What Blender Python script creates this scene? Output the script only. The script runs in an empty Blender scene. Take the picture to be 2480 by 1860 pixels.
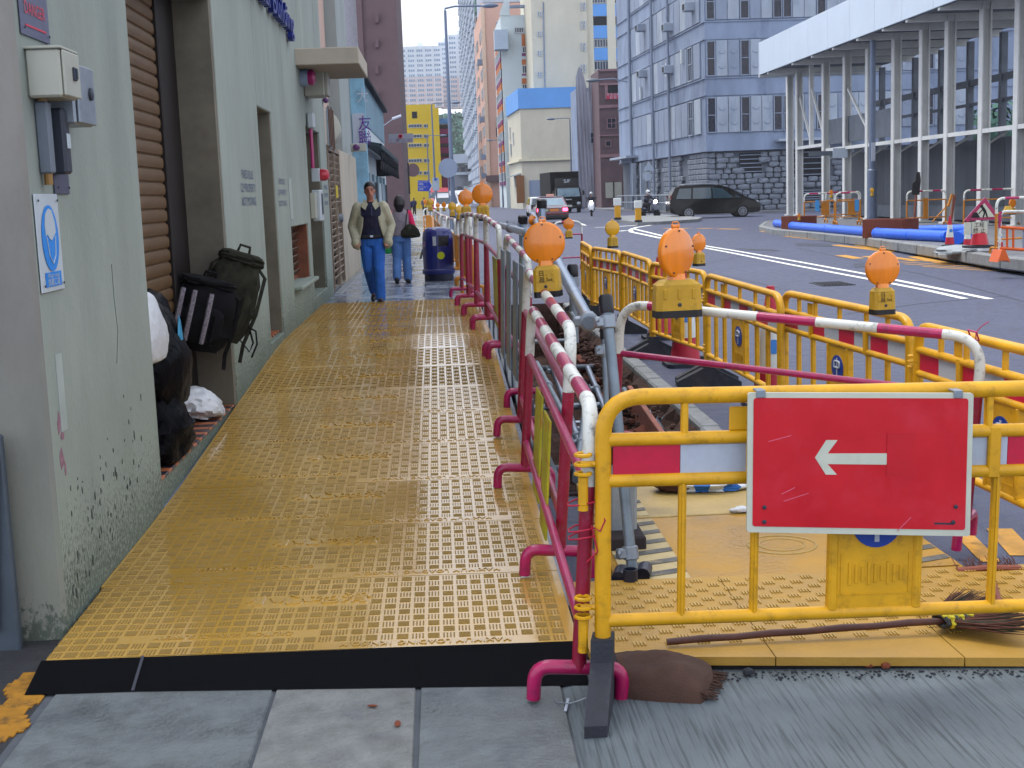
import bpy, math, random
from mathutils import Vector, Matrix
R = math.radians
random.seed(7)
sc = bpy.context.scene
col = sc.collection

# ------------------------------------------------------------------ camera
FPX, CX, CY = 3139.0, 1240.0, 930.0
CAM = Vector((0, 0, 1.95))
def _ray(u, v): return Vector(((u - CX) / FPX, -(v - CY) / FPX, -1.0))
_Y = _ray(1059.4, 478.7).normalized()
_e = _ray(2059.4, 442.7)
_X = (_e - _Y * _e.dot(_Y)).normalized()
_Z = _X.cross(_Y)
CAMROT = Matrix((_X, _Y, _Z))
cd = bpy.data.cameras.new('camera')
cam = bpy.data.objects.new('camera', cd)
col.objects.link(cam)
cam.matrix_world = Matrix.Translation(CAM) @ CAMROT.to_4x4()
cd.sensor_width = 36.0
cd.lens = FPX / 2480.0 * 36.0
cd.clip_start = 0.05
cd.clip_end = 3000
sc.camera = cam

# ------------------------------------------------------------------ sky, sun, exposure
SUN_EL, SUN_ROT = R(62), R(-48)
w = bpy.data.worlds.new('World'); sc.world = w; w.use_nodes = True
nt = w.node_tree
bg = nt.nodes['Background']
sky = nt.nodes.new('ShaderNodeTexSky'); sky.sky_type = 'NISHITA'
sky.sun_disc = False; sky.sun_elevation = SUN_EL; sky.sun_rotation = SUN_ROT
sky.air_density = 1.0; sky.dust_density = 3.0; sky.ozone_density = 1.0
cl = nt.nodes.new('ShaderNodeMixRGB'); cl.inputs[0].default_value = 0.88
cl.inputs[2].default_value = (9.2, 9.6, 10.7, 1)      # even overcast layer over the clear sky
nt.links.new(sky.outputs[0], cl.inputs[1]); nt.links.new(cl.outputs[0], bg.inputs[0])
bg.inputs[1].default_value = 0.08
sd = bpy.data.lights.new('sun', 'SUN'); sd.energy = 1.5; sd.angle = R(24); sd.color = (1.0, 0.95, 0.86)
sun = bpy.data.objects.new('sun', sd); col.objects.link(sun)
_d = Vector((math.sin(SUN_ROT) * math.cos(SUN_EL), math.cos(SUN_ROT) * math.cos(SUN_EL), math.sin(SUN_EL)))
sun.rotation_euler = _d.to_track_quat('Z', 'Y').to_euler()
sun.location = (0, 0, 30)
vs = sc.view_settings
vs.view_transform = 'Standard'; vs.look = 'None'; vs.gamma = 1; vs.use_curve_mapping = False
vs.exposure = 1.0
sc.cycles.max_bounces = 6; sc.cycles.diffuse_bounces = 1; sc.cycles.glossy_bounces = 3
sc.cycles.caustics_reflective = False; sc.cycles.caustics_refractive = False
sc.cycles.sample_clamp_indirect = 6
try: sc.cycles.use_denoising = True
except Exception: pass

# ------------------------------------------------------------------ measuring helpers (photo pixel -> a place on a known plane)
def _dir(u, v): return CAMROT @ _ray(u, v)
def at_z(u, v, z):
    d = _dir(u, v); return CAM + d * ((z - CAM.z) / d.z)
def at_y(u, v, y):
    d = _dir(u, v); return CAM + d * (y / d.y)
def at_x(u, v, x):
    d = _dir(u, v); return CAM + d * (x / d.x)
def lerp_tab(x, xs, ys):
    if x <= xs[0]: return ys[0]
    for i in range(len(xs) - 1):
        if x <= xs[i + 1]:
            return ys[i] + (ys[i + 1] - ys[i]) * (x - xs[i]) / (xs[i + 1] - xs[i])
    return ys[-1]
def road_z(y): return lerp_tab(y, [10, 60], [0, .3])
def ramp_z(y): return lerp_tab(y, [5.0, 5.6, 8, 14], [.045, .06, .10, .45])
def on(u, v, fn, off=0.0):
    y = 8.0
    for _ in range(70):
        p = at_z(u, v, fn(y) + off); y = .5 * y + .5 * p.y
    return p

# ------------------------------------------------------------------ colours and materials
def H(h):
    h = h.lstrip('#'); out = []
    for i in (0, 2, 4):
        c = int(h[i:i + 2], 16) / 255
        out.append(c / 12.92 if c <= .04045 else ((c + .055) / 1.055) ** 2.4)
    return tuple(out)
MATS = {}
def mat(name, c, rough=.6, metal=0.0, var=.12, scale=5.0, bump=0.0, bscale=40.0, dirt=0.0, dirt_c=(.05, .045, .04),
        dscale=3.0, streak=1.0, world=False, coat=0.0, spec=.5, emit=0.0, alpha=1.0, rvar=0.0, detail=5.0):
    if name in MATS: return MATS[name]
    if isinstance(c, str): c = H(c)
    m = bpy.data.materials.new(name); m.use_nodes = True
    n = m.node_tree.nodes; L = m.node_tree.links
    b = n['Principled BSDF']
    b.inputs['Roughness'].default_value = rough; b.inputs['Metallic'].default_value = metal
    b.inputs['Specular IOR Level'].default_value = spec
    if coat: b.inputs['Coat Weight'].default_value = coat; b.inputs['Coat Roughness'].default_value = .08
    if world:
        g = n.new('ShaderNodeNewGeometry'); src = g.outputs['Position']
    else:
        g = n.new('ShaderNodeTexCoord'); src = g.outputs['Object']
    mp = n.new('ShaderNodeMapping'); mp.inputs['Scale'].default_value = (1, 1, streak); L.new(src, mp.inputs[0])
    no = n.new('ShaderNodeTexNoise'); no.inputs['Scale'].default_value = scale; no.inputs['Detail'].default_value = detail
    no.inputs['Roughness'].default_value = .62
    L.new(mp.outputs[0], no.inputs['Vector'])
    r1 = n.new('ShaderNodeMapRange'); r1.inputs[1].default_value = .3; r1.inputs[2].default_value = .7
    L.new(no.outputs['Fac'], r1.inputs[0])
    mx = n.new('ShaderNodeMixRGB')
    mx.inputs[1].default_value = tuple(max(0, k * (1 - var)) for k in c) + (1,)
    mx.inputs[2].default_value = tuple(min(1, k * (1 + var)) for k in c) + (1,)
    L.new(r1.outputs[0], mx.inputs[0]); out = mx.outputs[0]
    if dirt > 0:
        d = n.new('ShaderNodeTexNoise'); d.inputs['Scale'].default_value = dscale; d.inputs['Detail'].default_value = 8
        d.inputs['Roughness'].default_value = .7
        L.new(mp.outputs[0], d.inputs['Vector'])
        r2 = n.new('ShaderNodeMapRange'); r2.inputs[1].default_value = .52; r2.inputs[2].default_value = .72
        r2.inputs[4].default_value = dirt
        L.new(d.outputs['Fac'], r2.inputs[0])
        m2 = n.new('ShaderNodeMixRGB'); L.new(r2.outputs[0], m2.inputs[0]); L.new(out, m2.inputs[1])
        m2.inputs[2].default_value = tuple(dirt_c) + (1,); out = m2.outputs[0]
    L.new(out, b.inputs['Base Color'])
    if rvar:
        r3 = n.new('ShaderNodeMapRange'); r3.inputs[1].default_value = .35; r3.inputs[2].default_value = .65
        r3.inputs[3].default_value = max(.02, rough - rvar); r3.inputs[4].default_value = min(1, rough + rvar)
        L.new(no.outputs['Fac'], r3.inputs[0]); L.new(r3.outputs[0], b.inputs['Roughness'])
    if bump:
        bn = n.new('ShaderNodeTexNoise'); bn.inputs['Scale'].default_value = bscale; bn.inputs['Detail'].default_value = 4
        L.new(mp.outputs[0], bn.inputs['Vector'])
        bu = n.new('ShaderNodeBump'); bu.inputs['Strength'].default_value = bump; bu.inputs['Distance'].default_value = .02
        L.new(bn.outputs['Fac'], bu.inputs['Height']); L.new(bu.outputs[0], b.inputs['Normal'])
    if emit:
        b.inputs['Emission Color'].default_value = tuple(c) + (1,); b.inputs['Emission Strength'].default_value = emit
    if alpha < 1: b.inputs['Alpha'].default_value = alpha
    MATS[name] = m
    return m

# ------------------------------------------------------------------ mesh builder
class MB:
    def __init__(s): s.v = []; s.f = []; s.m = []
    def add(s, vs, fs, mi=0):
        o = len(s.v); s.v += [tuple(p) for p in vs]
        for f in fs: s.f.append([o + i for i in f]); s.m.append(mi)
        return s
    def box(s, c, d, rot=None, bev=0.0, mi=0):
        hx, hy, hz = d[0] / 2, d[1] / 2, d[2] / 2
        b = min(bev, hx * .9, hy * .9, hz * .9)
        if b <= 0:
            P = [Vector((x, y, z)) for z in (-hz, hz) for y in (-hy, hy) for x in (-hx, hx)]
            F = [(0, 2, 3, 1), (4, 5, 7, 6), (0, 1, 5, 4), (2, 6, 7, 3), (0, 4, 6, 2), (1, 3, 7, 5)]
        else:
            P = []; ix = {}
            for sz in (-1, 1):
                for sy in (-1, 1):
                    for sx in (-1, 1):
                        for a in range(3):
                            q = [sx * (hx - b), sy * (hy - b), sz * (hz - b)]
                            q[a] = (sx * hx, sy * hy, sz * hz)[a]
                            ix[(sx, sy, sz, a)] = len(P); P.append(Vector(q))
            F = []
            def quad(a, sg):
                o = [(-1, -1), (1, -1), (1, 1), (-1, 1)]
                k = []
                for p, q in o:
                    t = [0, 0, 0]; t[a] = sg; t[(a + 1) % 3] = p; t[(a + 2) % 3] = q
                    k.append(ix[(t[0], t[1], t[2], a)])
                F.append(k if sg > 0 else k[::-1])
            for a in range(3):
                for sg in (-1, 1): quad(a, sg)
            for a in range(3):
                b1, b2 = (a + 1) % 3, (a + 2) % 3
                for p in (-1, 1):
                    for q in (-1, 1):
                        k = []
                        for e, ax in ((-1, b1), (1, b1), (1, b2), (-1, b2)):
                            t = [0, 0, 0]; t[a] = e; t[b1] = p; t[b2] = q
                            k.append(ix[(t[0], t[1], t[2], ax)])
                        F.append(k if p * q < 0 else k[::-1])
            for sx in (-1, 1):
                for sy in (-1, 1):
                    for sz in (-1, 1):
                        k = [ix[(sx, sy, sz, a)] for a in range(3)]
                        F.append(k if sx * sy * sz > 0 else k[::-1])
        c = Vector(c)
        P = [c + (rot @ p if rot is not None else p) for p in P]
        return s.add(P, F, mi)
    def bar(s, a, b, wx, wz, up=(0, 0, 1), bev=0.0, mi=0):      # box from a to b
        a, b = Vector(a), Vector(b); d = b - a; y = d.normalized(); u = Vector(up)
        x = y.cross(u)
        if x.length < 1e-4: x = y.cross(Vector((1, 0, 0)))
        x.normalize(); z = x.cross(y)
        return s.box((a + b) / 2, (wx, d.length, wz), Matrix((x, y, z)).transposed(), bev, mi)
    def tube(s, pts, r, n=10, mi=0, caps=True, closed=False, flat=1.0):
        pts = [Vector(p) for p in pts]
        rr = r if isinstance(r, (list, tuple)) else [r] * len(pts)
        T = []
        for i in range(len(pts)):
            if closed: t = pts[(i + 1) % len(pts)] - pts[i - 1]
            else: t = pts[min(i + 1, len(pts) - 1)] - pts[max(i - 1, 0)]
            T.append(t.normalized() if t.length > 1e-9 else Vector((0, 0, 1)))
        u = Vector((0, 0, 1)) if abs(T[0].z) < .9 else Vector((1, 0, 0))
        nrm = (u - T[0] * u.dot(T[0])).normalized()
        V = []
        for i, p in enumerate(pts):
            nrm = nrm - T[i] * nrm.dot(T[i])
            nrm = nrm.normalized() if nrm.length > 1e-6 else T[i].orthogonal().normalized()
            bi = T[i].cross(nrm)
            for k in range(n):
                a = 2 * math.pi * k / n
                V.append(p + (nrm * math.cos(a) * flat + bi * math.sin(a)) * rr[i])
        F = []
        m = len(pts)
        for i in range(m if closed else m - 1):
            j = (i + 1) % m
            for k in range(n):
                l = (k + 1) % n
                F.append((i * n + k, i * n + l, j * n + l, j * n + k))
        if caps and not closed:
            F.append(tuple(range(n))[::-1]); F.append(tuple((m - 1) * n + k for k in range(n)))
        return s.add(V, F, mi)
    def lathe(s, prof, n=16, o=(0, 0, 0), M=None, mi=0):        # prof: (radius, height) along local z
        V = []; o = Vector(o)
        for r, z in prof:
            for k in range(n):
                a = 2 * math.pi * k / n
                p = Vector((r * math.cos(a), r * math.sin(a), z)); V.append(o + (M @ p if M is not None else p))
        F = []
        for i in range(len(prof) - 1):
            for k in range(n):
                l = (k + 1) % n
                F.append((i * n + k, i * n + l, (i + 1) * n + l, (i + 1) * n + k))
        F.append(tuple(range(n))[::-1]); F.append(tuple((len(prof) - 1) * n + k for k in range(n)))
        return s.add(V, F, mi)
    def prism(s, poly, fn, d0, d1, mi=0):                       # fn(a, b, d) -> point; poly counter-clockwise
        n = len(poly)
        V = [fn(a, b, d0) for a, b in poly] + [fn(a, b, d1) for a, b in poly]
        F = [tuple(range(n))[::-1], tuple(range(n, 2 * n))]
        for i in range(n):
            j = (i + 1) % n; F.append((i, j, n + j, n + i))
        return s.add(V, F, mi)
    def quad(s, a, b, c, d, mi=0): return s.add([a, b, c, d], [(0, 1, 2, 3)], mi)
    def loft(s, secs, mi=0, caps=True):
        n = len(secs[0]); V = [p for q in secs for p in q]; F = []
        for i in range(len(secs) - 1):
            for k in range(n):
                l = (k + 1) % n; F.append((i * n + k, i * n + l, (i + 1) * n + l, (i + 1) * n + k))
        if caps: F.append(tuple(range(n))[::-1]); F.append(tuple((len(secs) - 1) * n + k for k in range(n)))
        return s.add(V, F, mi)
    def ball(s, c, r, nu=12, nv=8, mi=0, M=None):
        if not isinstance(r, (list, tuple)): r = (r, r, r)
        c = Vector(c); V = []; F = []
        for i in range(nv + 1):
            t = math.pi * i / nv
            for k in range(nu):
                a = 2 * math.pi * k / nu
                p = Vector((r[0] * math.sin(t) * math.cos(a), r[1] * math.sin(t) * math.sin(a), -r[2] * math.cos(t)))
                V.append(c + (M @ p if M is not None else p))
        for i in range(nv):
            for k in range(nu):
                l = (k + 1) % nu; F.append((i * nu + k, i * nu + l, (i + 1) * nu + l, (i + 1) * nu + k))
        return s.add(V, F, mi)
    def mesh(s, name, mats, smooth=False):
        me = bpy.data.meshes.new(name)
        me.from_pydata(s.v, [], s.f)
        for m in (mats if isinstance(mats, (list, tuple)) else [mats]): me.materials.append(m)
        if len(me.materials) > 1: me.polygons.foreach_set('material_index', s.m)
        if smooth:
            me.polygons.foreach_set('use_smooth', [True] * len(me.polygons))
            me.set_sharp_from_angle(angle=R(38))
        me.update()
        return me
    def build(s, name, mats, parent=None, smooth=False, world=True, loc=None, M=None):
        me = s.mesh(name, mats, smooth)
        return put(name, me, parent, world, M)
def put(name, me, parent=None, world=False, M=None):
    """link a mesh; with world=True its coordinates are scene coordinates even under a moved parent"""
    o = bpy.data.objects.new(name, me); col.objects.link(o)
    m = M if M is not None else Matrix()
    if parent is not None:
        o.parent = parent
        if world:
            q = parent; W = Matrix()
            while q is not None: W = q.matrix_basis @ W; q = q.parent
            m = W.inverted() @ m
    o.matrix_basis = m
    return o
def tag(o, label=None, cat=None, group=None, kind=None):
    if label: o['label'] = label
    if cat: o['category'] = cat
    if group: o['group'] = group
    if kind: o['kind'] = kind
    return o
def thing(name, label, cat, loc=(0, 0, 0), rz=0.0, group=None, M=None):
    o = bpy.data.objects.new(name, None); col.objects.link(o)
    o.matrix_basis = M if M is not None else Matrix.Translation(Vector(loc)) @ Matrix.Rotation(rz, 4, 'Z')
    o.empty_display_size = .2
    return tag(o, label, cat, group)
def struct(name, mb, mats, smooth=False, parent=None):
    o = mb.build(name, mats, parent, smooth)
    o['kind'] = 'structure'
    return o
def kids(o): return [c for c in col.objects if c.parent == o]
KIDS = {}
def dup(root, M, label=None, group=None, cat=None):
    tree = KIDS.get(root.name)
    if tree is None:
        ch = {}
        for c in col.objects:
            if c.parent: ch.setdefault(c.parent.name, []).append(c)
        tree = [(c, list(ch.get(c.name, []))) for c in ch.get(root.name, [])]
        KIDS[root.name] = tree
    r = root.copy(); col.objects.link(r); r.matrix_basis = M
    if label: r['label'] = label
    if group: r['group'] = group
    for c, g in tree:
        k = c.copy(); col.objects.link(k); k.parent = r
        for e in g:
            q = e.copy(); col.objects.link(q); q.parent = k
    return r
def round_path(pts, rad, n=5):
    pts = [Vector(p) for p in pts]; out = [pts[0]]
    for i in range(1, len(pts) - 1):
        a, b, c = pts[i - 1], pts[i], pts[i + 1]
        d1 = (a - b); d2 = (c - b); l = min(rad, d1.length * .49, d2.length * .49)
        p, q = b + d1.normalized() * l, b + d2.normalized() * l
        for k in range(n + 1):
            t = k / n; out.append(p * (1 - t) ** 2 + b * 2 * t * (1 - t) + q * t * t)
    out.append(pts[-1]); return out
TXT = {}
def text_mesh(s, m, depth=.0, spacing=1.0):
    k = (s, m.name, depth)
    if k in TXT: return TXT[k]
    cu = bpy.data.curves.new('lettering', 'FONT'); cu.body = s; cu.size = 1.0
    cu.align_x = 'CENTER'; cu.align_y = 'CENTER'; cu.extrude = depth; cu.resolution_u = 2
    cu.space_line = .95
    o = bpy.data.objects.new('lettering', cu); col.objects.link(o)
    bpy.context.view_layer.update()
    me = bpy.data.meshes.new_from_object(o.evaluated_get(bpy.context.evaluated_depsgraph_get()))
    bpy.data.objects.remove(o); bpy.data.curves.remove(cu)
    me.materials.clear(); me.materials.append(m)
    TXT[k] = me; return me
def text(s, m, parent, o, right, up, size, sx=1.0, depth=0.0, name='lettering', world=True):
    right = Vector(right).normalized(); up = Vector(up); up = (up - right * up.dot(right)).normalized(); nz = right.cross(up)
    M = Matrix((right * size * sx, up * size, nz * size)).transposed().to_4x4()
    M.translation = Vector(o)
    return put(name, text_mesh(s, m, depth), parent, world, M)
def basis(o, right, up):
    right = Vector(right).normalized(); up = Vector(up); up = (up - right * up.dot(right)).normalized(); nz = right.cross(up)
    M = Matrix((right, up, nz)).transposed().to_4x4(); M.translation = Vector(o); return M
def remeshed(mb, name, voxel, mats, smooth_it=4):
    me = mb.mesh('tmp', mats)
    o = bpy.data.objects.new('tmp', me); col.objects.link(o)
    a = o.modifiers.new('r', 'REMESH'); a.mode = 'VOXEL'; a.voxel_size = voxel
    if smooth_it:
        b = o.modifiers.new('s', 'SMOOTH'); b.iterations = smooth_it; b.factor = .5
    bpy.context.view_layer.update()
    out = bpy.data.meshes.new_from_object(o.evaluated_get(bpy.context.evaluated_depsgraph_get()))
    bpy.data.objects.remove(o); out.name = name
    out.materials.clear()
    for m in (mats if isinstance(mats, (list, tuple)) else [mats]): out.materials.append(m)
    out.polygons.foreach_set('use_smooth', [True] * len(out.polygons))
    return out
# ================================================================== GROUND
WX = -1.78                                    # street face of the near wall
m_asph = mat('asphalt', '#444a62', .6, var=.3, scale=7, detail=12, bump=.5, bscale=90, dirt=.35, dirt_c=H('#5d637a'), dscale=.45, world=True, rvar=.18)
m_asph2 = mat('old_asphalt', '#2b2c30', .75, var=.3, scale=9, bump=.5, bscale=70, world=True)
m_slab = mat('concrete_grey', '#646a6c', .6, var=.3, scale=5, bump=.6, bscale=45, dirt=.7, dirt_c=H('#434b52'), dscale=3.2, world=True, rvar=.2)
m_slab2 = mat('concrete_pale', '#767977', .65, var=.26, scale=7, bump=.6, bscale=50, dirt=.6, dirt_c=H('#585560'), dscale=4.5, world=True)
m_joint = mat('slab_joint', '#50565c', .9, var=.2, world=True)
m_pave = mat('wet_paving', '#7d8798', .2, var=.2, scale=1.4, bump=.12, bscale=30, dirt=.5, dirt_c=H('#4c5566'), dscale=1.1, world=True, rvar=.16)
m_pave2 = mat('site_paving', '#6d7078', .6, var=.2, scale=2, bump=.3, world=True, dirt=.4)
m_kerb = mat('kerb_stone', '#83878a', .75, var=.18, scale=7, bump=.4, bscale=50, dirt=.5, dirt_c=H('#3e4248'), dscale=4, world=True)
m_white = mat('road_white', '#e9ebe4', .6, var=.08, scale=20, dirt=.3, dirt_c=H('#8a8f98'), dscale=9, world=True)
m_yline = mat('road_yellow', '#c8902a', .6, var=.12, scale=20, dirt=.45, dirt_c=H('#5a5a60'), dscale=7, world=True)
m_earth = mat('trench_earth', '#4a332b', .95, var=.45, scale=6, bump=1, bscale=25, dirt=.5, dirt_c=H('#33262a'), dscale=5, world=True)

# brushed concrete: fine diagonal broom marks in the near slab
def brushed(name, c, ang):
    m = mat(name, c, .6, var=.12, scale=3, dirt=.4, dirt_c=H('#4a525c'), dscale=1.6, world=True)
    n, L = m.node_tree.nodes, m.node_tree.links
    g = n.new('ShaderNodeNewGeometry'); mp = n.new('ShaderNodeMapping'); mp.inputs['Rotation'].default_value = (0, 0, ang)
    mp.inputs['Scale'].default_value = (75, 2.6, 1); L.new(g.outputs['Position'], mp.inputs[0])
    t = n.new('ShaderNodeTexNoise'); t.inputs['Scale'].default_value = 1; t.inputs['Detail'].default_value = 3; L.new(mp.outputs[0], t.inputs['Vector'])
    r = n.new('ShaderNodeMapRange'); r.inputs[1].default_value = .5; r.inputs[2].default_value = .66; L.new(t.outputs['Fac'], r.inputs[0])
    r.inputs[4].default_value = .62
    b = n['Principled BSDF']; src = b.inputs['Base Color'].links[0].from_socket
    x = n.new('ShaderNodeMixRGB'); L.new(r.outputs[0], x.inputs[0]); L.new(src, x.inputs[1]); x.inputs[2].default_value = tuple(k * .28 for k in H(c)) + (1,)
    L.new(x.outputs[0], b.inputs['Base Color'])
    bu = n.new('ShaderNodeBump'); bu.inputs['Strength'].default_value = .8; bu.inputs['Distance'].default_value = -.01
    L.new(t.outputs['Fac'], bu.inputs['Height']); L.new(bu.outputs[0], b.inputs['Normal'])
    return m
m_brush = brushed('brushed_concrete', '#5f6a70', R(25))

# road: strips along the street, left edge follows the trench and the kerb
TR0, TR1 = 8.3, 22.0                          # trench ends
yb = [-12, 3.2, 5.02, 8.3, 10, 12, 14, 18, 22, 30, 40, 50, 60, 90, 140, 220, 420]
def road_left(y): return -40 if y <= 5.02 else (2.12 if y < 22 else .62)
mb = MB()
for i in range(len(yb) - 1):
    a, b = yb[i], yb[i + 1]
    xl = -40 if b <= 5.02 else (.62 if a >= 22 else 2.12)
    if 5.02 <= a < 8.3: xl = .3
    xs = [xl, 4, 8, 12, 20, 160]
    for j in range(5):
        if xs[j] < xs[j + 1]:
            mb.quad((xs[j], a, road_z(a)), (xs[j + 1], a, road_z(a)), (xs[j + 1], b, road_z(b)), (xs[j], b, road_z(b)))
road = struct('road', mb, m_asph)
# far ground beyond the built street
struct('ground', MB().quad((-400, 95, .2), (-6.5, 95, .2), (-6.5, 900, .2), (-400, 900, .2)).quad((-6.5, 420, .28), (400, 420, .28), (400, 900, .28), (-6.5, 900, .28)), m_asph2)

# concrete driveway slabs in front of the ramp
drive = tag(thing('driveway', None, None), kind='structure'); del_keys = None
zt = .012
struct('joint', MB().box((0, 3.2, -.012), (11, 4.2, .03)), m_joint, parent=drive)
def slab(poly, z0, z1, m, parent, name='slab', bev=.008):
    cx = sum(p[0] for p in poly) / len(poly); cy = sum(p[1] for p in poly) / len(poly)
    ins = [(cx + (p[0] - cx) * (1 - bev / .5), cy + (p[1] - cy) * (1 - bev / .5)) for p in poly]
    mb = MB(); n = len(poly)
    V = [(p[0], p[1], z0) for p in poly] + [(p[0], p[1], z1 - bev) for p in poly] + [(p[0], p[1], z1) for p in ins]
    F = [tuple(range(2 * n, 3 * n))]
    for i in range(n):
        j = (i + 1) % n
        F += [(i, j, n + j, n + i), (n + i, n + j, 2 * n + j, 2 * n + i)]
    return mb.add(V, F).build(name, m, parent)
slab([(-1.62, 1.4), (-.737, 1.4), (-.747, 5.15), (-1.64, 5.2)], -.03, zt, m_slab, drive)
slab([(-.725, 1.4), (-.165, 1.4), (-.172, 5.13), (-.735, 5.15)], -.03, zt, m_slab2, drive)
slab([(-.155, 1.4), (.368, 1.4), (.408, 5.1), (-.152, 5.13)], -.03, zt, m_slab, drive)
slab([(.375, 1.4), (5.2, 1.4), (5.2, 5.0), (.415, 5.1)], -.03, zt, m_brush, drive)
slab([(-4.2, 1.4), (-1.66, 1.4), (-1.66, 6.2), (-4.2, 6.2)], -.03, zt - .006, m_asph2, drive, 'gutter')
# worn yellow line along the foot of the wall
m_oldyel = mat('worn_yellow', '#a87414', .7, var=.2, scale=12, dirt=1.0, dirt_c=H('#23221f'), dscale=11, world=True)
m_oldyel2 = m_oldyel
mb = MB()
for i in range(45):
    y = 3.6 + i * .04
    mb.box((-1.765 + .02 * math.sin(i * .9) + random.uniform(-.004, .004), y + .02, .009), (.17 + .03 * math.sin(i * .47), .0401, .006))
struct('yellow_line', mb, m_oldyel)
tag(mb.build('pebble', m_asph2), kind='structure') if False else None

# upper pavement beyond the ramp: wet concrete flags
pv = tag(thing('pavement', None, None), kind='structure')
struct('bedding', MB().quad((-6.5, 5.5, -.02), (.56, 5.5, -.02), (.56, 14, .36), (-6.5, 14, .36)).quad((-6.5, 14, .36), (.56, 14, .36), (.56, 46, .395), (-6.5, 46, .395))
       .quad((-6.5, 46, .395), (.62, 46, .395), (.62, 300, .43), (-6.5, 300, .43)), m_joint if False else m_pave, parent=pv)
y = 19.2; r_ = random.Random(3); row = 0
while y < 44:
    L_ = 1.15 if y < 34 else 1.6
    xs = [-1.86, -1.05, -.28, .5] if row % 2 else [-1.86, -1.3, -.62, .14, .5]
    for j in range(len(xs) - 1):
        g = .006; dz = r_.uniform(-.003, .003)
        slab([(xs[j] + g, y + g), (xs[j + 1] - g, y + g), (xs[j + 1] - g, y + L_ - g), (xs[j] + g, y + L_ - g)], .36, .418 + dz, m_pave, pv, 'paving_slab')
    y += L_; row += 1
kb = tag(thing('kerb', None, None), kind='structure')
y = 22.2
while y < 70:
    MB().box((.58, y + .72, .27), (.16, 1.42, .34), bev=.025).build('kerb_stone', m_kerb, kb)
    y += 1.44

# the opposite pavement (works site) and the pavement round the grey block
mb = MB()
inner = [(11.2, 9), (11.05, 19.5), (11.08, 25), (11.5, 29.3), (12.05, 36), (12.1, 42), (12.0, 46), (12.6, 50.5), (14.2, 56), (17, 61.5), (60, 66)]
outer = [(60, 9), (60, 19.5), (60, 25), (60, 29.3), (60, 36), (60, 42), (60, 46), (60, 50.5), (60, 56), (60, 61.5), (60.5, 66)]
for i in range(len(inner) - 1):
    a, b, c, d = inner[i], outer[i], outer[i + 1], inner[i + 1]
    mb.quad((a[0], a[1], .40), (b[0], b[1], .40), (c[0], c[1], .40), (d[0], d[1], .40))
struct('site_pavement', mb, m_pave2)
kb2 = tag(thing('kerb', None, None), kind='structure')
for i in range(len(inner) - 1):
    a, b = Vector((inner[i][0], inner[i][1], .29)), Vector((inner[i + 1][0], inner[i + 1][1], .29))
    n = max(1, int((b - a).length / 1.6))
    for k in range(n):
        p, q = a.lerp(b, k / n), a.lerp(b, (k + 1) / n - .008)
        MB().bar(p, q, .2, .26, bev=.03).build('kerb_stone', m_kerb, kb2)
corner_pave = [(14.6, 170), (14.7, 112), (16.0, 80.4), (17.4, 78.6), (60, 78.2), (60, 170)]
mb = MB(); mb.prism(corner_pave[::-1], lambda a, b, d: (a, b, d), .25, .43)
struct('corner_pavement', mb, m_pave2)

# painted markings, 4 mm above the road
def strip(pts, wid, m, name='lane_line', off=.004, px=True):
    P = [on(u, v, road_z, off) for u, v in pts] if px else [Vector(p) for p in pts]
    mb = MB(); V = []
    for i, p in enumerate(P):
        t = (P[min(i + 1, len(P) - 1)] - P[max(i - 1, 0)]); t.z = 0; t.normalize(); s_ = Vector((t.y, -t.x, 0))
        for q in (p - s_ * wid / 2, p + s_ * wid / 2): V.append((q.x, q.y, road_z(q.y) + off))
    F = [(2 * i, 2 * i + 1, 2 * i + 3, 2 * i + 2) for i in range(len(P) - 1)]
    mb.add(V, F)
    return struct(name, mb, m)
strip([(1530, 553), (1600, 570), (1650, 583)], .17, m_white)
strip([(1660, 586), (1712, 596), (1768, 605), (1935, 634), (2100, 664), (2274, 699), (2399, 724)], .13, m_white)
strip([(1700, 599), (1760, 610), (1912, 640), (2095, 674), (2242, 702), (2337, 723)], .13, m_white)
strip([(1440, 551), (1490, 549), (1548, 545)], .35, m_white)
strip([(1497, 560), (1518, 558)], .35, m_white)
strip([(1577, 545), (1540, 551), (1526, 557), (1530, 562), (1560, 568), (1602, 577)], .2, m_white)
strip([(1386, 533), (1418, 546)], .16, m_white)
strip([(1608, 553), (1672, 553)], .4, m_yline); strip([(1690, 553), (1726, 553)], .4, m_yline); strip([(1740, 554), (1790, 555)], .4, m_yline)
strip([(1843, 560), (1880, 566), (1940, 573)], .16, m_yline); strip([(1900, 572), (1990, 582), (2100, 590)], .12, m_yline)
for k, (a, b) in enumerate([((2173, 627), (2480, 648)), ((2176, 634), (2480, 651)), ((2190, 639), (2480, 655)), ((2235, 645), (2480, 659))]):
    strip([a, ((a[0] + b[0]) / 2, (a[1] + b[1]) / 2 + 1), b], .09, m_yline)
strip([(2190, 602), (2280, 612), (2480, 641)], .12, m_yline)
for a, b in [((2020, 593), (2165, 610)), ((2080, 593), (2140, 606)), ((2035, 618), (2080, 626)), ((2150, 622), (2225, 632)), ((2212, 621), (2300, 640)), ((2275, 621), (2390, 641)), ((2100, 620), (2150, 629))]:
    strip([a, b], .3, m_yline)
strip([(2420, 1280), (2480, 1345)], .14, m_yline); strip([(1660, 905), (1700, 945)], .12, m_yline); strip([(2330, 1290), (2400, 1360)], .1, m_yline)
m_iron = mat('cast_iron', '#33343c', .5, .6, var=.3, scale=30, bump=.8, bscale=90)
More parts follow.
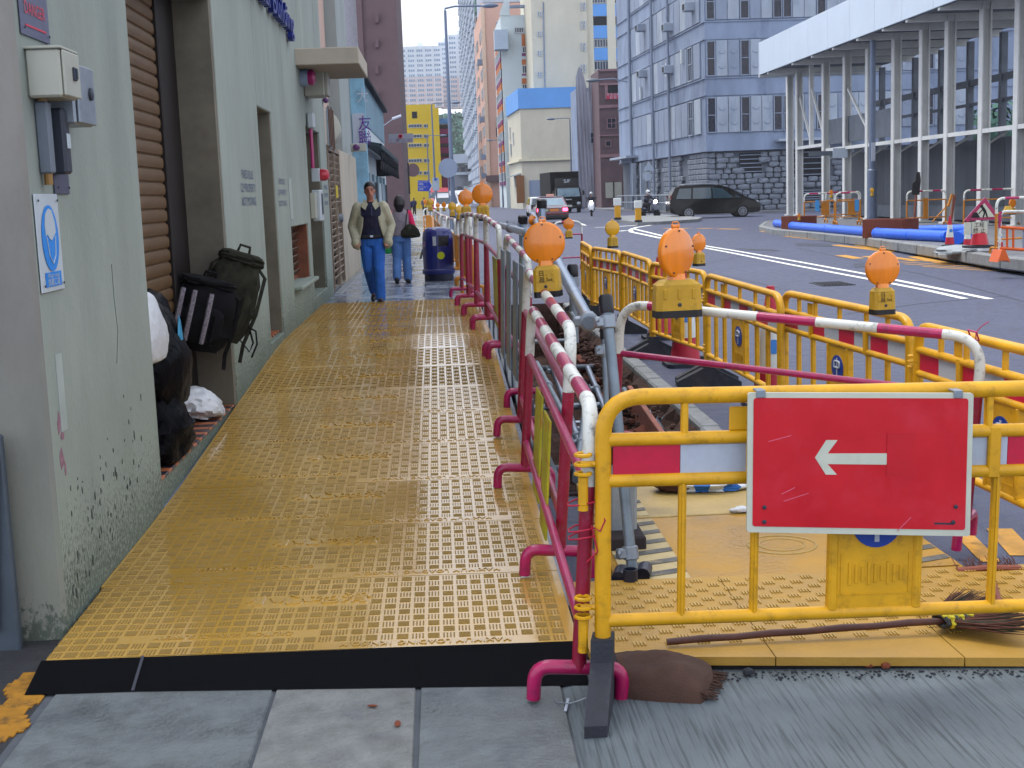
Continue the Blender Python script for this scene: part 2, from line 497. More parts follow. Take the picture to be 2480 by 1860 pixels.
for (u0, v0, u1, v1) in [(1965, 682, 2075, 694)]:
    p = on(2015, 688, road_z); d = thing('drain_cover', 'dark iron gully cover set flush in the carriageway', 'drain cover', p)
    MB().box((0, 0, .006), (.62, .9, .012), bev=.004).build('frame', m_iron, d, world=False)
    for k in range(8): MB().box((-.24 + k * .068, 0, .016), (.03, .78, .012)).build('bar', m_iron, d, world=False)
m_patch = mat('asphalt_patch', '#343a4a', .6, var=.2, scale=3, bump=.3, world=True, rvar=.15)
for pts in ([(1925, 588), (2010, 590), (2020, 597), (1930, 595)], [(2065, 637), (2090, 637), (2110, 645), (2070, 648)], [(1780, 601), (1870, 603), (1890, 607), (1800, 606)]):
    V = [on(u, v, road_z, .005) for u, v in pts]
    struct('asphalt_patch', MB().add(V, [(3, 2, 1, 0)]), m_patch)
for pts in ([(1600, 640), (1760, 668), (1950, 712), (2200, 790)], [(1930, 600), (2060, 628), (2250, 668), (2480, 730)], [(1700, 640), (1790, 622), (1890, 607)], [(2050, 760), (2230, 735), (2440, 716)]): strip(pts, .035, m_patch, 'tar_seam', .003)
# traffic island
isl = tag(thing('traffic_island', None, None), kind='structure')
P = [at_z(u, v, .32) for u, v in [(1490, 537), (1545, 545), (1600, 543), (1690, 537), (1700, 532), (1600, 524), (1500, 528)]]
mb = MB(); mb.prism([(p.x, p.y) for p in P], lambda a, b, d: (a, b, d), .2, .45)
struct('island_kerb', mb, m_kerb, parent=isl)

# ================================================================== RAMP
m_frp = mat('ramp_gloss', '#bf9642', .16, var=.12, scale=1.1, bump=.05, bscale=25, dirt=.3, dirt_c=H('#9a7834'), dscale=1.3, world=True, rvar=.1, spec=.7, coat=.35)
m_frp2 = mat('ramp_matt', '#94742f', .75, var=.14, scale=3, bump=.5, bscale=150, dirt=.3, dirt_c=H('#6f5626'), dscale=2, world=True)
m_black = mat('black_rubber_edge', '#030409', .95, var=.4, scale=160, bump=.4, bscale=400, world=True, spec=.12)
ramp = thing('pedestrian_ramp', 'long yellow embossed walkway ramp with black nosing laid along the wall', 'ramp', (0, 5.1, 0))
NX0, NX1 = -1.775, .52
# joints between sheets lie slightly askew: y = y0 + k*x
SK = -.05
SH = 1.0
ys = [5.36 + SH * i for i in range(15)]
YZ = [ramp_z(q) for q in ys]
def rp(x, y, off=0): return Vector((x, y + SK * (x + .6), lerp_tab(y, ys, YZ) + off))
rs = random.Random(5)
for i in range(len(ys) - 1):
    a, b = ys[i], ys[i + 1] - .008
    mb = MB(); z = rs.uniform(-.002, .002)
    x0 = NX0 + (.0 if i else .02)
    t = [rp(x0, a, z), rp(NX1, a, z), rp(NX1, b, z), rp(x0, b, z)]
    lo = [p - Vector((0, 0, .04)) for p in t]
    mb.add(t + lo, [(0, 1, 2, 3), (4, 5, 1, 0), (5, 6, 2, 1), (6, 7, 3, 2), (7, 4, 0, 3)])
    mb.build('sheet', m_frp, ramp)
# tread: raised matt blocks and ribs between smooth lanes
cw, cl_ = .068, .0815
def tread(mb, x, y, wx, wy, h=.0022, hz=.0):
    a, b, c, d = rp(x, y, h), rp(x + wx, y, h), rp(x + wx, y + wy, h), rp(x, y + wy, h)
    lo = [p - Vector((0, 0, h + .001)) for p in (a, b, c, d)]
    mb.add([a, b, c, d] + lo, [(0, 1, 2, 3), (4, 5, 1, 0), (5, 6, 2, 1), (6, 7, 3, 2), (7, 4, 0, 3)])
ncol = int((NX1 - NX0) / cw)
mb = MB()
for i in range(len(ys) - 1):
    nrow = 12
    for j in range(nrow):
        y0 = ys[i] + .010 + j * cl_
        for k in range(ncol):
            x0 = NX0 + .012 + k * cw
            xc = (x0 + cw / 2 - NX0) / (NX1 - NX0)
            if (j == 0 and .5 < xc < .93) or (j == 2 and .13 < xc < .52) or (j in (7, 8) and .34 < xc < .60): continue
            if (k + j) % 2: tread(mb, x0 + .007, y0 + .012, cw - .018, cl_ - .026, .0026)
            else:
                for q in range(4):
                    tread(mb, x0 + .006 + q * .0148, y0 + .012, .0062, cl_ - .026, .0026)
tag(mb.build('tread', m_frp2, ramp), kind='stuff')
for i in range(11):
    y0 = ys[i]
    for s_, xx, j, hgt, inv, sx in (('MAXIMUM LOADING 1KN/SQ.M', .715, .5, .064, True, .82), ('CAUTION! SURFACE SLIPPERY', .325, 2.5, .064, True, .72), ('小心地滑', .47, 8.0, .15, False, 1.0)):
        if i > 5 and hgt < .1: continue
        x = NX0 + (NX1 - NX0) * xx; y = y0 + .016 + j * cl_
        p = rp(x, y, .0035); sl = (rp(x, y + .3) - rp(x, y)).normalized()
        dr = Vector((1, SK, 0))
        if inv: dr, sl = -dr, -sl
        text(s_, m_frp, ramp, p, dr, sl, hgt, sx, .03, name='embossed_lettering')['kind'] = 'stuff'
# black nosing
mb = MB()
e0 = [Vector((-1.76, 5.13, .014)), Vector((-1.30, 5.10, .014)), Vector((.52, 4.90, .014))]
e1 = [rp(-1.775, 5.36, .0), rp(-1.32, 5.37, .001), rp(.52, 5.36, .001)]
mb.add(e0 + e1, [(0, 1, 4, 3), (1, 2, 5, 4)])
mb.add([e0[2], e1[2], Vector((.52, 5.36, .0))], [(0, 1, 2)])
mb.build('nosing', m_black, ramp)
MB().bar(e0[1] + Vector((-.02, .005, .004)), e1[1] + Vector((-.02, -.01, .004)), .012, .004).build('weld_seam', mat('scuffed_rubber', '#3a3d48', .6), ramp)

# ================================================================== NEAR WALL (industrial building)
m_wall = mat('painted_concrete', '#8f9891', .85, var=.14, scale=1.3, bump=.25, bscale=70, dirt=.4, dirt_c=H('#6a7672'), dscale=.9, streak=.35, world=True)
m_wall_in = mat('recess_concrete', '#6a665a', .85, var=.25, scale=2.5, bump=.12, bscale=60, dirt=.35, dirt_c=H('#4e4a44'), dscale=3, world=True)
m_wall_end = mat('end_concrete', '#83817c', .85, var=.2, scale=2, bump=.14, bscale=60, dirt=.35, dirt_c=H('#6b6866'), dscale=1.4, streak=.4, world=True)
def mossy(m, z0, z1, strength=.9, sc_=55):
    """damp mould growing on the bottom of the wall: spots that thin out upwards"""
    n, L = m.node_tree.nodes, m.node_tree.links; b = n['Principled BSDF']; src = b.inputs['Base Color'].links[0].from_socket
    g = n.new('ShaderNodeNewGeometry'); s = n.new('ShaderNodeSeparateXYZ'); L.new(g.outputs['Position'], s.inputs[0])
    # height over the sloping pavement
    rr = n.new('ShaderNodeMapRange'); rr.inputs[1].default_value = 8; rr.inputs[2].default_value = 14; rr.inputs[4].default_value = .38; L.new(s.outputs['Y'], rr.inputs[0])
    su = n.new('ShaderNodeMath'); su.operation = 'SUBTRACT'; L.new(s.outputs['Z'], su.inputs[0]); L.new(rr.outputs[0], su.inputs[1])
    h = n.new('ShaderNodeMapRange'); h.inputs[1].default_value = z1; h.inputs[2].default_value = z0; L.new(su.outputs[0], h.inputs[0])
    mp = n.new('ShaderNodeMapping'); mp.inputs['Scale'].default_value = (1, 1, .6); L.new(g.outputs['Position'], mp.inputs[0])
    t = n.new('ShaderNodeTexNoise'); t.inputs['Scale'].default_value = sc_; t.inputs['Detail'].default_value = 7; t.inputs['Roughness'].default_value = .72; L.new(mp.outputs[0], t.inputs['Vector'])
    ad = n.new('ShaderNodeMath'); ad.operation = 'MULTIPLY_ADD'; ad.inputs[1].default_value = .34; L.new(h.outputs[0], ad.inputs[0]); L.new(t.outputs['Fac'], ad.inputs[2])
    q = n.new('ShaderNodeMapRange'); q.inputs[1].default_value = .70; q.inputs[2].default_value = .80; q.inputs[4].default_value = strength; L.new(ad.outputs[0], q.inputs[0])
    x = n.new('ShaderNodeMixRGB'); L.new(q.outputs[0], x.inputs[0]); L.new(src, x.inputs[1]); x.inputs[2].default_value = H('#2a3030') + (1,)
    L.new(x.outputs[0], b.inputs['Base Color'])
    gr = n.new('ShaderNodeMapRange'); gr.inputs[1].default_value = 1.5; gr.inputs[2].default_value = 0; gr.inputs[4].default_value = .6; L.new(su.outputs[0], gr.inputs[0])
    t2 = n.new('ShaderNodeTexNoise'); t2.inputs['Scale'].default_value = 1.6; L.new(g.outputs['Position'], t2.inputs['Vector'])
    mu = n.new('ShaderNodeMath'); mu.operation = 'MULTIPLY'; L.new(gr.outputs[0], mu.inputs[0]); L.new(t2.outputs['Fac'], mu.inputs[1])
    x2 = n.new('ShaderNodeMixRGB'); L.new(mu.outputs[0], x2.inputs[0]); L.new(x.outputs[0], x2.inputs[1]); x2.inputs[2].default_value = H('#859a84') + (1,)
    L.new(x2.outputs[0], b.inputs['Base Color'])
mossy(m_wall, 0, 1.0); mossy(m_wall_end, 0, .35, .9, 34)
m_shut = mat('shutter_brown', '#62492c', .5, .2, var=.18, scale=4, dirt=.3, dirt_c=H('#3a2a20'), dscale=5, streak=3)
m_rail = mat('dark_bronze', '#170f10', .5, .3, var=.2)
m_louv = mat('louvre_brown', '#5e4636', .55, .2, var=.2, scale=6)
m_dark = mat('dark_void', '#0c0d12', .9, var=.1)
bld = thing('industrial_building', 'pale concrete industrial building with a brown roller shutter, louvred vent and canopy', 'building', (WX, 12, 0))
HT = 9.5
def wallbox(y0, y1, z0, z1, x0=-2.4, x1=WX, m=None, name='wall', bev=.012):
    return MB().box(((x0 + x1) / 2, (y0 + y1) / 2, (z0 + z1) / 2), (x1 - x0, y1 - y0, z1 - z0), bev=bev).build(name, m or m_wall, bld)
# pillar 1 with a differently weathered end face towards the camera
mb = MB().box((-2.3, 6.91, HT / 2 - .1), (2 * (2.3 + WX), 2.16, HT), bev=.02)
o = mb.build('pillar', [m_wall, m_wall_end], bld)
for p in o.data.polygons:
    if p.normal.y < -.3: p.material_index = 1
MB().box((-4.0, 6.95, HT / 2), (2.3, 2.0, HT), bev=.02).build('end_wall', m_wall_end, bld)
MB().box((-2.02, 5.80, .62), (.10, .05, 1.2), bev=.01).build('door_leaf', mat('gate_grey', '#5b6670', .5, .3), bld) if False else None
wallbox(8.02, 11.06, 3.6, HT)                               # above the shutter opening
wallbox(11.06, 13.48, -.1, HT, name='pillar')
wallbox(13.48, 14.62, -.1, .52); wallbox(13.48, 14.62, 2.93, HT)
wallbox(14.62, 15.9, -.1, HT, name='pillar')
wallbox(15.9, 18.02, -.1, .93); wallbox(15.9, 18.02, 1.66, HT)
wallbox(18.02, 18.38, -.1, HT)
wallbox(18.38, 20.55, -.1, .62); wallbox(18.38, 20.55, 3.0, HT)
wallbox(20.55, 21.6, -.1, HT)
# recess linings
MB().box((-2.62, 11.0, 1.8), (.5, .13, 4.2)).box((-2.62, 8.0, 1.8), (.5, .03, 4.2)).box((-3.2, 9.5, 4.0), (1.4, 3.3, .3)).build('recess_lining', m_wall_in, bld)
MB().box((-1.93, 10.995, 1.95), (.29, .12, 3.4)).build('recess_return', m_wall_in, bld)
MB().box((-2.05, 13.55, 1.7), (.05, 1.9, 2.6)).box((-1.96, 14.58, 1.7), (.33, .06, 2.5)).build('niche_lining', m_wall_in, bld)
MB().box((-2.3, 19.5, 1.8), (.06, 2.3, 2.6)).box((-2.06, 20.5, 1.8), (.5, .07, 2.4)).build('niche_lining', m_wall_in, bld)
# roller shutter
sh = MB().box((-2.137, 9.5, 2.0), (.03, 3.0, 3.9)).build('roller_shutter', m_rail, bld)
SMB = MB()
prof = [(0, 0), (.002, .006), (.012, .012), (.017, .035), (.017, .065), (.012, .086), (.002, .092), (0, .099)]
V = []; F = []
for k, y in enumerate((-1.26, 1.26)):
    for a, b in prof: V.append((a, y, b))
nP = len(prof)
F = [(i, i + 1, nP + i + 1, nP + i) for i in range(nP - 1)]
SMB.add(V, F)
slat_me = SMB.mesh('slat', m_shut, True)
for k in range(34):
    put('slat', slat_me, sh, True, Matrix.Translation((-2.118, 9.06, .32 + k * .101)) @ Matrix.Scale(1.0, 4, (0, 1, 0)))
MB().box((-2.115, 10.66, 2.0), (.08, .72, 3.9), bev=.01).build('shutter_guide', m_rail, bld)
# tiled step in the recess: terracotta and black strips
m_terra = mat('terracotta', '#a05a34', .45, var=.2, scale=9, world=True); m_blkt = mat('black_tile', '#191a28', .4, var=.2, world=True)
MB().box((-2.25, 9.5, .07), (.9, 2.96, .38)).build('step', m_wall, bld)
t1 = MB().box((0, 0, 0), (.30, .105, .02), bev=.004).mesh('tile', m_terra); t2 = MB().box((0, 0, 0), (.30, .105, .02), bev=.004).mesh('tile', m_blkt)
for k in range(27):
    put('tile', (t1, t2)[k % 2], bld, True, Matrix.Translation((-1.94, 8.08 + k * .109, .272)))
t3 = MB().box((0, 0, 0), (.2, .1, .02), bev=.004).mesh('tile', m_terra)
for k in range(10): put('tile', (t3, t3)[k % 2] if k % 2 else t2, bld, True, Matrix.Translation((-1.93 if k % 2 else -2.05, 13.55 + k * .108, .535)))
# louvred vent window
MB().box((-2.12, 16.95, 1.3), (.04, 2.1, .8)).build('vent_back', m_dark, bld)
vw = MB().box((-1.93, 17.97, 1.3), (.26, .07, .76), bev=.005).box((-2.0, 16.95, .96), (.1, 2.1, .05)).build('vent_frame', mat('rust_frame', '#7a4630', .7, var=.3, scale=8), bld)
lm = MB().box((0, 0, 0), (.012, 2.0, .115), Matrix.Rotation(R(38), 3, 'Y')).mesh('louvre', m_louv)
for k in range(7): put('louvre', lm, vw, True, Matrix.Translation((-1.95, 16.93, 1.02 + k * .098)))
MB().box((-1.76, 16.96, .915), (.16, 2.2, .05), bev=.01).build('sill', m_wall, bld)
# canopy slab
MB().box((-1.38, 18.6, 3.84), (.86, 2.1, .22), bev=.012).build('canopy', mat('canopy_render', '#b1a99a', .8, var=.14, scale=2, bump=.2, dirt=.3, dirt_c=H('#6f6a62'), dscale=2, world=True), bld)
# blue metal letters over the wall
m_let = mat('blue_metal', '#1c2f8a', .35, .4, var=.1)
text('Industrial Building', m_let, bld, (WX + .05, 14.4, 4.15), (0, 1, 0), (0, 0, 1), .40, 1.72, .08, name='lettering')
text('工 業 大 廈', m_let, bld, (WX + .05, 14.0, 4.56), (0, 1, 0), (0, 0, 1), .5, 1.7, .08, name='lettering')
# stencilled notes
m_sten = mat('stencil_ink', '#4a5a7c', .8, var=.2, scale=30)
for yc, zc, s_ in ((12.5, 2.10, 1.0), (15.2, 2.07, .8), (21.1, 2.05, .8)):
    for k, t in enumerate(('FIXED BLUE', 'CLP PROPERTY', 'NOT MOVING')):
        text(t, m_sten, bld, (WX + .004, yc, zc + (1 - k) * .125), (0, 1, 0), (0, 0, 1), .115 * s_, 1.25, 0, name='stencil')
MB().box((WX + .002, 16.05, 2.0), (.006, .3, .5), bev=.002).build('plaster_patch', mat('fresh_plaster', '#9ca6a2', .85, world=True), bld)
MB().box((WX + .001, 6.05, 1.12), (.004, .1, .36)).build('plaster_patch', MATS['fresh_plaster'], bld)
# ------------------------------------------------------------------ things fixed to the near wall
m_boxw = mat('enamel_cream', '#a9aca0', .45, var=.06, scale=3, dirt=.15, dirt_c=H('#8a8a80'), dscale=4)
m_galv = mat('galvanised', '#8b95a0', .42, .55, var=.16, scale=9, dirt=.2, dirt_c=H('#5e666e'))
m_pvc = mat('grey_conduit', '#66707c', .5, var=.1)
m_steel_dk = mat('dark_steel', '#343a48', .5, .3, var=.15)
m_signw = mat('sign_white', '#b9c4cc', .35, var=.05, scale=6)
m_blue_s = mat('sign_blue', '#1a86e0', .4, var=.06)
m_red_s = mat('sign_red', '#c8304a', .5, var=.15, scale=30)
def plate(name, label, y0, y1, z0, z1, m, cat='sign', th=.006):
    t = thing(name, label, cat, (WX, (y0 + y1) / 2, z0))
    MB().box((WX + .004 + th / 2, (y0 + y1) / 2, (z0 + z1) / 2), (th, y1 - y0, z1 - z0), bev=.002).build('plate', m, t)
    for yy in (y0 + .03, y1 - .03):
        for zz in (z0 + .03, z1 - .03):
            MB().box((WX + .012 + th, yy, zz), (.006, .012, .012), bev=.003).build('screw', m_steel_dk, t)
    return t
s = plate('warning_sign', 'grey metal plate with red lettering above the cream meter box', 5.9, 6.32, 2.72, 3.2, mat('aluminium_sign', '#5d6078', .45, .3, var=.12))
for k, (t, sz) in enumerate((('嚴禁停車', .09), ('危險勿近', .09), ('DANGER', .08))): text(t, m_red_s, s, (WX + .013, 6.11, 3.1 - k * .13), (0, 1, 0), (0, 0, 1), sz, .95)
MB().box((WX + .012, 6.11, 2.765), (.003, .3, .008)).build('rule', m_red_s, s)
t = thing('meter_box', 'cream enamelled meter box with a latch, highest box on the pillar', 'electrical box', (WX, 6.3, 2.45))
MB().box((WX + .075, 6.07, 2.555), (.15, .26, .21), bev=.01).build('case', m_boxw, t)
d = MB().box((WX + .158, 6.08, 2.555), (.014, .25, .2), bev=.006).build('door', m_boxw, t)
MB().box((WX + .17, 6.10, 2.56), (.012, .045, .06), bev=.004).box((WX + .178, 6.10, 2.56), (.008, .02, .045)).build('latch', m_steel_dk, d)
MB().box((WX + .075, 6.07, 2.664), (.17, .28, .012), bev=.003).build('lid_rim', m_boxw, t)
t = thing('switch_box', 'grey metal switch box with a round lock behind the cream meter box', 'electrical box', (WX, 6.9, 2.4))
MB().box((WX + .06, 6.40, 2.49), (.12, .32, .28), bev=.01).build('case', m_galv, t)
d = MB().box((WX + .128, 6.41, 2.49), (.014, .3, .27), bev=.005).build('door', m_galv, t)
MB().lathe([(.03, 0), (.03, .012), (.012, .016)], 14, (WX + .134, 6.47, 2.5), Matrix.Rotation(R(90), 3, 'Y')).build('lock', m_steel_dk, d)
MB().box((WX + .08, 6.57, 2.42), (.04, .03, .07), bev=.004).build('hinge', m_galv, t)
t = thing('cable_trunking', 'grey cable trunking dropping from the meter box to a dark junction box', 'cable trunking', (WX, 6.2, 2.0))
MB().box((WX + .03, 6.04, 2.28), (.06, .06, .32), bev=.008).build('trunk', m_pvc, t)
MB().box((WX + .04, 6.22, 2.27), (.08, .10, .3), bev=.012).build('junction_box', m_steel_dk, t)
for zz_, r_g in ((2.07, .02), (2.42, .024)): MB().lathe([(r_g, 0), (r_g, .055)], 10, (WX + .03, 6.04, zz_)).build('gland', mat('brass', '#8a6a3c', .4, .5), t)
MB().box((WX + .084, 6.22, 2.27), (.008, .05, .07), bev=.003).build('notice', m_signw, t)
s = plate('blank_plate', 'narrow dark grey metal plate below the junction box', 6.2, 6.44, 2.03, 2.32, mat('dull_lead', '#4d5166', .5, .3, var=.12))
# mask notice
s = plate('mask_notice', 'white safety notice with a blue oval showing a face in a mask', 5.87, 6.22, 1.59, 2.03, m_signw)
def ell(cy, cz, ry, rz, a0=0, a1=2 * math.pi, n=28): return [(cy + ry * math.cos(a0 + (a1 - a0) * i / n), cz + rz * math.sin(a0 + (a1 - a0) * i / n)) for i in range(n + (0 if a1 - a0 > 6.2 else 1))]
fx = lambda a, b, d: (d, a, b)
MB().prism(ell(6.05, 1.83, .125, .15), fx, WX + .012, WX + .014).build('oval', m_blue_s, s)
MB().prism([(5.975, 1.84), (6.0, 1.85), (6.03, 1.828), (6.06, 1.82), (6.09, 1.835), (6.13, 1.855), (6.125, 1.9), (6.09, 1.955), (6.04, 1.965), (5.99, 1.94), (5.97, 1.89)], fx, WX + .015, WX + .0165).build('face', m_signw, s)
MB().tube([(WX + .016, 5.985, 1.835), (WX + .016, 6.01, 1.75), (WX + .016, 6.055, 1.715), (WX + .016, 6.1, 1.75), (WX + .016, 6.12, 1.84)], .0025, 6).build('chin_line', m_signw, s)
MB().box((WX + .0125, 6.05, 1.645), (.002, .24, .065), bev=.0).build('panel', m_blue_s, s)
text('Wear mask', m_signw, s, (WX + .0145, 6.05, 1.662), (0, 1, 0), (0, 0, 1), .03, 1.3); text('請戴口罩', m_signw, s, (WX + .0145, 6.05, 1.63), (0, 1, 0), (0, 0, 1), .036, 1.3)
# alarm bells and red beacons
m_bell = mat('alarm_magenta', '#a8186a', .35, var=.06, coat=.3); m_bell2 = mat('alarm_plum', '#53205e', .4, var=.08)
def bell(label, y, z, m, r=.11, x=WX, box=True):
    t = thing('alarm_bell', label, 'alarm bell', (x, y, z), group='fire alarm bells on the walls')
    if box: MB().box((x + .06, y, z), (.12, r * 2.1, r * 2.2), bev=.01).build('back_box', m_signw, t)
    MB().lathe([(r * .95, .12), (r, .14), (r, .19), (r * .8, .23), (r * .3, .25)], 18, (x, y, z), Matrix.Rotation(R(90), 3, 'Y')).build('gong', m, t, True)
    return t
def bellv(label, u, v, px, m, y, box=True):
    """a bell whose gong faces back down the street"""
    p = at_y(u, v, y); r = px * y / 3139 / 2
    t = thing('alarm_bell', label, 'alarm bell', p, group='fire alarm bells on the walls')
    if box: MB().box((p.x + .04, y + .12, p.z), (max(.1, p.x + .04 - WX) * 1.0 + .14, .14, r * 2.3), bev=.01).build('back_box', m_boxw, t)
    MB().lathe([(r * .9, -.06), (r, -.03), (r, .05), (r * .8, .09), (r * .3, .1)], 18, p, Matrix.Rotation(R(90), 3, 'X')).build('gong', m, t, True)
    return t
t = thing('alarm_bell', 'magenta alarm bell with a pale blue collar beside a white box under the canopy', 'alarm bell', (WX, 18.2, 3.4), group='fire alarm bells on the walls')
MB().box((WX + .14, 18.75, 3.62), (.28, .5, .42), bev=.015).box((WX + .3, 18.78, 3.6), (.05, .44, .36), bev=.01).build('back_box', m_boxw, t)
MB().lathe([(.12, 0), (.12, .1)], 18, (WX, 18.1, 3.62), Matrix.Rotation(R(90), 3, 'Y')).build('collar', mat('pale_blue_enamel', '#8aa0bc', .45), t, True)
MB().lathe([(.095, .1), (.105, .13), (.105, .17), (.06, .2)], 18, (WX, 18.1, 3.62), Matrix.Rotation(R(90), 3, 'Y')).build('gong', m_bell, t, True)
bell('small red alarm bell low on the wall beside the switch panel', 18.9, 2.33, mat('alarm_red', '#c02a40', .35, coat=.3), .085)
t = thing('call_point', 'white wall panel with a dark slot below the small red alarm bell', 'wall panel', (WX, 18.8, 1.7))
MB().box((WX + .06, 18.95, 1.9), (.12, .5, .44), bev=.012).build('case', m_signw, t); MB().box((WX + .122, 19.0, 1.92), (.01, .2, .3), bev=.004).build('slot', m_steel_dk, t); MB().box((WX + .04, 18.5, 1.9), (.08, .2, .36), bev=.01).build('side_box', m_boxw, t)
t = thing('hose_pipe_riser', 'thin red pipe with a white head running down to the red alarm bell', 'pipe', (WX, 18.6, 2.3))
MB().tube([(WX + .05, 18.6, 2.42), (WX + .05, 18.6, 3.0)], .025, 8).build('pipe', m_bell, t, True); MB().box((WX + .06, 18.62, 3.08), (.1, .2, .22), bev=.02).build('head', m_signw, t)

# ------------------------------------------------------------------ rubbish and bags in the shutter recess
m_bag = mat('black_polythene', '#010207', .42, var=.3, scale=5, bump=1.0, bscale=12, spec=.05)
m_wbag = mat('white_polythene', '#c9cdd2', .35, var=.08, bump=.8, bscale=12)
m_camo = mat('camouflage', '#2a2b22', .9, var=.6, scale=9, dirt=1.0, dirt_c=H('#050608'), dscale=8, spec=.2)
m_nylon = mat('black_nylon', '#04050a', .8, var=.25, scale=40, spec=.2)
from mathutils import noise as mnoise
def crumple(c, r, seed, amp=.16, nu=36, nv=24, pinch=True):
    """a slumped, creased bag: ridged noise at two sizes pushes the skin in and out"""
    mb = MB(); mb.ball((0, 0, 0), 1, nu, nv); V = []; o = Vector((seed * 3.7, seed * 1.3, seed * 7.1))
    for x, y, z in mb.v:
        p = Vector((x, y, z))
        k = 1 + amp * 1.6 * mnoise.noise(p * 1.5 + o) - amp * 1.3 * abs(mnoise.noise(p * 3.4 + o)) - amp * .6 * abs(mnoise.noise(p * 8 + o)) + amp * .4
        sl = 1 + .16 * max(0, -z) - (.30 * max(0, z) if pinch else 0)
        zz = z * (1 + amp * .8 * mnoise.noise(p * 2.2 - o))
        if z < -.62: zz = -.62 - (abs(z) - .62) * .25
        V.append((c[0] + x * k * r[0] * sl, c[1] + y * k * r[1] * sl, c[2] + zz * r[2]))
    mb.v = V; return mb
def bag(label, c, r, seed, m=None, grp='rubbish bags heaped in the shutter recess', amp=.16):
    t = crumple(c, r, seed, amp).build('rubbish_bag', m or m_bag, None, True)
    return tag(t, label, 'rubbish bag', grp)
bag('lowest black rubbish bag, fat and wrinkled, standing on the striped tiles', (-1.92, 8.7, .50), (.19, .42, .32), 1)
bag('tall black rubbish bag leaning on the shutter above the lowest bag', (-1.95, 8.85, .90), (.2, .5, .42), 2)
bag('dark rubbish bag at the back of the heap beneath the black backpack', (-2.06, 9.3, 1.12), (.14, .5, .26), 3)
t = crumple((-1.86, 8.3, 1.16), (.09, .34, .26), 7, .1).build('carrier_bag', m_wbag, None, True)
tag(t, 'white carrier bag slumped on top of the black bags', 'plastic bag')
t = crumple((-1.80, 8.95, .98), (.02, .08, .24), 9, .2, 12, 10).build('blue_strap', mat('cyan_plastic', '#2f8fb8', .4), None, True)
tag(t, 'strip of turquoise plastic sheet hanging down the black bags', 'plastic sheet')
t = crumple((-1.97, 10.25, .41), (.22, .24, .13), 12, .18).build('carrier_bag', m_wbag, None, True)
t.matrix_basis = Matrix.Translation((-1.97, 10.35, .40)) @ Matrix.Rotation(R(18), 4, 'Y') @ Matrix.Translation((1.97, -10.35, -.40))
tag(t, 'crumpled white plastic bag with pink print lying on the striped step', 'plastic bag')
text('大吉', mat('pink_ink', '#c0508a', .6), t, (-1.99, 10.14, .42), (1, 0, 0), (0, .2, 1), .09, 1.2, world=False)
m_ped = mat('cardboard', '#8a6440', .8, var=.2); 
t = thing('backpack', 'black backpack with grey mottled trim hanging against the pillar', 'backpack', (-1.85, 10.1, 1.2), group='backpacks hung at the recess corner')
B1 = Matrix.Translation((-1.93, 10.5, 1.08)) @ Matrix.Rotation(R(-78), 4, 'Z') @ Matrix.Rotation(R(-16), 4, 'X')
def pack(t, B, m1, m2, w, d, h, seed):
    rr = random.Random(seed)
    def soft(c, s, m, name, lump=.02):
        mb = MB(); secs = []
        N = 18
        for i in range(9):
            tt = i / 8; zz = c[2] + (tt - .5) * s[2]; f = (1 - abs(2 * tt - 1) ** 4) * .35 + .68
            ring = []
            for k in range(N):
                a = 2 * math.pi * k / N; ca, sa = math.cos(a), math.sin(a)
                e = (abs(ca) ** 3.2 + abs(sa) ** 3.2) ** (-1 / 3.2)
                l = rr.uniform(-lump, lump)
                ring.append(B @ Vector((c[0] + (s[0] / 2 * f + l) * ca * e, c[1] + (s[1] / 2 * f + l) * sa * e, zz + rr.uniform(-lump, lump) * .5)))
            secs.append(ring)
        mb.loft(secs); return mb.build(name, m, t, True)
    soft((0, 0, 0), (d, w, h), m1, 'main_pouch')
    soft((d * .5, 0, -h * .12), (d * .5, w * .72, h * .55), m2, 'front_pocket', .012)
    soft((0, 0, h * .5), (d * .92, w * .9, h * .16), m2, 'lid', .012)
    for sgn in (-1, 1):
        MB().tube([B @ Vector(q) for q in ((-d * .3, sgn * w * .3, h * .5), (d * .1, sgn * w * .56, h * .35), (d * .2, sgn * w * .58, -h * .1), (d * .05, sgn * w * .52, -h * .5), (d * .12, sgn * w * .55, -h * .72))], .018, 6, flat=.5).build('strap', m1, t, True)
    MB().tube([B @ Vector(q) for q in ((0, -.05, h * .56), (0, -.04, h * .66), (0, .04, h * .66), (0, .05, h * .56))], .012, 6).build('loop', m1, t, True)
    for sgn in (-1, 1):
        MB().tube([B @ Vector(q) for q in ((d * .77, sgn * w * .2, -h * .32), (d * .77, sgn * w * .2, h * .06))], .016, 6).build('trim', m2, t, True)
m_trim = mat('mottled_trim', '#7d7884', .7, var=.6, scale=60)
pack(t, B1, m_nylon, m_nylon, .47, .26, .54, 4)
for q in ((.17, -.19), (.20, -.10), (.21, .03)):
    MB().tube([B1 @ Vector((q[0] + .02, q[1], -.2)), B1 @ Vector((q[0] + .06, q[1], 0)), B1 @ Vector((q[0] + .02, q[1], .2))], .02, 6).build('trim', m_trim, t, True)
t = thing('backpack', 'taller camouflage rucksack with dangling straps behind the black backpack', 'backpack', (-1.7, 10.75, 1.3), group='backpacks hung at the recess corner')
B2 = Matrix.Translation((-1.74, 10.78, 1.19)) @ Matrix.Rotation(R(-72), 4, 'Z') @ Matrix.Rotation(R(-20), 4, 'X')
pack(t, B2, m_camo, m_camo, .40, .24, .68, 8)
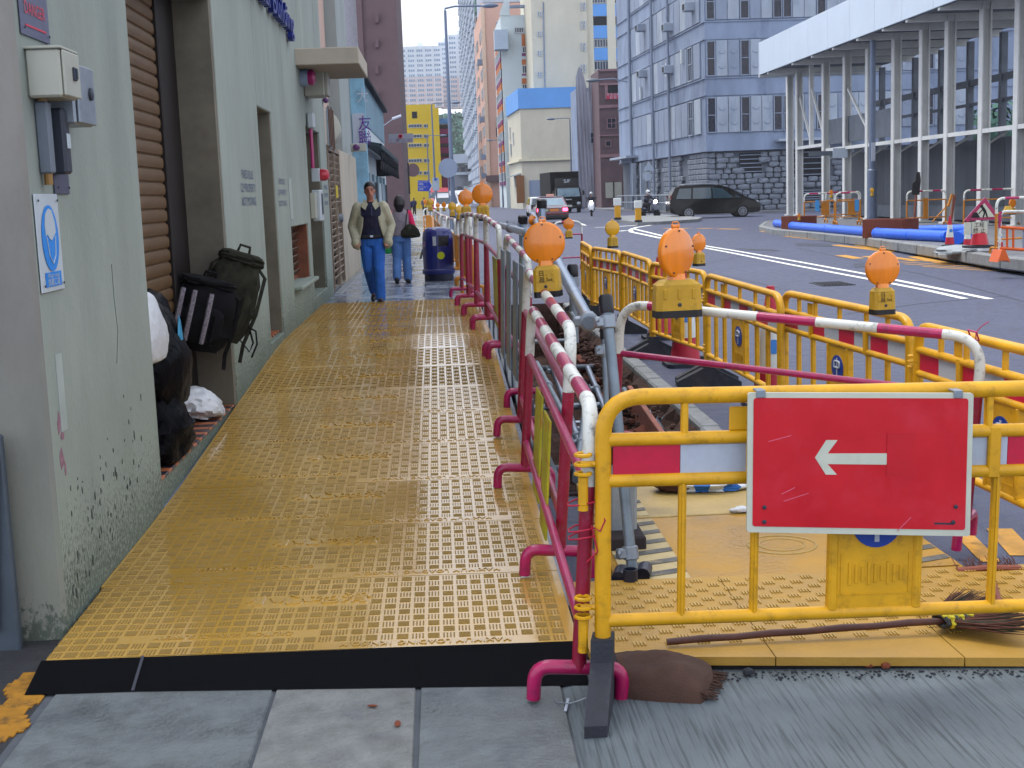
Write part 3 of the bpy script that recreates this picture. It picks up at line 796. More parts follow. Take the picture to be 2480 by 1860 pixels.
MB().tube([B2 @ Vector(q) for q in ((.02, .18, -.18), (.05, .27, -.2), (.05, .31, -.3), (.04, .30, -.42))], .016, 6, flat=.5).tube([B2 @ Vector(q) for q in ((.02, .16, -.3), (.04, .27, -.38), (.03, .28, -.3), (.03, .22, -.2))], .012, 6, flat=.5).build('strap', m_nylon, t, True)
# ------------------------------------------------------------------ second building on the left: cream wall, grey louvred doors
b2 = thing('utility_building', 'cream rendered utility building with a louvred metal door and set back upper storey', 'building', (WX, 25, .4))
m_cream = mat('cream_render', '#b4ac9c', .85, var=.12, scale=1.5, bump=.2, dirt=.3, dirt_c=H('#857d74'), dscale=1.2, streak=.3, world=True)
m_greyr = mat('grey_render', '#9aa2a0', .85, var=.1, scale=1.5, bump=.2, dirt=.25, dirt_c=H('#7c8486'), dscale=1.2, streak=.3, world=True)
MB().box((-2.4, 23.25, 4), (1.24, 3.2, 9.5), bev=.01).build('wall', m_greyr, b2) if False else None
MB().box((-2.35, 21.75, 4.6), (1.1, .3, 9.4), bev=.01).build('wall', m_greyr, b2)
MB().box((-2.5, 23.2, 6.2), (1.0, 2.6, 6.4), bev=.01).build('upper_wall', mat('pink_render', '#c4a89a', .85, var=.08, world=True, streak=.4), b2)
MB().box((-2.36, 27.1, 1.6), (1.14, 5.0, 2.6), bev=.01).build('wall', m_cream, b2)
MB().box((-2.75, 25.2, 5.9), (1.3, 3.2, 6.2), bev=.01).build('upper_wall', MATS['pink_render'], b2)
MB().box((-2.62, 28.3, 5.9), (1.5, 2.9, 6.2), bev=.01).build('upper_wall', m_greyr, b2)
MB().box((-1.72, 25.9, .36), (.16, 8.6, .16), bev=.03).build('plinth', m_kerb, b2)
dr = MB().box((-1.9, 23.2, 1.66), (.06, 2.6, 2.36)).build('louvred_door', m_dark, b2)
lm2 = MB().box((0, 0, 0), (.014, 1.14, .12), Matrix.Rotation(R(38), 3, 'Y')).mesh('louvre', mat('louvre_beige', '#8b7a68', .55, .15, var=.15))
for k in range(19):
    for c in (22.6, 23.85):
        if k in (9, 10) and c > 23: continue
        put('louvre', lm2, dr, True, Matrix.Translation((-1.83, c, .62 + k * .116)))
MB().box((-1.81, 22.0, 1.66), (.06, .09, 2.36)).box((-1.81, 23.22, 1.66), (.06, .1, 2.36)).box((-1.81, 24.46, 1.66), (.06, .09, 2.36)).box((-1.81, 23.2, 2.84), (.06, 2.5, .08)).build('door_frame', MATS['louvre_beige'], dr)
MB().box((-1.78, 23.4, 2.12), (.02, .4, .22)).build('notice', mat('notice_yellow', '#c9b429', .6), dr)
MB().lathe([(.07, 0), (.07, .07)], 10, (-1.78, 23.7, 1.65), Matrix.Rotation(R(90), 3, 'Y')).build('lock', m_galv, dr)
# spiked guard and tin cowl over the door
gd = thing('spiked_guard', 'rusty spiked metal guard standing on top of the louvred door', 'guard', (-1.8, 22.6, 2.9))
for k in range(9): MB().box((-1.76 + .012 * (k % 2), 21.95 + k * .16, 3.18), (.02, .1, .62 + .05 * (k % 3)), bev=.0).build('spike', m_louv if k % 2 else m_galv, gd)
cw_ = thing('extract_cowl', 'round pale vent cowl on the wall above the cream parapet', 'vent cowl', (-1.8, 25, 3))
MB().lathe([(.30, 0), (.34, .05), (.34, .34), (.30, .36)], 22, (-2.1, 25.2, 3.25), Matrix.Rotation(R(78), 3, 'X')).build('hood', m_boxw, cw_, True)
bellv('plum coloured alarm bell on the cream parapet wall', 863, 357, 16, m_bell2, 27.5, True)
bellv('small plum bell at the top of the spiked guard', 789, 243, 13, m_bell2, 21.5, False)

t = thing('metal_gate', 'grey metal gate leaf at the foot of the weathered end wall', 'gate', (-2.1, 5.72, 0))
MB().box((-2.16, 5.74, .46), (.40, .05, 1.05), bev=.008).build('leaf', mat('gate_grey', '#4f5a66', .5, .3, var=.15), t); MB().bar((-2.05, 5.70, .1), (-1.98, 5.70, .9), .02, .02).build('stay', m_steel_dk, t)

# marks on the near wall
m_pinkm = mat('old_red_paint', '#8f6a78', .9, var=.3, scale=30, world=True); m_spot = mat('wall_grime', '#39403f', .9, var=.3, scale=20, world=True)
rw_ = random.Random(23)
def blot(u, v, r, m, name, n=9, ex=1.0, th=.0015):
    c = at_x(u, v, WX); P = []
    for i in range(n):
        a = 2 * math.pi * i / n; q = r * rw_.uniform(.45, 1.1); P.append((c.y + q * math.cos(a), c.z + q * ex * math.sin(a)))
    MB().prism(P, lambda a, b, d: Vector((d, a, b)), WX + .0005, WX + .0005 + th).build(name, m, bld)
for u, v, r, ex in ((142, 1030, .03, 2.2), (150, 1052, .035, 1), (150, 1110, .045, 1.2), (158, 1135, .02, 2)): blot(u, v, r, m_pinkm, 'paint_mark', ex=ex)
for k in range(70):
    u, v = rw_.uniform(170, 345), 0
    lo = 1500 - (u - 170) * 1.75; v = lo - abs(rw_.gauss(0, 1)) * 120 - 20
    blot(u, v, rw_.uniform(.004, .016), m_spot, 'grime_spot', 6, rw_.uniform(1, 2.6))
for k in range(16): blot(rw_.uniform(520, 600), rw_.uniform(800, 940), rw_.uniform(.006, .018), m_spot, 'grime_spot', 6, rw_.uniform(.8, 2))
MB().tube([at_x(*q, WX + .001) for q in ((270, 640), (276, 720), (285, 800), (283, 880))], .0015, 4).build('crack', m_spot, bld)
# ================================================================== WARNING LAMPS (prototype, copied later)
m_lens = mat('amber_lens', '#ee860c', .2, var=.22, scale=9, bump=.0, bscale=160, coat=.6, streak=.12)
m_lens_y = mat('yellow_lens', '#dca50a', .22, var=.15, scale=6, bump=.0, bscale=120, coat=.5, streak=.12)
m_lamp_y = mat('lamp_yellow', '#bf961c', .45, var=.15, scale=7, bump=.1, dirt=.55, dirt_c=H('#7d6a2a'), dscale=12)
m_lamp_b = mat('lamp_black', '#0e0f16', .5, var=.2)
m_ink = mat('marker_ink', '#16161c', .8)
PROTO_FAR = Matrix.Translation((0, -300, -50))
def frustum(mb, w0, d0, w1, d1, z0, z1, ch=.2, mi=0):
    def ring(w, d, z):
        cx, cy = w * ch, d * ch; x, y = w / 2, d / 2
        return [Vector(p) for p in ((-x + cx, -y, z), (x - cx, -y, z), (x, -y + cy, z), (x, y - cy, z), (x - cx, y, z), (-x + cx, y, z), (-x, y - cy, z), (-x, -y + cy, z))]
    return mb.loft([ring(w0, d0, z0), ring(w1, d1, z1)], mi)
def make_lamp(M, label, m_l, writing=True, bw=1.0, dyaw=0.0):
    t = thing('warning_lamp', label, 'warning lamp', group='amber roadwork warning lamps', M=M)
    frustum(MB(), .150 * bw, .118, .148 * bw, .116, 0, .034, .12).build('base', m_lamp_b, t, world=False)
    mb = MB(); frustum(mb, .150 * bw, .112, .142 * bw, .104, .034, .155, .13); frustum(mb, .142 * bw, .104, .104 * bw, .072, .155, .178, .13)
    for x in (-.046 * bw, 0, .046 * bw): mb.box((x, -.055, .112), (.016, .008, .05), bev=.003)
    mb.build('battery_box', m_lamp_y, t, world=False)
    MB().lathe([(.009, 0), (.009, .005), (.004, .007)], 10, (.0, -.056, .062), Matrix.Rotation(R(90), 3, 'X')).build('bolt', m_steel_dk, t, world=False)
    mb = MB(); frustum(mb, .082, .06, .074, .05, .176, .205, .2); mb.build('neck', m_l, t, world=False)
    RX = Matrix.Rotation(R(dyaw), 3, 'Z') @ Matrix.Rotation(R(90), 3, 'X')
    prof = [(.117, 0), (.118, .012), (.113, .018)] + [(.112 - i * .0042, .0185 + .016 * (1 - ((.112 - i * .0042) / .112) ** 2) + (.0011 if i % 2 else 0)) for i in range(25)] + [(.006, .0355)]
    MB().lathe([(.112, -.012), (.119, -.009), (.119, .009), (.112, .012)], 36, (0, 0, .305), RX).build('rim', m_l, t, True, world=False)
    MB().lathe(prof, 36, (0, 0, .305), RX).build('lens', m_l, t, True, world=False)
    MB().lathe(prof, 36, (0, 0, .305), Matrix.Rotation(R(dyaw), 3, 'Z') @ Matrix.Rotation(R(-90), 3, 'X')).build('lens', m_l, t, True, world=False)
    scr = MB()
    for a in (15, 90, 160, 245, 295):
        scr.box(Matrix.Rotation(R(dyaw), 3, 'Z') @ Vector((.103 * math.cos(R(a)), -.0225, 0)) + Vector((0, 0, .305 + .103 * math.sin(R(a)))), (.009, .012, .009), bev=.003)
    tag(scr.build('screws', m_steel_dk, t, world=False), kind='stuff')
    MB().box((0, 0, .43), (.04, .022, .016), bev=.004).tube([(-.018, 0, .436), (-.012, 0, .45), (.012, 0, .45), (.018, 0, .436)], .003, 6).build('cap', m_l, t, world=False)
    if writing:
        text('日', m_ink, t, (-.02, -.0575, .135), (1, 0, 0), (0, 0, 1), .035, 1, world=False); text('昌', m_ink, t, (-.02, -.0585, .098), (1, 0, 0), (0, 0, 1), .035, 1, world=False)
        text('See7', m_ink, t, (.03, -.0585, .1), (1, 0, 0), (0, .0, 1), .028, .9, world=False)
    return t
def lamp(u, v, dpx, y, yaw, label, m_l=None, writing=False, tilt=0.0, bw=1.0, dyaw=0.0):
    """disc centre at photo pixel (u, v) on the plane y; dpx is its diameter"""
    p = at_y(u, v, y); s = dpx * y / 3139 / .238
    M = Matrix.Translation(p) @ Matrix.Rotation(R(yaw), 4, 'Z') @ Matrix.Rotation(R(tilt), 4, 'Y') @ Matrix.Scale(s, 4) @ Matrix.Translation((0, 0, -.305))
    key = (m_l or m_lens).name + str(writing) + str(bw)
    if key not in LAMPS:
        LAMPS[key] = make_lamp(M, label, m_l or m_lens, writing, bw, dyaw); return LAMPS[key]
    return dup(LAMPS[key], M, label)
LAMPS = {}
# ================================================================== STEEL BARRIERS (rounded hoop frame with arched feet)
m_mag = mat('magenta_paint', '#a80f55', .32, var=.18, scale=5, bump=.08, bscale=60, dirt=.75, dirt_c=H('#5e2038'), dscale=24, coat=.25)
m_magd = mat('crimson_paint', '#8f0d34', .38, var=.18, scale=4, dirt=.55, dirt_c=H('#7a5a68'), dscale=30, coat=.15)
m_wpt = mat('chipped_white', '#d9dcd6', .4, var=.06, scale=6, dirt=.9, dirt_c=H('#33343c'), dscale=17)
m_or = mat('ochre_paint', '#c07a1a', .45, var=.15, scale=6, dirt=.3, dirt_c=H('#6a4016'), dscale=12)
def seg_tube(mb, path, r, cuts, n=12):
    """tube whose paint colour changes at the given arc lengths: cuts = [(length, material index), ...]"""
    P = [Vector(p) for p in path]
    acc = [0]
    for i in range(1, len(P)): acc.append(acc[-1] + (P[i] - P[i - 1]).length)
    def pt(s):
        for i in range(1, len(P)):
            if s <= acc[i] + 1e-9:
                return P[i - 1].lerp(P[i], (s - acc[i - 1]) / max(1e-9, acc[i] - acc[i - 1]))
        return P[-1]
    s0 = 0
    for s1, mi in cuts:
        s1 = min(s1, acc[-1])
        if s1 - s0 < 1e-4: continue
        q = [pt(s0)] + [P[i] for i in range(len(P)) if s0 + 1e-4 < acc[i] < s1 - 1e-4] + [pt(s1)]
        mb.tube(q, r * (1.0 if mi else 1.015), n, mi, caps=True); s0 = s1
    return acc[-1]
def hoop_barrier(p0, p1, label, Hh=1.12, lean=0.0, r=.028, style='mag', foot=.17, group='magenta and white steel barriers beside the ramp', bands=.34, wallfoot=True):
    p0, p1 = Vector(p0), Vector(p1); d = p1 - p0; L = d.length
    X = d.normalized(); Yv = Vector((-X.y, X.x, 0)).normalized(); Z = X.cross(Yv)
    Rm = Matrix((X, Yv, Z)).transposed() @ Matrix.Rotation(lean, 3, 'X')
    M = Matrix.Translation(p0) @ Rm.to_4x4()
    t = thing('hoop_barrier', label, 'barrier', group=group, M=M)
    a, b = (m_mag, m_magd) if style == 'mag' else (m_or, m_or)
    c_ = m_mag
    path = round_path([(0, 0, .12), (0, 0, Hh), (L, 0, Hh), (L, 0, .12)], .17, 6)
    tot = 0
    for i in range(1, len(path)): tot += (path[i] - path[i - 1]).length
    pst = Hh - .42
    cuts = [(pst, 1)]; s = pst + .42; cuts.append((s, 0)); k = 1
    end = tot - pst - .42
    while s < end - 1e-3:
        s = min(end, s + bands); cuts.append((s, 2 if k % 2 else 0)); k += 1
    cuts += [(tot - pst, 0), (tot, 1)]
    mb = MB(); seg_tube(mb, path, r, cuts, 12); mb.build('frame', [m_wpt, b, c_], t, True, world=False)
    for z in (Hh - .30, .30):
        MB().tube([(0, 0, z), (L, 0, z)], r * .72, 10).build('rail', a, t, True, world=False)
    if wallfoot:
        for x in (0, L):
            MB().tube(round_path([(x, -foot, 0), (x, -foot, .13), (x, foot, .13), (x, foot, 0)], .12, 6), r * .98, 10).build('foot', a, t, True, world=False)
    t['L'] = L; del t['L']
    return t
def RB(x, y): return (x, y, ramp_z(y) if y < 19.2 else .42)
A = hoop_barrier((.455, 4.76, .015), (.47, 8.05, .105), 'nearest magenta steel barrier, its chipped white corner bend beside the red arrow board', 1.15, R(4.2), .029)
B = hoop_barrier((.52, 6.22, ramp_z(6.2)), (.53, 9.4, ramp_z(9.4)), 'magenta barrier overlapping the nearest one, just before the first big amber lamp', 1.23, R(4.5), .029)
rows = [(.66, 10.4, .60, 12.6, 'magenta barrier carrying grey metal sheets just behind the first warning lamp'),
        (.57, 12.75, .51, 14.7, 'magenta barrier in the row beside the far half of the ramp'), (.50, 14.85, .43, 16.5, 'magenta barrier beside the last sheets of the ramp'),
        (.46, 16.62, .37, 18.1, 'magenta barrier near the litter bin, first one below the twin amber lamps'), (.40, 18.2, .31, 19.95, 'magenta barrier at the far end of the ramp beside the blue bin')]
for i_, (xa, a, xb, b, lab) in enumerate(rows): hoop_barrier(RB(xa, a), RB(xb, b), lab, 1.20 if i_ == 0 else 1.26, R(2.0 - (i_ % 2) * 1.2), .029)
orow = [((.5, 20.4), (.45, 22.6)), ((.43, 22.8), (.36, 25.6)), ((.33, 25.9), (.22, 29)), ((.2, 29.4), (.1, 33)), ((.08, 33.5), (0, 38)), ((0, 38.6), (-.1, 44)), ((-.12, 45), (-.25, 52)), ((-.62, 56), (.1, 56.2))]
olab = ['ochre legged barrier right behind the blue litter bin', 'ochre legged barrier second behind the blue litter bin', 'ochre legged barrier third behind the blue litter bin', 'ochre barrier fourth behind the blue litter bin', 'ochre barrier fifth behind the blue litter bin', 'ochre barrier with sandy boards far along the kerb works', 'ochre barrier last of the row along the kerb works', 'ochre barrier set across the pavement beside the far walkers']
for (a, b), lab in zip(orow, olab):
    o = hoop_barrier((a[0], a[1], .42), (b[0], b[1], .42), lab, 1.08, 0, .03, 'ochre', group='ochre barriers along the kerb works')
    MB().box(((Vector(b) - Vector(a)).length * .5, 0, .55), ((Vector(b) - Vector(a)).length * .8, .02, .5), bev=.004).build('infill_board', m_or, o, world=False)
# the barrier set across the trench
C0 = at_y(1418, 1060, 7.75); C0.z = .22
Cb = hoop_barrier((1.0, 7.72, .20), (2.70, 6.52, .05), 'magenta and white barrier set across the trench behind the yellow barrier', 1.09, 0, .027, foot=.17)
# boards tied in the row
m_flame = mat('lime_board', '#a9a41e', .5, var=.25, scale=5, dirt=.8, dirt_c=H('#b03a2a'), dscale=6)
t = thing('tied_board', 'lime yellow board with red swirls tied inside the nearest magenta barrier', 'board', (.5, 6.8, .2))
MB().box((.50, 6.62, .50), (.012, .36, .62), Matrix.Rotation(R(4), 3, 'Y'), .002).build('board', m_flame, t); MB().box((.51, 7.25, .54), (.012, .42, .6), Matrix.Rotation(R(4), 3, 'Y'), .002).build('board', m_flame, t)
t = thing('metal_sheet', 'pale grey folded metal sheets hung on the third magenta barrier', 'metal sheet', (.56, 11, .4))
for y, h in ((10.55, 1.02), (11.05, 1.0), (11.6, 1.04), (12.15, 1.0)):
    MB().box((.645 - (y - 10.5) * .045, y, .36 + (y - 10.4) * .05 + h / 2), (.018, .5, h), Matrix.Rotation(R(2), 3, 'Y'), .004).build('sheet', m_galv, t)
t = thing('tied_board', 'lime and ochre boards hung behind the posts beside the litter bin', 'board', (.55, 14, .5))
MB().box((.57, 13.6, .95), (.014, .9, .72), bev=.002).build('board', m_flame, t); MB().box((.57, 15.7, .95), (.014, .7, .72), bev=.002).build('board', m_or, t)
# wire ties
m_wire = mat('red_wire', '#b01038', .45)
t = thing('wire_tie', 'red wire twisted round the barrier post and the yellow frame', 'wire tie', (.53, 4.75, .6))
for z in (.80, .70, .67):
    MB().tube([(.47 + .065 * math.cos(a / 9 * 6.28) + .03, 4.73 + .045 * math.sin(a / 9 * 6.28), z + .008 * math.sin(a)) for a in range(9)], .0035, 6, closed=True).build('loop', m_wire, t)
MB().tube([(.55, 4.69, .8), (.57, 4.67, .74), (.55, 4.67, .7), (.52, 4.68, .72), (.54, 4.68, .62), (.50, 4.69, .58)], .0035, 6).build('tail', m_wire, t)

# ================================================================== YELLOW PLASTIC BARRIERS
m_yp = mat('yellow_plastic', '#dda410', .42, var=.16, scale=5, bump=.06, dirt=.55, dirt_c=H('#7d5a14'), dscale=13)
m_redf = mat('red_reflective', '#c4123c', .4, var=.08, scale=30); m_whf = mat('white_reflective', '#b4bccb', .4, var=.05, scale=30)
m_rub = mat('rubber_block', '#2a2d36', .7, var=.22, scale=8, bump=.2, bscale=60, dirt=.3, dirt_c=H('#5a5e66'), dscale=10)
m_lblue = mat('emblem_blue', '#0d3a9a', .4, var=.06)
LP_ = 2.1
def plastic_barrier(M, label, group='yellow plastic barriers fencing the trench', printing=True):
    t = thing('plastic_barrier', label, 'barrier', group=group, M=M)
    k = dict(parent=t, world=False)
    MB().tube(round_path([(0, 0, .18), (0, 0, 1.20), (LP_, 0, 1.20), (LP_, 0, .18)], .15, 7), .031, 14).build('frame', m_yp, smooth=True, **k)
    for z, r in ((1.04, .026), (.885, .026), (.345, .026)):
        MB().tube([(0, 0, z), (LP_, 0, z)], r, 12).build('rail', m_yp, smooth=True, **k)
    for x in (.305, .62, 1.05, 1.48, 1.795): MB().box((x, 0, 1.12), (.026, .03, .14), bev=.005).build('bar', m_yp, **k)
    for x in (.30, .58, 1.52, 1.80): MB().box((x, 0, .615), (.028, .034, .52), bev=.006).box((x, -.018, .615), (.008, .008, .51)).build('bar', m_yp, **k)
    n = 8
    for i in range(n):
        x0 = .036 + i * (LP_ - .072) / n; wd = (LP_ - .072) / n
        MB().box((x0 + wd / 2, 0, .962), (wd - .002, .014, .112)).build('reflector', m_redf if i % 2 == 0 else m_whf, **k)
    for x in (.49, .51): pass
    MB().box((.565, -.006, .96), (.05, .04, .2), bev=.006).box((1.5, -.006, .96), (.05, .04, .2), bev=.006).build('bracket', m_yp, **k)
    MB().box((.52, .0, 1.11), (.09, .012, .09), bev=.004).build('tab', m_yp, **k)
    mb = MB(); mb.box((1.05, 0, .615), (.36, .03, .52), bev=.006); mb.box((.885, 0, .615), (.035, .05, .52), bev=.008).box((1.215, 0, .615), (.035, .05, .52), bev=.008)
    p = mb.build('panel', m_yp, **k)
    mb = MB()
    for i in range(9): mb.box((.95 + i * .025, -.017, .50), (.012, .006, .09 - .015 * (i % 3)), bev=.002)
    mb.box((1.05, -.016, .42), (.27, .004, .006)).box((.917, -.016, .50), (.006, .004, .16)).box((1.183, -.016, .50), (.006, .004, .16))
    tag(mb.build('moulding', m_yp, p, world=False), kind='stuff')
    RX = Matrix.Rotation(R(90), 3, 'X')
    for sgn in (1, -1):
        e = MB().lathe([(.098, 0), (.098, .004)], 28, (1.05, -.016 * sgn, .70), Matrix.Rotation(R(90 * sgn), 3, 'X')).build('emblem', m_lblue, p, world=False)
        e2 = MB().box((1.05, -.022 * sgn, .70), (.018, .003, .15)).tube(round_path([(1.005, -.022 * sgn, .70), (1.095, -.022 * sgn, .70), (1.095, -.022 * sgn, .75), (1.005, -.022 * sgn, .75), (1.005, -.022 * sgn, .702)], .02, 3), .008, 6)
        e2.build('emblem_mark', m_whf, p, world=False)
    for x in (0, LP_):
        mb = MB(); mb.prism([(-.30, 0), (.30, 0), (.30, .055), (.055, .2), (.05, .285), (-.05, .285), (-.055, .2), (-.30, .055)], lambda a, b, d: Vector((d + a * .24, a, b)), x - .042, x + .042)
        mb.build('rubber_foot', m_rub, **k)
    for z in (.95, .40):
        mb = MB().tube([(-.03, -.0, z), (-.085, 0, z)], .012, 8)
        for dz in (-.036, 0, .036): mb.tube([(-.075 + .028 * math.cos(a * .7854), .028 * math.sin(a * .7854), z + dz) for a in range(8)], .008, 6, closed=True)
        mb.box((-.075, 0, z - .1), (.035, .035, .12), bev=.008); mb.lathe([(.02, 0), (.02, .02)], 10, (-.075, 0, z - .175))
        mb.build('hinge_clip', m_yp, **k)
    return t
Mf = Matrix.Translation((.545, 4.70, .0)) @ Matrix.Rotation(R(1.8), 4, 'Z') @ Matrix.Rotation(R(1.6), 4, 'Y')
pb = plastic_barrier(Mf, 'nearest yellow plastic barrier, standing across the front and holding the red arrow board')
tops = [((1409, 586), (1431, 599)), ((1436, 600), (1502, 610)), ((1507, 610), (1575, 632)), ((1578, 637), (1708, 660)), ((1712, 665), (1890, 715)), ((1900, 707), (2205, 770)), ((2225, 785), None)]
flab = ['farthest yellow plastic barrier of the fence beside the trench', 'yellow plastic barrier with a yellow lens lamp at its end', 'yellow plastic barrier between the yellow lens lamp and the pair of amber lamps',
        'yellow plastic barrier with a small amber lamp at its end, behind the big barrier lamp', 'yellow plastic barrier with a red and white cone standing behind it', 'yellow plastic barrier topped by the lamp marked See7', 'yellow plastic barrier with a pink string bow on its top rail']
FENCE = []
for (a, b), lab in zip(tops, flab):
    p = on(a[0], a[1], road_z, 1.10)
    q = on(b[0], b[1], road_z, 1.10) if b else Vector((2.92, 5.35, 1.1))
    p.z = road_z(p.y) ; q.z = road_z(q.y)
    d = q - p; X = d.normalized(); Yv = Vector((-X.y, X.x, 0)).normalized(); Z = X.cross(Yv)
    s = d.length / LP_
    M = Matrix.Translation(p) @ Matrix((X, Yv, Z)).transposed().to_4x4() @ Matrix.Diagonal((s, 1, .912, 1))
    dup(pb, M, lab); FENCE.append((p, q, M))
    print('fence', [round(x, 2) for x in p], [round(x, 2) for x in q], round(d.length, 2))
# red arrow board hung on the front barrier
m_rb = mat('sign_red_sheet', '#c8041c', .42, var=.08, scale=5, dirt=.3, dirt_c=H('#d8405a'), dscale=4, rvar=.1)
m_cream_s = mat('sign_border', '#c9cdbd', .45, var=.05, scale=10, dirt=.2, dirt_c=H('#8f948a'), dscale=8)
tb = thing('arrow_board', 'red rectangular board with a white arrow pointing left, hung on the yellow barrier', 'sign', (1.2, 4.64, .6))
TL, TR, BR_, BL = at_y(1810, 950, 4.64), at_y(2355, 951, 4.66), at_y(2346, 1297, 4.66), at_y(1807, 1287, 4.64)
def bd(s, t_, off=0):     # 0..1 across, 0..1 down
    p = TL.lerp(TR, s).lerp(BL.lerp(BR_, s), t_); return p + Vector((0, -1, 0)) * off
def bq(mb, s0, t0, s1, t1, o0, o1, mi=0, r=.0):
    if r:
        ar = (TR - TL).length / (TL - BL).length; P = []
        for cx, cy, a0 in ((s1 - r, t1 - r * ar, 0), (s0 + r, t1 - r * ar, 90), (s0 + r, t0 + r * ar, 180), (s1 - r, t0 + r * ar, 270)):
            for k in range(5): a = R(a0 + 90 * k / 4); P.append((cx + r * math.cos(a), cy + r * ar * math.sin(a)))
    else: P = [(s0, t1), (s0, t0), (s1, t0), (s1, t1)][::-1]
    return mb.prism(P[::-1], lambda a, b, d: bd(a, b, d), o0, o1, mi)
bq(MB(), 0, 0, 1, 1, 0, .012, r=.012).build('backing', m_cream_s, tb)
bq(MB(), .024, .036, .976, .955, .0125, .0145, r=.012).build('face', m_rb, tb)
aw = [(.296, .455), (.345, .33), (.395, .33), (.352, .425), (.622, .42), (.628, .50), (.352, .50), (.395, .575), (.345, .575)]
MB().prism(aw, lambda a, b, d: bd(a, b, d), .0148, .0160).build('arrow', m_cream_s, tb)
bq(MB(), .615, .28, .735, .575, .0162, .0168).build('patch', mat('sign_red_patch', '#c0061c', .42, var=.08, scale=9), tb)
for s, t_ in ((.075, .92), (.075, .815), (.93, .79), (.92, .90)):
    MB().lathe([(.008, 0), (.008, .004), (.004, .006)], 10, bd(s, t_, .015), Matrix.Rotation(R(90), 3, 'X')).build('bolt', m_steel_dk, tb)
bq(MB(), .835, .905, .925, .918, .0147, .0155).build('scuff', m_steel_dk, tb)
m_scr = mat('pale_scratch', '#d86a86', .6)
for a in ((.09, .345, .19, .30), (.15, .72, .21, .67), (.16, .77, .27, .71), (.67, .97, .73, .87)):
    p, q = bd(a[0], a[1], .0147), bd(a[2], a[3], .0147); MB().bar(p, q, .0024, .001, (0, 1, 0)).build('scratch', m_scr, tb)
for s in (.055, .93):
    MB().box(bd(s, -.012, -.012), (.034, .06, .008), bev=.002).box(bd(s, .012, .016), (.034, .005, .024), bev=.002).build('hook', m_galv, tb)

# the fence lamps and the others
lamp(1318, 588, 102, 7.85, -16, 'big amber lamp with marker writing on top of the magenta barrier end', None, True, tilt=-3)
lamp(1637, 612, 122, 7.25, 4, 'biggest amber lamp, turned aside, on the barrier set across the trench', bw=1.5, dyaw=36)
lamp(2137, 650, 88, 7.95, 6, 'amber lamp marked See7 on the yellow plastic barrier', None, True)
lamp(1692, 588, 44, 10.7, 30, 'small amber lamp half hidden behind the biggest amber lamp')
lamp(1483, 553, 37, 12.8, 14, 'lamp with a yellow lens on the yellow plastic barrier', m_lens_y)
lamp(1377, 543, 27, 17.5, 0, 'small amber lamp on the magenta barrier out on the carriageway')
lamp(1168, 470, 50, 17.3, -4, 'larger of the twin amber lamps above the magenta row')
lamp(1128, 479, 37, 19.6, 4, 'smaller of the twin amber lamps above the magenta row')
lamp(1290, 534, 24, 13.5, 30, 'orange lamp dome peeping out over the first big amber lamp')
fl = [(1042, 490, 17, 40, m_lens_y, 'yellow lamp standing over the ochre barriers beside the walkers'), (1095, 500, 20, 27, m_lens_y, 'yellow lamp tipped over behind the twin amber lamps'), (1112, 508, 20, 24, m_lens_y, 'yellow lamp just left of the twin amber lamps'),
      (1060, 497, 11, 46, m_lens, 'tiny amber lamp over the ochre barriers near the lamp post foot'), (1075, 496, 12, 40, m_lens, 'tiny amber lamp second over the ochre barriers near the lamp post foot'), (1030, 489, 11, 50, m_lens, 'tiny amber lamp nearest the far walkers')]
for u, v, d, y, m, lab in fl: lamp(u, v, d, y, random.uniform(-40, 40), lab, m)
# magenta hoop out on the road carrying the small lamp
q = on(1380, 655, road_z); hoop_barrier((q.x - .35, q.y, q.z), (q.x + .32, q.y + .1, q.z), 'short magenta barrier standing on the carriageway under a small amber lamp', 1.15, 0, .024)
# pink string bow
t = thing('string_bow', 'pink plastic string tied in a bow round the yellow top rail', 'string')
p = at_y(2358, 812, 6.6)
MB().tube([p + Vector(v) for v in ((-.03, 0, .03), (0, -.035, .02), (.03, 0, -.03), (0, .035, -.02))], .005, 6, closed=True).tube([p + Vector(v) for v in ((0, -.03, .02), (.03, -.03, .05), (.07, -.02, .07))], .003, 5).tube([p + Vector(v) for v in ((0, -.03, .02), (.0, -.03, -.05), (-.03, -.03, -.07))], .003, 5).build('loop', m_mag, t)
# ================================================================== TRENCH
TX0, TX1 = .60, 2.04
rt = random.Random(11)
def rough_wall(x, y0, y1, z0, z1, face, seed, amp=.06, nx=60, nz=8):
    rr = random.Random(seed); mb = MB(); V = []
    for i in range(nx + 1):
        y = y0 + (y1 - y0) * i / nx
        for k in range(nz + 1):
            f = k / nz
            V.append((x + face * rr.uniform(0, amp) * (1 if 0 < k < nz else .2), y, z0 + (z1 - z0 + road_z(y) * 1) * f + rr.uniform(-.01, .01)))
    F = []
    for i in range(nx):
        for k in range(nz):
            a = i * (nz + 1) + k
            q = (a, a + 1, a + nz + 2, a + nz + 1)
            F.append(q if face > 0 else q[::-1])
    return mb.add(V, F)
struct('trench_wall', rough_wall(TX1 + .02, 8.2, 22, -.95, -.02, -1, 1, .14), m_earth)
struct('trench_wall', rough_wall(TX0 - .02, 8.2, 22, -.95, .0, 1, 2, .05), m_earth)
struct('trench_wall', MB().quad((TX0 - .1, 8.2, -.95), (TX1 + .1, 8.2, -.95), (TX1 + .1, 8.2, .02), (TX0 - .1, 8.2, .02)).quad((TX1 + .1, 22, -.95), (TX0 - .1, 22, -.95), (TX0 - .1, 22, .1), (TX1 + .1, 22, .1)), m_earth)
mb = MB(); V = []
nx, ny = 12, 80
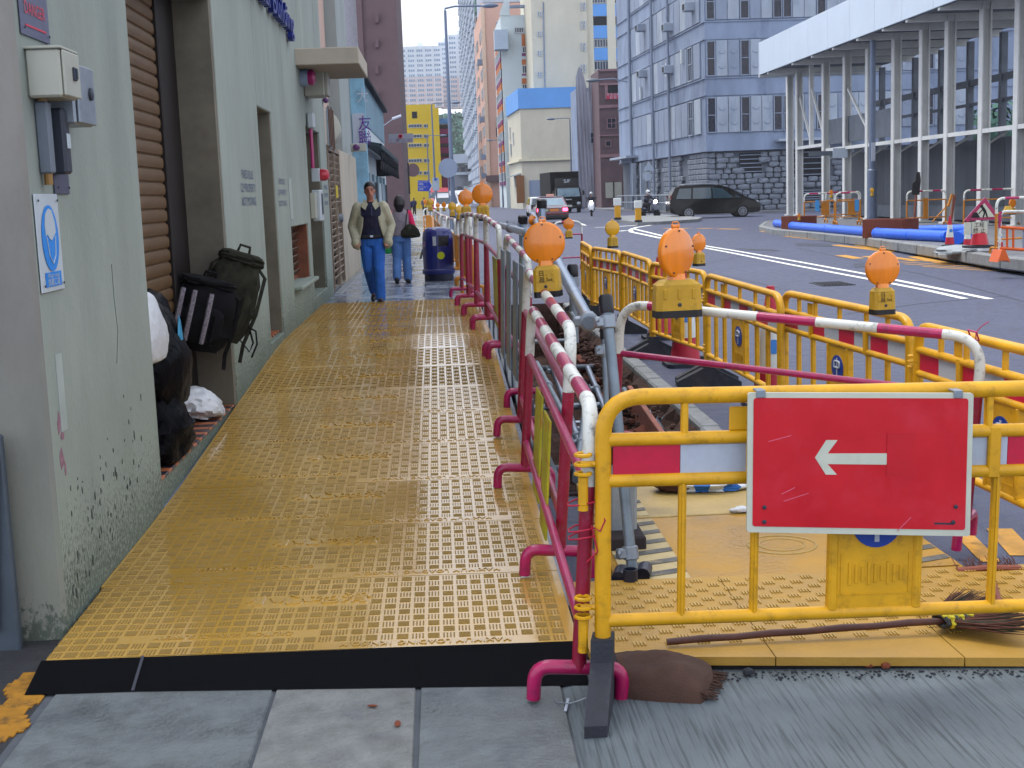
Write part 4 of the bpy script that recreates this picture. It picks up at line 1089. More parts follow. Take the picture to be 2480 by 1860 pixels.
for j in range(ny + 1):
    for i in range(nx + 1): V.append((TX0 - .1 + (TX1 - TX0 + .2) * i / nx, 8.1 + 14 * j / ny, -.85 + rt.uniform(-.06, .08) + .12 * (i / nx) ** 3))
F = [(j * (nx + 1) + i, j * (nx + 1) + i + 1, (j + 1) * (nx + 1) + i + 1, (j + 1) * (nx + 1) + i) for j in range(ny) for i in range(nx)]
struct('trench_floor', mb.add(V, F), m_earth)
kb3 = tag(thing('kerb', None, None), kind='structure')
y = 7.6
while y < 21.8:
    MB().box((2.14 + rt.uniform(-.008, .008), y + .45, road_z(y) - .07), (.17, .892, .2), bev=.02).build('kerb_stone', m_kerb, kb3); y += .905
m_brick = mat('broken_brick', '#6e3c2e', .9, var=.3, scale=12, dirt=.5, dirt_c=H('#4a3030'), dscale=8)
m_plank = mat('wet_timber', '#8a4a36', .6, var=.3, scale=3, streak=6, bump=.3, dirt=.4, dirt_c=H('#3a1e18'), dscale=5)
brs = [MB().box((0, 0, 0), (.11, .21, .065), bev=.008).mesh('brick', m_brick) for _ in range(1)]
heap = tag(thing('brick_rubble', 'broken red bricks and lumps lying under the trench kerb', 'rubble', (1.9, 11, -.3)), group=None)
for k in range(44):
    M = Matrix.Translation((1.82 + rt.uniform(-.14, .10), rt.uniform(8.4, 17.5), -.36 + rt.uniform(-.1, .2))) @ Matrix.Rotation(rt.uniform(-.9, .9), 4, 'X') @ Matrix.Rotation(rt.uniform(0, 3), 4, 'Z') @ Matrix.Scale(rt.uniform(.55, 1.1), 4)
    put('brick', brs[0], heap, True, M)
tb_ = MB()
for k in range(420):
    s = rt.uniform(.015, .06); tb_.ball((1.92 + rt.uniform(-.2, .12), rt.uniform(8.3, 19), -.28 + rt.uniform(-.14, .24)), (s, s * rt.uniform(.6, 1.3), s * rt.uniform(.5, 1)), 5, 4)
tag(tb_.build('rubble', m_earth), 'loose reddish soil and stones spilling from the trench side', 'soil', kind='stuff')
MB_ = MB().bar((1.66, 8.35, -.12), (1.80, 12.5, -.06), .05, .24, bev=.006)
tag(MB_.build('timber_plank', m_plank), 'reddish timber walling plank along the trench side below the kerb', 'plank')
# steel trench sheets, walers and cross struts
shg = thing('trench_shoring', 'dull steel sheets and cross struts shoring the trench beside the ramp', 'shoring', (.65, 12, -.3))
m_sheet = mat('trench_sheet_steel', '#56606a', .55, .4, var=.3, scale=3, dirt=.6, dirt_c=H('#4a3a34'), dscale=4)
for k in range(17): MB().box((.66 + .03 * (k % 2), 8.7 + k * .72, -.22 + rt.uniform(-.03, .05)), (.02, .7, 1.25), bev=.004).build('sheet', m_sheet, shg)
for z in (-.05, -.5): MB().box((.72, 14.4, z), (.09, 12.4, .12), bev=.01).build('waler', m_sheet, shg)
for k in range(4): MB().tube([(.72, 9.6 + k * 2.9, -.12), (1.98, 9.8 + k * 2.9, -.16)], .034, 10).build('strut', m_galv if k % 2 else m_sheet, shg, True)
# scaffold tubes
m_tube = mat('scaffold_zinc', '#8f9fb4', .3, .75, var=.2, scale=4, dirt=.3, dirt_c=H('#4f5a66'), dscale=6)
m_tubed = mat('scaffold_dull', '#7b8a96', .45, .5, var=.25, scale=4, dirt=.4, dirt_c=H('#39424c'), dscale=5)
m_cap = mat('black_cap', '#0a0c18', .4, var=.2)
def pole(label, a, b, r=.036, m=None, caps=(), coup=(), kind='scaffold_tube', grp='steel scaffold tubes over the trench'):
    a, b = Vector(a), Vector(b); t = thing(kind, label, 'scaffold tube', a, group=grp)
    MB().tube([a, b], r, 14).build('pipe', m or m_tube, t, True)
    for f in caps:
        p = a.lerp(b, f); d = (b - a).normalized()
        MB().lathe([(r * 1.25, -.05), (r * 1.35, -.04), (r * 1.35, .03), (r * 1.0, .045)], 14, p, d.to_track_quat('Z', 'Y').to_matrix()).build('end_cap', m_cap, t, True)
    for f in coup:
        p = a.lerp(b, f); d = (b - a).normalized(); Q = d.to_track_quat('Z', 'Y').to_matrix()
        c = MB().lathe([(r * 1.22, -.035), (r * 1.45, -.03), (r * 1.45, .03), (r * 1.22, .035)], 12, p, Q); c.box(p + Q @ Vector((r * 1.7, 0, 0)), (.05, .05, .055), Q, .008); c.tube([p + Q @ Vector((r * 1.2, -.03, .0)), p + Q @ Vector((r * 2.6, .05, .01))], .009, 6)
        c.build('coupler', m_galv, t, True)
    return t
P1a, P1b = at_y(1531, 1378, 6.25), at_y(1468, 735, 6.55)
pole('square-topped raking prop with a black cap, standing on the yellow plates', P1a, P1b, .028, m_tubed, (1.0,), (.06, .93))
pole('upright grey prop beside the raking prop near the magenta barrier', at_y(1480, 1290, 6.9), at_y(1462, 800, 7.1), .016, m_tubed, (1.0,), (.9,))
pole('bright zinc rail running from the raking prop back beside the big amber lamp', at_y(1428, 782, 6.9), at_y(1335, 606, 9.6), .036, m_tube, (), (.02, .95))
pole('second zinc rail continuing behind the big amber lamp', at_y(1352, 640, 9.3), at_y(1290, 520, 14.5), .034, m_tube, (), (.05,))
pole('upright post with a square black cap beside the last yellow barrier', at_y(1392, 830, 9.2), at_y(1387, 655, 9.2), .03, m_tubed, (1.0,), (.85,))
pole('horizontal zinc rail crossing behind the magenta row', at_y(1192, 540, 17), at_y(1282, 566, 10.8), .034, m_tube, (), (.3, .6, .97))
pole('tall zinc post with a black top in front of the taxi', at_y(1312, 620, 13.5), at_y(1312, 493, 13.5), .04, m_tube, (1.0,), ())
pole('shorter zinc post with a black top left of the tall one', at_y(1266, 640, 14), at_y(1266, 532, 14), .04, m_tube, (1.0,), ())
pole('slanting brace below the bright zinc rail', at_y(1415, 770, 7.6), at_y(1372, 655, 9.6), .03, m_tube)
for k, (a, b) in enumerate([((1490, 850), (1602, 1046)), ((1468, 860), (1566, 1046)), ((1510, 890), (1640, 1060)), ((1590, 1040), (1690, 1052))]):
    p, q = at_z(a[0], a[1], -.18 - .03 * k), at_z(b[0], b[1], -.18 - .03 * k)
    pole(['long tube lying deep along the trench, nearest the timber plank', 'long tube lying deep along the trench, farthest from the plank', 'tube lying across the other two in the trench', 'short tube end in the trench under the yellow barrier top'][k], p, q, .038, m_tubed if k % 2 else m_tube, (), (.9,))
for k, (a, b, r_) in enumerate([((1.0, 8.5, -.12), (1.25, 15.5, .05), .034), ((1.15, 8.4, -.30), (1.0, 14.0, .12), .034), ((1.38, 8.6, -.34), (1.62, 14.5, -.02), .03), ((.86, 8.6, .02), (1.5, 13.5, -.1), .03), ((1.0, 9.2, .55), (1.05, 16, .62), .034)]):
    pole(['dull tube lying low along the trench sheets', 'slanting tube crossing the trench tubes', 'thin tube lying against the brick rubble', 'thin tube crossing the trench diagonally', 'middle rail of the scaffold behind the magenta row'][k], a, b, r_, (m_tube, m_tubed)[k % 2], (), (.3, .8))
# aluminium ladder in the trench
m_alu = mat('aluminium', '#c3ccd8', .28, .7, var=.1)
ld = thing('ladder', 'bright aluminium ladder lying in the trench', 'ladder', (1.0, 9, -.4))
for x in (1.04, 1.42): MB().bar((x, 8.4, -.52), (x + .1, 13, -.3), .03, .07, bev=.004).build('stile', m_alu, ld)
for k in range(18):
    f = k / 18; MB().tube([(1.05 + .1 * f, 8.5 + 4.4 * f, -.51 + .21 * f), (1.43 + .1 * f, 8.5 + 4.4 * f, -.51 + .21 * f)], .017, 8).build('rung', m_alu, ld, True)
# pipe stubs, concrete blocks at the foot of the props
m_pipe = mat('black_pipe', '#141a2c', .35, var=.2)
for k, (u, v, lab) in enumerate([(1502, 1392, 'dark pipe stub lying left of the prop foot'), (1527, 1402, 'dark pipe stub standing at the prop foot'), (1560, 1384, 'dark pipe stub lying right of the prop foot')]):
    p = at_z(u, v, .09); t = thing('pipe_stub', lab, 'pipe', p, group='pipe stubs round the prop foot')
    ax = Vector((.3, 1, .1)).normalized() if k != 1 else Vector((0, 0, 1))
    Q = ax.to_track_quat('Z', 'Y').to_matrix()
    MB().lathe([(.03, -.05), (.036, -.05), (.036, .05), (.03, .05), (.028, .0)], 14, p, Q).build('tube', m_pipe, t, True)
m_conc = mat('block_concrete', '#97a0a6', .8, var=.15, scale=6, bump=.3)
t = thing('concrete_block', 'pale concrete block on a dark base behind the nearest barrier post', 'concrete block', (.78, 6.9, .1))
MB().box((.93, 6.95, .30), (.15, .34, .40), Matrix.Rotation(R(8), 3, 'X'), .015).build('block', m_conc, t); MB().box((.93, 6.9, .08), (.2, .5, .1), bev=.01).build('base', mat('dark_timber', '#2a2226', .8), t)
t = thing('dark_sack', 'dark rounded bundle resting on the pale concrete block', 'bundle', (.8, 7.2, .6))
MB().tube([(.85, 6.75, .55), (.92, 7.1, .60), (.98, 7.5, .62)], [.05, .06, .045], 12).build('roll', m_nylon, t, True)

# ================================================================== YELLOW PLATES OVER THE TRENCH END
m_ysteel = mat('yellow_plate', '#b08428', .42, var=.18, scale=2.2, bump=.3, bscale=30, dirt=.5, dirt_c=H('#8a6c3a'), dscale=2.4, world=True, rvar=.15)
m_ysteel2 = mat('sandy_plate', '#b59a5a', .5, var=.2, scale=2.5, bump=.3, bscale=30, dirt=.55, dirt_c=H('#7d6f52'), dscale=2, world=True)
m_blkp = mat('black_stripe_paint', '#5b5b58', .6, var=.35, scale=9, dirt=.9, dirt_c=H('#a59468'), dscale=7, world=True)
plat = thing('plate_platform', 'low yellow embossed platform in front of the trench, under the straw broom', 'platform', (1.5, 5.4, 0))
PZ = .075
m_plat = mat('platform_yellow', '#b28a38', .5, var=.14, scale=2, bump=.2, dirt=.4, dirt_c=H('#8c6f34'), dscale=1.8, world=True, rvar=.12)
m_plat2 = mat('platform_tread', '#bd9a4c', .45, var=.12, scale=4, world=True)
def zc(x): return PZ - .012 * (x - .6)
for x0, x1 in ((.545, 1.28), (1.285, 2.02), (2.025, 2.9)):
    t = [Vector((x0, 5.05 - .13 * (x0 - .55), zc(x0))), Vector((x1, 5.05 - .13 * (x1 - .55), zc(x1))), Vector((x1, 6.05, zc(x1) + .01)), Vector((x0, 6.05, zc(x0) + .01))]
    lo = [p - Vector((0, 0, .036)) for p in t]
    MB().add(t + lo, [(0, 1, 2, 3), (4, 5, 1, 0), (5, 6, 2, 1), (6, 7, 3, 2), (7, 4, 0, 3)]).build('sheet', m_plat, plat)
mb = MB()
for j in range(13):
    for k in range(34):
        x, y = .60 + k * .067, 5.14 + j * .068
        if x > 2.85: continue
        h = zc(x) + .004 + .01 * (y - 5.05)
        if (k + j) % 2 == 0:
            for q in range(4): mb.box((x + .006 + q * .0145, y + .025, h), (.0065, .044, .005))
tag(mb.build('tread', m_plat2, plat), kind='stuff')
MB().bar((.6, 5.08, .016), (2.85, 4.80, .016), .06, .02).build('painted_shadow_gap', m_dark, plat)  # dark bar stands in for the shadow gap under the platform lip
p1_ = thing('steel_plate', 'large sandy yellow steel plate with black hatching over the trench end', 'steel plate', (1.6, 7.4, .05), group='steel plates over the trench')
MB().box((1.66, 7.83, .035), (1.66, .98, .045), bev=.004).build('plate', m_ysteel2, p1_)
p2_ = thing('steel_plate', 'yellow steel plate with a round cover mark, nearer the platform', 'steel plate', (1.6, 6.7, .05), group='steel plates over the trench')
MB().box((1.66, 6.69, .033), (1.72, 1.26, .045), bev=.004).build('plate', m_ysteel, p2_)
MB().tube([(1.75 + .18 * math.cos(a * .2094), 6.62 + .18 * math.sin(a * .2094), .056) for a in range(30)], .006, 6, closed=True).tube([(1.75 + .12 * math.cos(a * .2618), 6.62 + .12 * math.sin(a * .2618), .056) for a in range(24)], .005, 6, closed=True).build('cover_ring', m_ysteel2, p2_)
for pl, y0, y1 in ((p1_, 7.36, 8.3), (p2_, 6.08, 7.3)):
    for xa, xb in ((.84, 1.16), (2.2, 2.5)):
        MB().box(((xa + xb) / 2, (y0 + y1) / 2, .059), (xb - xa, y1 - y0 - .02, .003)).build('hatch_panel', mat('hatch_pale', '#c0ad7d', .6, var=.15, scale=6, dirt=.4, dirt_c=H('#8a7a5c'), dscale=5, world=True) if xa < 1 else m_ysteel, pl)
        n = int((y1 - y0) / .19)
        for i in range(n):
            y = y0 + .03 + i * .19
            mb = MB(); mb.prism([(xa, y), (xb, y + .10), (xb, y + .17), (xa, y + .07)], lambda a, b, d: Vector((a, b, d)), .0615, .064)
            mb.build('hatch_stripe', m_blkp, pl)
ground_fill = struct('trench_edge', MB().box((1.35, 6.6, -.02), (2.3, 3.4, .03)), m_asph2)
# cloth and scraps on the plates
t = crumple((1.62, 8.0, .11), (.30, .16, .075), 21, .22); V = t.v; t = t.build('cloth', mat('blue_check', '#2f6fc0', .8, var=.1), None, True); tag(t, 'crumpled blue and white checked cloth on the sandy plate', 'cloth')
m_cw = mat('cloth_white', '#d5dbe2', .8)
for i, po in enumerate(t.data.polygons):
    pass
t.data.materials.append(m_cw)
for po in t.data.polygons:
    c = po.center
    if int((c.x + 5) / .085) % 2 == 0: po.material_index = 1
t = crumple((1.42, 7.98, .11), (.14, .12, .07), 23, .2).build('dark_rag', mat('brown_rag', '#4a2a20', .85, var=.2), None, True); tag(t, 'dark brown rag beside the blue checked cloth', 'rag')
t = crumple((1.70, 7.35, .075), (.07, .04, .02), 25, .3, 10, 8).build('foil_scrap', m_wbag, None, False); tag(t, 'crumpled pale plastic scrap on the sandy plate', 'litter')
# straw broom lying on the platform
m_bamb = mat('dark_bamboo', '#4a2a26', .5, var=.3, scale=4, dirt=.4, dirt_c=H('#7a4a3a'), dscale=9)
m_straw = mat('brown_straw', '#5a3428', .8, var=.4, scale=30); m_straw2 = mat('dark_green_straw', '#2a3222', .8, var=.3, scale=30)
br = thing('straw_broom', 'straw broom with a dark bamboo handle and yellow bound neck lying on the platform', 'broom', (1.7, 5.2, .1))
H0, H1 = at_z(1615, 1555, .095), at_z(2285, 1504, .115)
pts = [H0.lerp(H1, i / 8) + Vector((0, 0, .004 * (i % 2))) for i in range(9)]
MB().tube(pts, [.0145 + .0014 * (i % 2) for i in range(9)], 10).build('handle', m_bamb, br, True)
Nk, E1 = H1, at_z(2470, 1545, .09)
ax = (at_z(2440, 1492, .1) - Nk); ax.z = 0; L_ = ax.length; ax.normalize(); sd = Vector((-ax.y, ax.x, 0))
mb = MB(); mb2 = MB(); rb = random.Random(4)
for i in range(300):
    f = rb.uniform(-1, 1); a0 = Nk + sd * f * .05 + Vector((0, 0, rb.uniform(-.012, .02)))
    ln = L_ * rb.uniform(.8, 1.12)
    a1 = Nk + ax * ln * (1 - .18 * f * f) + sd * (f * .26 + rb.uniform(-.02, .02)) + Vector((0, 0, rb.uniform(-.01, .05)))
    mid = a0.lerp(a1, .55) + sd * f * .02
    mb.tube([a0, mid, a1], [.0035, .003, .0012], 4, mi=0 if rb.random() < .75 else 1, caps=False)
tag(mb.build('bristles', [m_straw, m_straw2], br), kind='stuff')
m_bind = mat('yellow_binding', '#c9bd2a', .6, var=.1); m_bindk = mat('black_binding', '#23282a', .6)
for k in range(6):
    c = Nk + ax * (-.01 + k * .022)
    MB().tube([c + sd * (.055 + k * .006) * math.cos(a * .5236) + Vector((0, 0, .022 * math.sin(a * .5236) + .004)) for a in range(12)], .0105, 6, closed=True).build('binding', m_bind if k % 2 else m_bindk, br, True)
    for j in range(-2, 3):
        if (j + k) % 2: MB().box(c + sd * j * .024 + Vector((0, 0, .030)), (.02, .02, .012), bev=.004).build('knot', m_bind, br)
b2_ = thing('push_broom', 'reddish push broom with a short upright handle leaning behind the yellow barrier', 'broom', (2.5, 6.0, .05))
c0, c1 = at_z(2318, 1382, .06), at_z(2470, 1376, .06)
MB().tube([c0, c0.lerp(c1, .5) + Vector((0, -.01, .012)), c1], .022, 8, flat=.7).build('head', m_plank, b2_, True)
mb = MB()
for i in range(110):
    p = c0.lerp(c1, rb.random()); mb.tube([p, p + Vector((rb.uniform(-.03, .03), rb.uniform(.02, .10), rb.uniform(-.02, .05)))], .002, 4, caps=False)
tag(mb.build('bristles', m_straw, b2_), kind='stuff')
MB().tube([c0.lerp(c1, .52), at_z(2424, 1470, .09)], .013, 8).build('handle', m_plank, b2_, True)
# sandbag
m_sack = mat('brown_sacking', '#4d362c', .9, var=.22, scale=7, bump=.5, bscale=260, dirt=.4, dirt_c=H('#32201e'), dscale=5)
mb = MB(); n1, n2 = 26, 18; V = []
import_noise = random.Random(9)
for top in (1, 0):
    for i in range(n1 + 1):
        for j in range(n2 + 1):
            s, t_ = i / n1 * 2 - 1, j / n2 * 2 - 1
            e = max(0, (1 - abs(s) ** 3.0)) ** .36 * max(0, (1 - abs(t_) ** 2.6)) ** .36
            wv = .004 * math.sin(s * 5 + t_ * 3) + .004 * math.sin(t_ * 6 - s * 4) + import_noise.uniform(-.0012, .0012)
            V.append((s * .245 * (1 - .1 * t_ * t_), t_ * .165 * (1 - .12 * s * s), (.014 + (.115 + wv * 1.6) * e) if top else .004))
N = (n1 + 1) * (n2 + 1); F = []
for i in range(n1):
    for j in range(n2):
        a = i * (n2 + 1) + j
        F.append((a, a + n2 + 1, a + n2 + 2, a + 1)); F.append((N + a, N + a + 1, N + a + n2 + 2, N + a + n2 + 1))
def rim(a, b): F.append((a, b, N + b, N + a))
for i in range(n1): rim((i + 1) * (n2 + 1), i * (n2 + 1)) if False else F.append((i * (n2 + 1), N + i * (n2 + 1), N + (i + 1) * (n2 + 1), (i + 1) * (n2 + 1))); F.append((i * (n2 + 1) + n2, (i + 1) * (n2 + 1) + n2, N + (i + 1) * (n2 + 1) + n2, N + i * (n2 + 1) + n2))
for j in range(n2): F.append((j, j + 1, N + j + 1, N + j)); b_ = n1 * (n2 + 1); F.append((b_ + j, N + b_ + j, N + b_ + j + 1, b_ + j + 1))
mb.add(V, F)
sbag = thing('sandbag', 'brown burlap sandbag with a frayed end lying on the concrete beside the barrier foot', 'sandbag', (.765, 4.87, .0), R(-22))
mb.build('sack', m_sack, sbag, True, world=False)
fr = MB()
for i in range(90):
    t_ = import_noise.uniform(-1, 1); a = Vector((.215, t_ * .12, .03 + import_noise.uniform(0, .02)))
    fr.tube([a, a + Vector((import_noise.uniform(.02, .07), import_noise.uniform(-.02, .02), import_noise.uniform(-.025, .0)))], [.004, .002], 4, caps=False)
tag(fr.build('frayed_edge', m_sack, sbag, world=False), kind='stuff')
# small litter on the concrete
m_leaf = mat('dry_leaf', '#7a3a22', .8, var=.3, scale=20); m_grit = mat('grit', '#2c3038', .9, var=.4, scale=20)
for u, v, s, lab in ((902, 1709, .022, 'reddish dry leaf flake on the pale slab'), (963, 1752, .028, 'curled brown leaf on the pale slab')):
    p = at_z(u, v, .02); t = MB().ball((0, 0, 0), (s, s * .45, .005), 8, 5).build('dry_leaf', m_leaf, None, True); t.matrix_basis = Matrix.Translation(p) @ Matrix.Rotation(rb.uniform(0, 3), 4, 'Z') @ Matrix.Rotation(.3, 4, 'X'); tag(t, lab, 'leaf')
p = at_z(1812, 1632, .02); t = crumple((p.x, p.y, .03), (.025, .022, .016), 31, .2, 8, 6).build('clod', m_grit); tag(t, 'small dark clod on the brushed concrete near the sandbag', 'clod')
mb = MB()
for i in range(240):
    x = rb.uniform(.95, 2.3); y = 5.02 - .13 * (x - .55) - .09 * rb.random() ** 2; s = rb.uniform(.0015, .006)
    mb.ball((x, y, .014 + s * .4 - .012 * (x - .6) * 0), (s * 1.4, s, s * .7), 5, 4)
tag(mb.build('grit', m_grit), 'line of dark grit along the front edge of the platform', 'grit', kind='stuff')
for u, v, s, lab in ((2105, 1606, .03, 'brown scrap at the platform edge'), (1805, 1597, .02, 'white paper scrap at the platform edge'), (2145, 1612, .022, 'pale scrap by the brown one at the platform edge')):
    p = at_z(u, v, .03); t = crumple((p.x, p.y, .03), (s, s * .7, s * .6), int(u), .3, 8, 6).build('scrap', m_leaf if 'brown' in lab else m_wbag); tag(t, lab, 'litter')
t = thing('plastic_tie', 'white plastic strip hanging under the arched foot of the nearest barrier', 'strip', (.42, 4.8, 0))
MB().bar(at_z(1376, 1692, .02), at_z(1369, 1722, .016), .011, .003).build('strip', m_whf, t)
MB().tube([at_z(1340, 1688, .03), at_z(1352, 1702, .02), at_z(1378, 1704, .03), at_z(1400, 1698, .04), at_z(1420, 1690, .05)], .0025, 5).build('wire', m_galv, t)

# ================================================================== CONES behind the fence
m_cone = mat('cone_red', '#b31232', .5, var=.1, dirt=.2); m_conew = mat('cone_white', '#cfd3cf', .45, var=.06)
m_cbase = mat('cone_base', '#1c2230', .6, var=.3, scale=8)
def make_cone(M, label, logo=True):
    t = thing('traffic_cone', label, 'traffic cone', group='red and white traffic cones', M=M); k = dict(parent=t, world=False)
    mb = MB(); mb.prism([(-.19, -.14), (-.14, -.19), (.14, -.19), (.19, -.14), (.19, .14), (.14, .19), (-.14, .19), (-.19, .14)], lambda a, b, d: Vector((a, b, d)), 0, .035); mb.lathe([(.155, .035), (.14, .06)], 16)
    mb.build('base', m_cbase, **k)
    R0 = lambda z: .135 - (.135 - .028) * (z - .06) / .82
    for z0, z1, m in ((.06, .26, m_cone), (.26, .62, m_conew), (.62, .88, m_cone)):
        e = .002 if m is m_conew else 0
        MB().lathe([(R0(z0) + e, z0), (R0(z1) + e, z1), (.02, z1)] if z1 > .8 else [(R0(z0) + e, z0), (R0(z1) + e, z1)], 22).build('sleeve' if e else 'cone', m, smooth=True, **k)
    if logo:
        MB().lathe([(.052, 0), (.052, .004)], 18, (.0, -R0(.45) - .002, .45), Matrix.Rotation(R(83), 3, 'X')).build('emblem', mat('cone_emblem', '#2a7ac8', .5), **k)
    return t
def cone_at(u, v, hpx, lab, fn=road_z, logo=True):
    p = on(u, v, fn); s = hpx * p.y / 3139 / .88
    M = Matrix.Translation(p) @ Matrix.Scale(s, 4)
    if 'c' not in CN: CN['c'] = make_cone(M, lab)
    else: dup(CN['c'], M, lab)
CN = {}
q5 = FENCE[4]; 
cone_at(1868, 985, 300, 'traffic cone with a blue emblem behind the yellow barrier next to the See7 lamp')
cone_at(1660, 885, 240, 'traffic cone with a wet black base behind the middle yellow barrier')
cone_at(1600, 820, 200, 'traffic cone farthest behind the yellow barriers')
# ================================================================== LITTER BIN
m_bin = mat('bin_blue', '#12206e', .3, var=.12, scale=4, coat=.4, dirt=.12, dirt_c=H('#2a3a7a'), dscale=5)
bp = on(1064, 678, lambda y: .42); bs = 128 * bp.y / 3139 / 1.0
t = thing('litter_bin', 'dark blue domed litter bin with a black slot and a round yellow sticker', 'litter bin', M=Matrix.Translation(bp) @ Matrix.Scale(bs, 4))
k = dict(parent=t, world=False)
MB().lathe([(.270, 0), (.275, .02), (.272, .12), (.282, .125)], 32).build('plinth', mat('bin_navy', '#0b1030', .5), smooth=True, **k)
MB().lathe([(.30, .12), (.31, .135), (.31, .20), (.295, .215)], 32).build('skirt', m_bin, smooth=True, **k)
mb = MB().lathe([(.288, .2), (.291, .5), (.287, .8), (.268, .9), (.235, .955), (.17, .985), (.05, .995)], 32); mb.build('shell', m_bin, smooth=True, **k)
for a0, mm, nm in ((8, m_lamp_b, 'slot'), (-38, mat('bin_notice', '#b9bcc0', .4, var=.3, scale=30), 'notice')):
    mb = MB(); pa = []
    w_ = 36 if nm == 'slot' else 9
    n = 8; V = []
    for i in range(n + 1):
        a = R(-90 + a0 + 14 + (i / n - .5) * 2 * w_ * .55) if nm == 'slot' else R(-90 - 12 + (i / n - .5) * 2 * w_ * .7)
        r = .2935
        for z in (.645, .825) if nm == 'slot' else (.655, .825): V.append((r * math.cos(a), r * math.sin(a), z))
    F = [(2 * i, 2 * i + 2, 2 * i + 3, 2 * i + 1) for i in range(n)]
    mb.add(V, F); mb.build(nm, mm, **k)
MB().tube(round_path([(.292 * math.cos(R(-90 + a)), .292 * math.sin(R(-90 + a)), z) for a, z in ((-24, .635), (0, .635), (22, .635), (46, .635), (46, .84), (22, .84), (0, .84), (-24, .84), (-24, .637))], .02, 3), .008, 6).build('slot_frame', m_bin, smooth=True, **k)
a = R(-90 + 10)
MB().lathe([(.07, 0), (.07, .006)], 24, (.291 * math.cos(a), .291 * math.sin(a), .47), Matrix.Rotation(R(10), 3, 'Z') @ Matrix.Rotation(R(90), 3, 'X')).build('sticker', mat('sticker_lime', '#c6cc18', .5), **k)
a = R(-90 - 62); MB().lathe([(.06, 0), (.06, .004)], 20, (.288 * math.cos(a), .288 * math.sin(a), .69), Matrix.Rotation(R(-62), 3, 'Z') @ Matrix.Rotation(R(90), 3, 'X')).build('badge', mat('badge_grey', '#8a6f98', .5), **k)
t = thing('bent_bar', 'bent grey bar propped against the blue litter bin', 'bar', bp)
MB().tube([at_y(1018, 627, bp.y), at_y(1024, 605, bp.y), at_y(1032, 590, bp.y + .05)], .02, 6).build('rod', m_pvc, t)
# ================================================================== PEOPLE
m_skin = mat('skin', '#a86f5c', .55, var=.06, scale=8)
m_hair = mat('dark_hair', '#0d0c14', .5, var=.2, scale=40)
def limb(mb, pts, rad, n=10, mi=0):
    P = [Vector(p) for p in pts]
    out, rr = [], []
    d0 = (P[0] - P[1]).normalized(); d1 = (P[-1] - P[-2]).normalized()
    for f, k in ((.95, .3), (.7, .72), (.0, 1)): out.append(P[0] + d0 * rad[0] * f); rr.append(rad[0] * k)
    for p, r in zip(P[1:-1], rad[1:-1]): out.append(p); rr.append(r)
    for f, k in ((0, 1), (.7, .72), (.95, .3)): out.append(P[-1] + d1 * rad[-1] * f); rr.append(rad[-1] * k)
    mb.tube(out, rr, n, mi); return mb
def torso(mb, secs, n=16, a0=0.0, a1=2 * math.pi):
    """secs: (centre, half width, half depth)"""
    R_ = []
    for c, wx, wy in secs:
        c = Vector(c); R_.append([c + Vector((wx * math.cos(2 * math.pi * k / n), wy * math.sin(2 * math.pi * k / n), 0)) for k in range(n)])
    mb.loft(R_); return mb
def hand(mb, wrist, d, palm_n, s=1.0):
    w = Vector(wrist); d = Vector(d).normalized(); pn = Vector(palm_n).normalized(); sd = d.cross(pn).normalized()
    mb.tube([w - d * .01, w + d * .04 * s, w + d * .085 * s], [.022 * s, .036 * s, .036 * s], 8, flat=.6)
    for k, l in enumerate((.062, .072, .067, .052)):
        b = w + d * .08 * s + sd * (k - 1.5) * .019 * s
        mb.tube([b, b + d * l * .5 * s + pn * .006 * s, b + d * l * .85 * s + pn * .026 * s], [.0095 * s, .009 * s, .007 * s], 6)
    b = w + d * .03 * s - sd * .03 * s
    mb.tube([b, b + (d * .7 - sd * .6 + pn * .3).normalized() * .05 * s, b + (d * .9 - sd * .45 + pn * .5).normalized() * .085 * s], [.0115 * s, .0105 * s, .008 * s], 6)
def head(mb, c, f, s=1.0):
    """c: centre of the skull, f: unit vector the face looks along"""
    c = Vector(c); f = Vector((f[0], f[1], 0)).normalized(); r = Vector((-f.y, f.x, 0)) * -1; u = Vector((0, 0, 1))
    Q = Matrix((r, f, u)).transposed()
    mb.ball(c + Q @ Vector((0, -.008, .02)) * s, (.074 * s, .092 * s, .098 * s), 16, 12, M=Q)
    mb.ball(c + Q @ Vector((0, .022, -.06)) * s, (.058 * s, .066 * s, .066 * s), 12, 8, M=Q)
    mb.ball(c + Q @ Vector((0, .045, -.105)) * s, (.026 * s, .026 * s, .02 * s), 8, 6, M=Q)
    limb(mb, [c + Q @ Vector((0, .084, .012)) * s, c + Q @ Vector((0, .102, -.028)) * s], [.011 * s, .016 * s], 6)
    mb.ball(c + Q @ Vector((0, .078, -.062)) * s, (.026 * s, .012 * s, .010 * s), 8, 6, M=Q)
    for sg in (-1, 1):
        mb.ball(c + Q @ Vector((sg * .076, -.008, -.012)) * s, (.012 * s, .022 * s, .034 * s), 8, 6, M=Q)
        mb.ball(c + Q @ Vector((sg * .032, .078, .030)) * s, (.022 * s, .010 * s, .008 * s), 8, 5, M=Q)
    return Q
def face_bits(parent, c, Q, s=1.0):
    c = Vector(c); e = MB(); b = MB()
    for sg in (-1, 1):
        e.ball(c + Q @ Vector((sg * .031, .080, .012)) * s, .0085 * s, 8, 6)
        b.box(c + Q @ Vector((sg * .032, .088, .034)) * s, (.036 * s, .008 * s, .007 * s), Q, .002)
    e.build('eyes', m_ink, parent, True, world=False); b.build('eyebrows', m_hair, parent, world=False)
    MB().box(c + Q @ Vector((0, .088, -.064)) * s, (.044 * s, .008 * s, .009 * s), Q, .003).build('lips', mat('lips', '#7a3f3c', .5), parent, world=False)
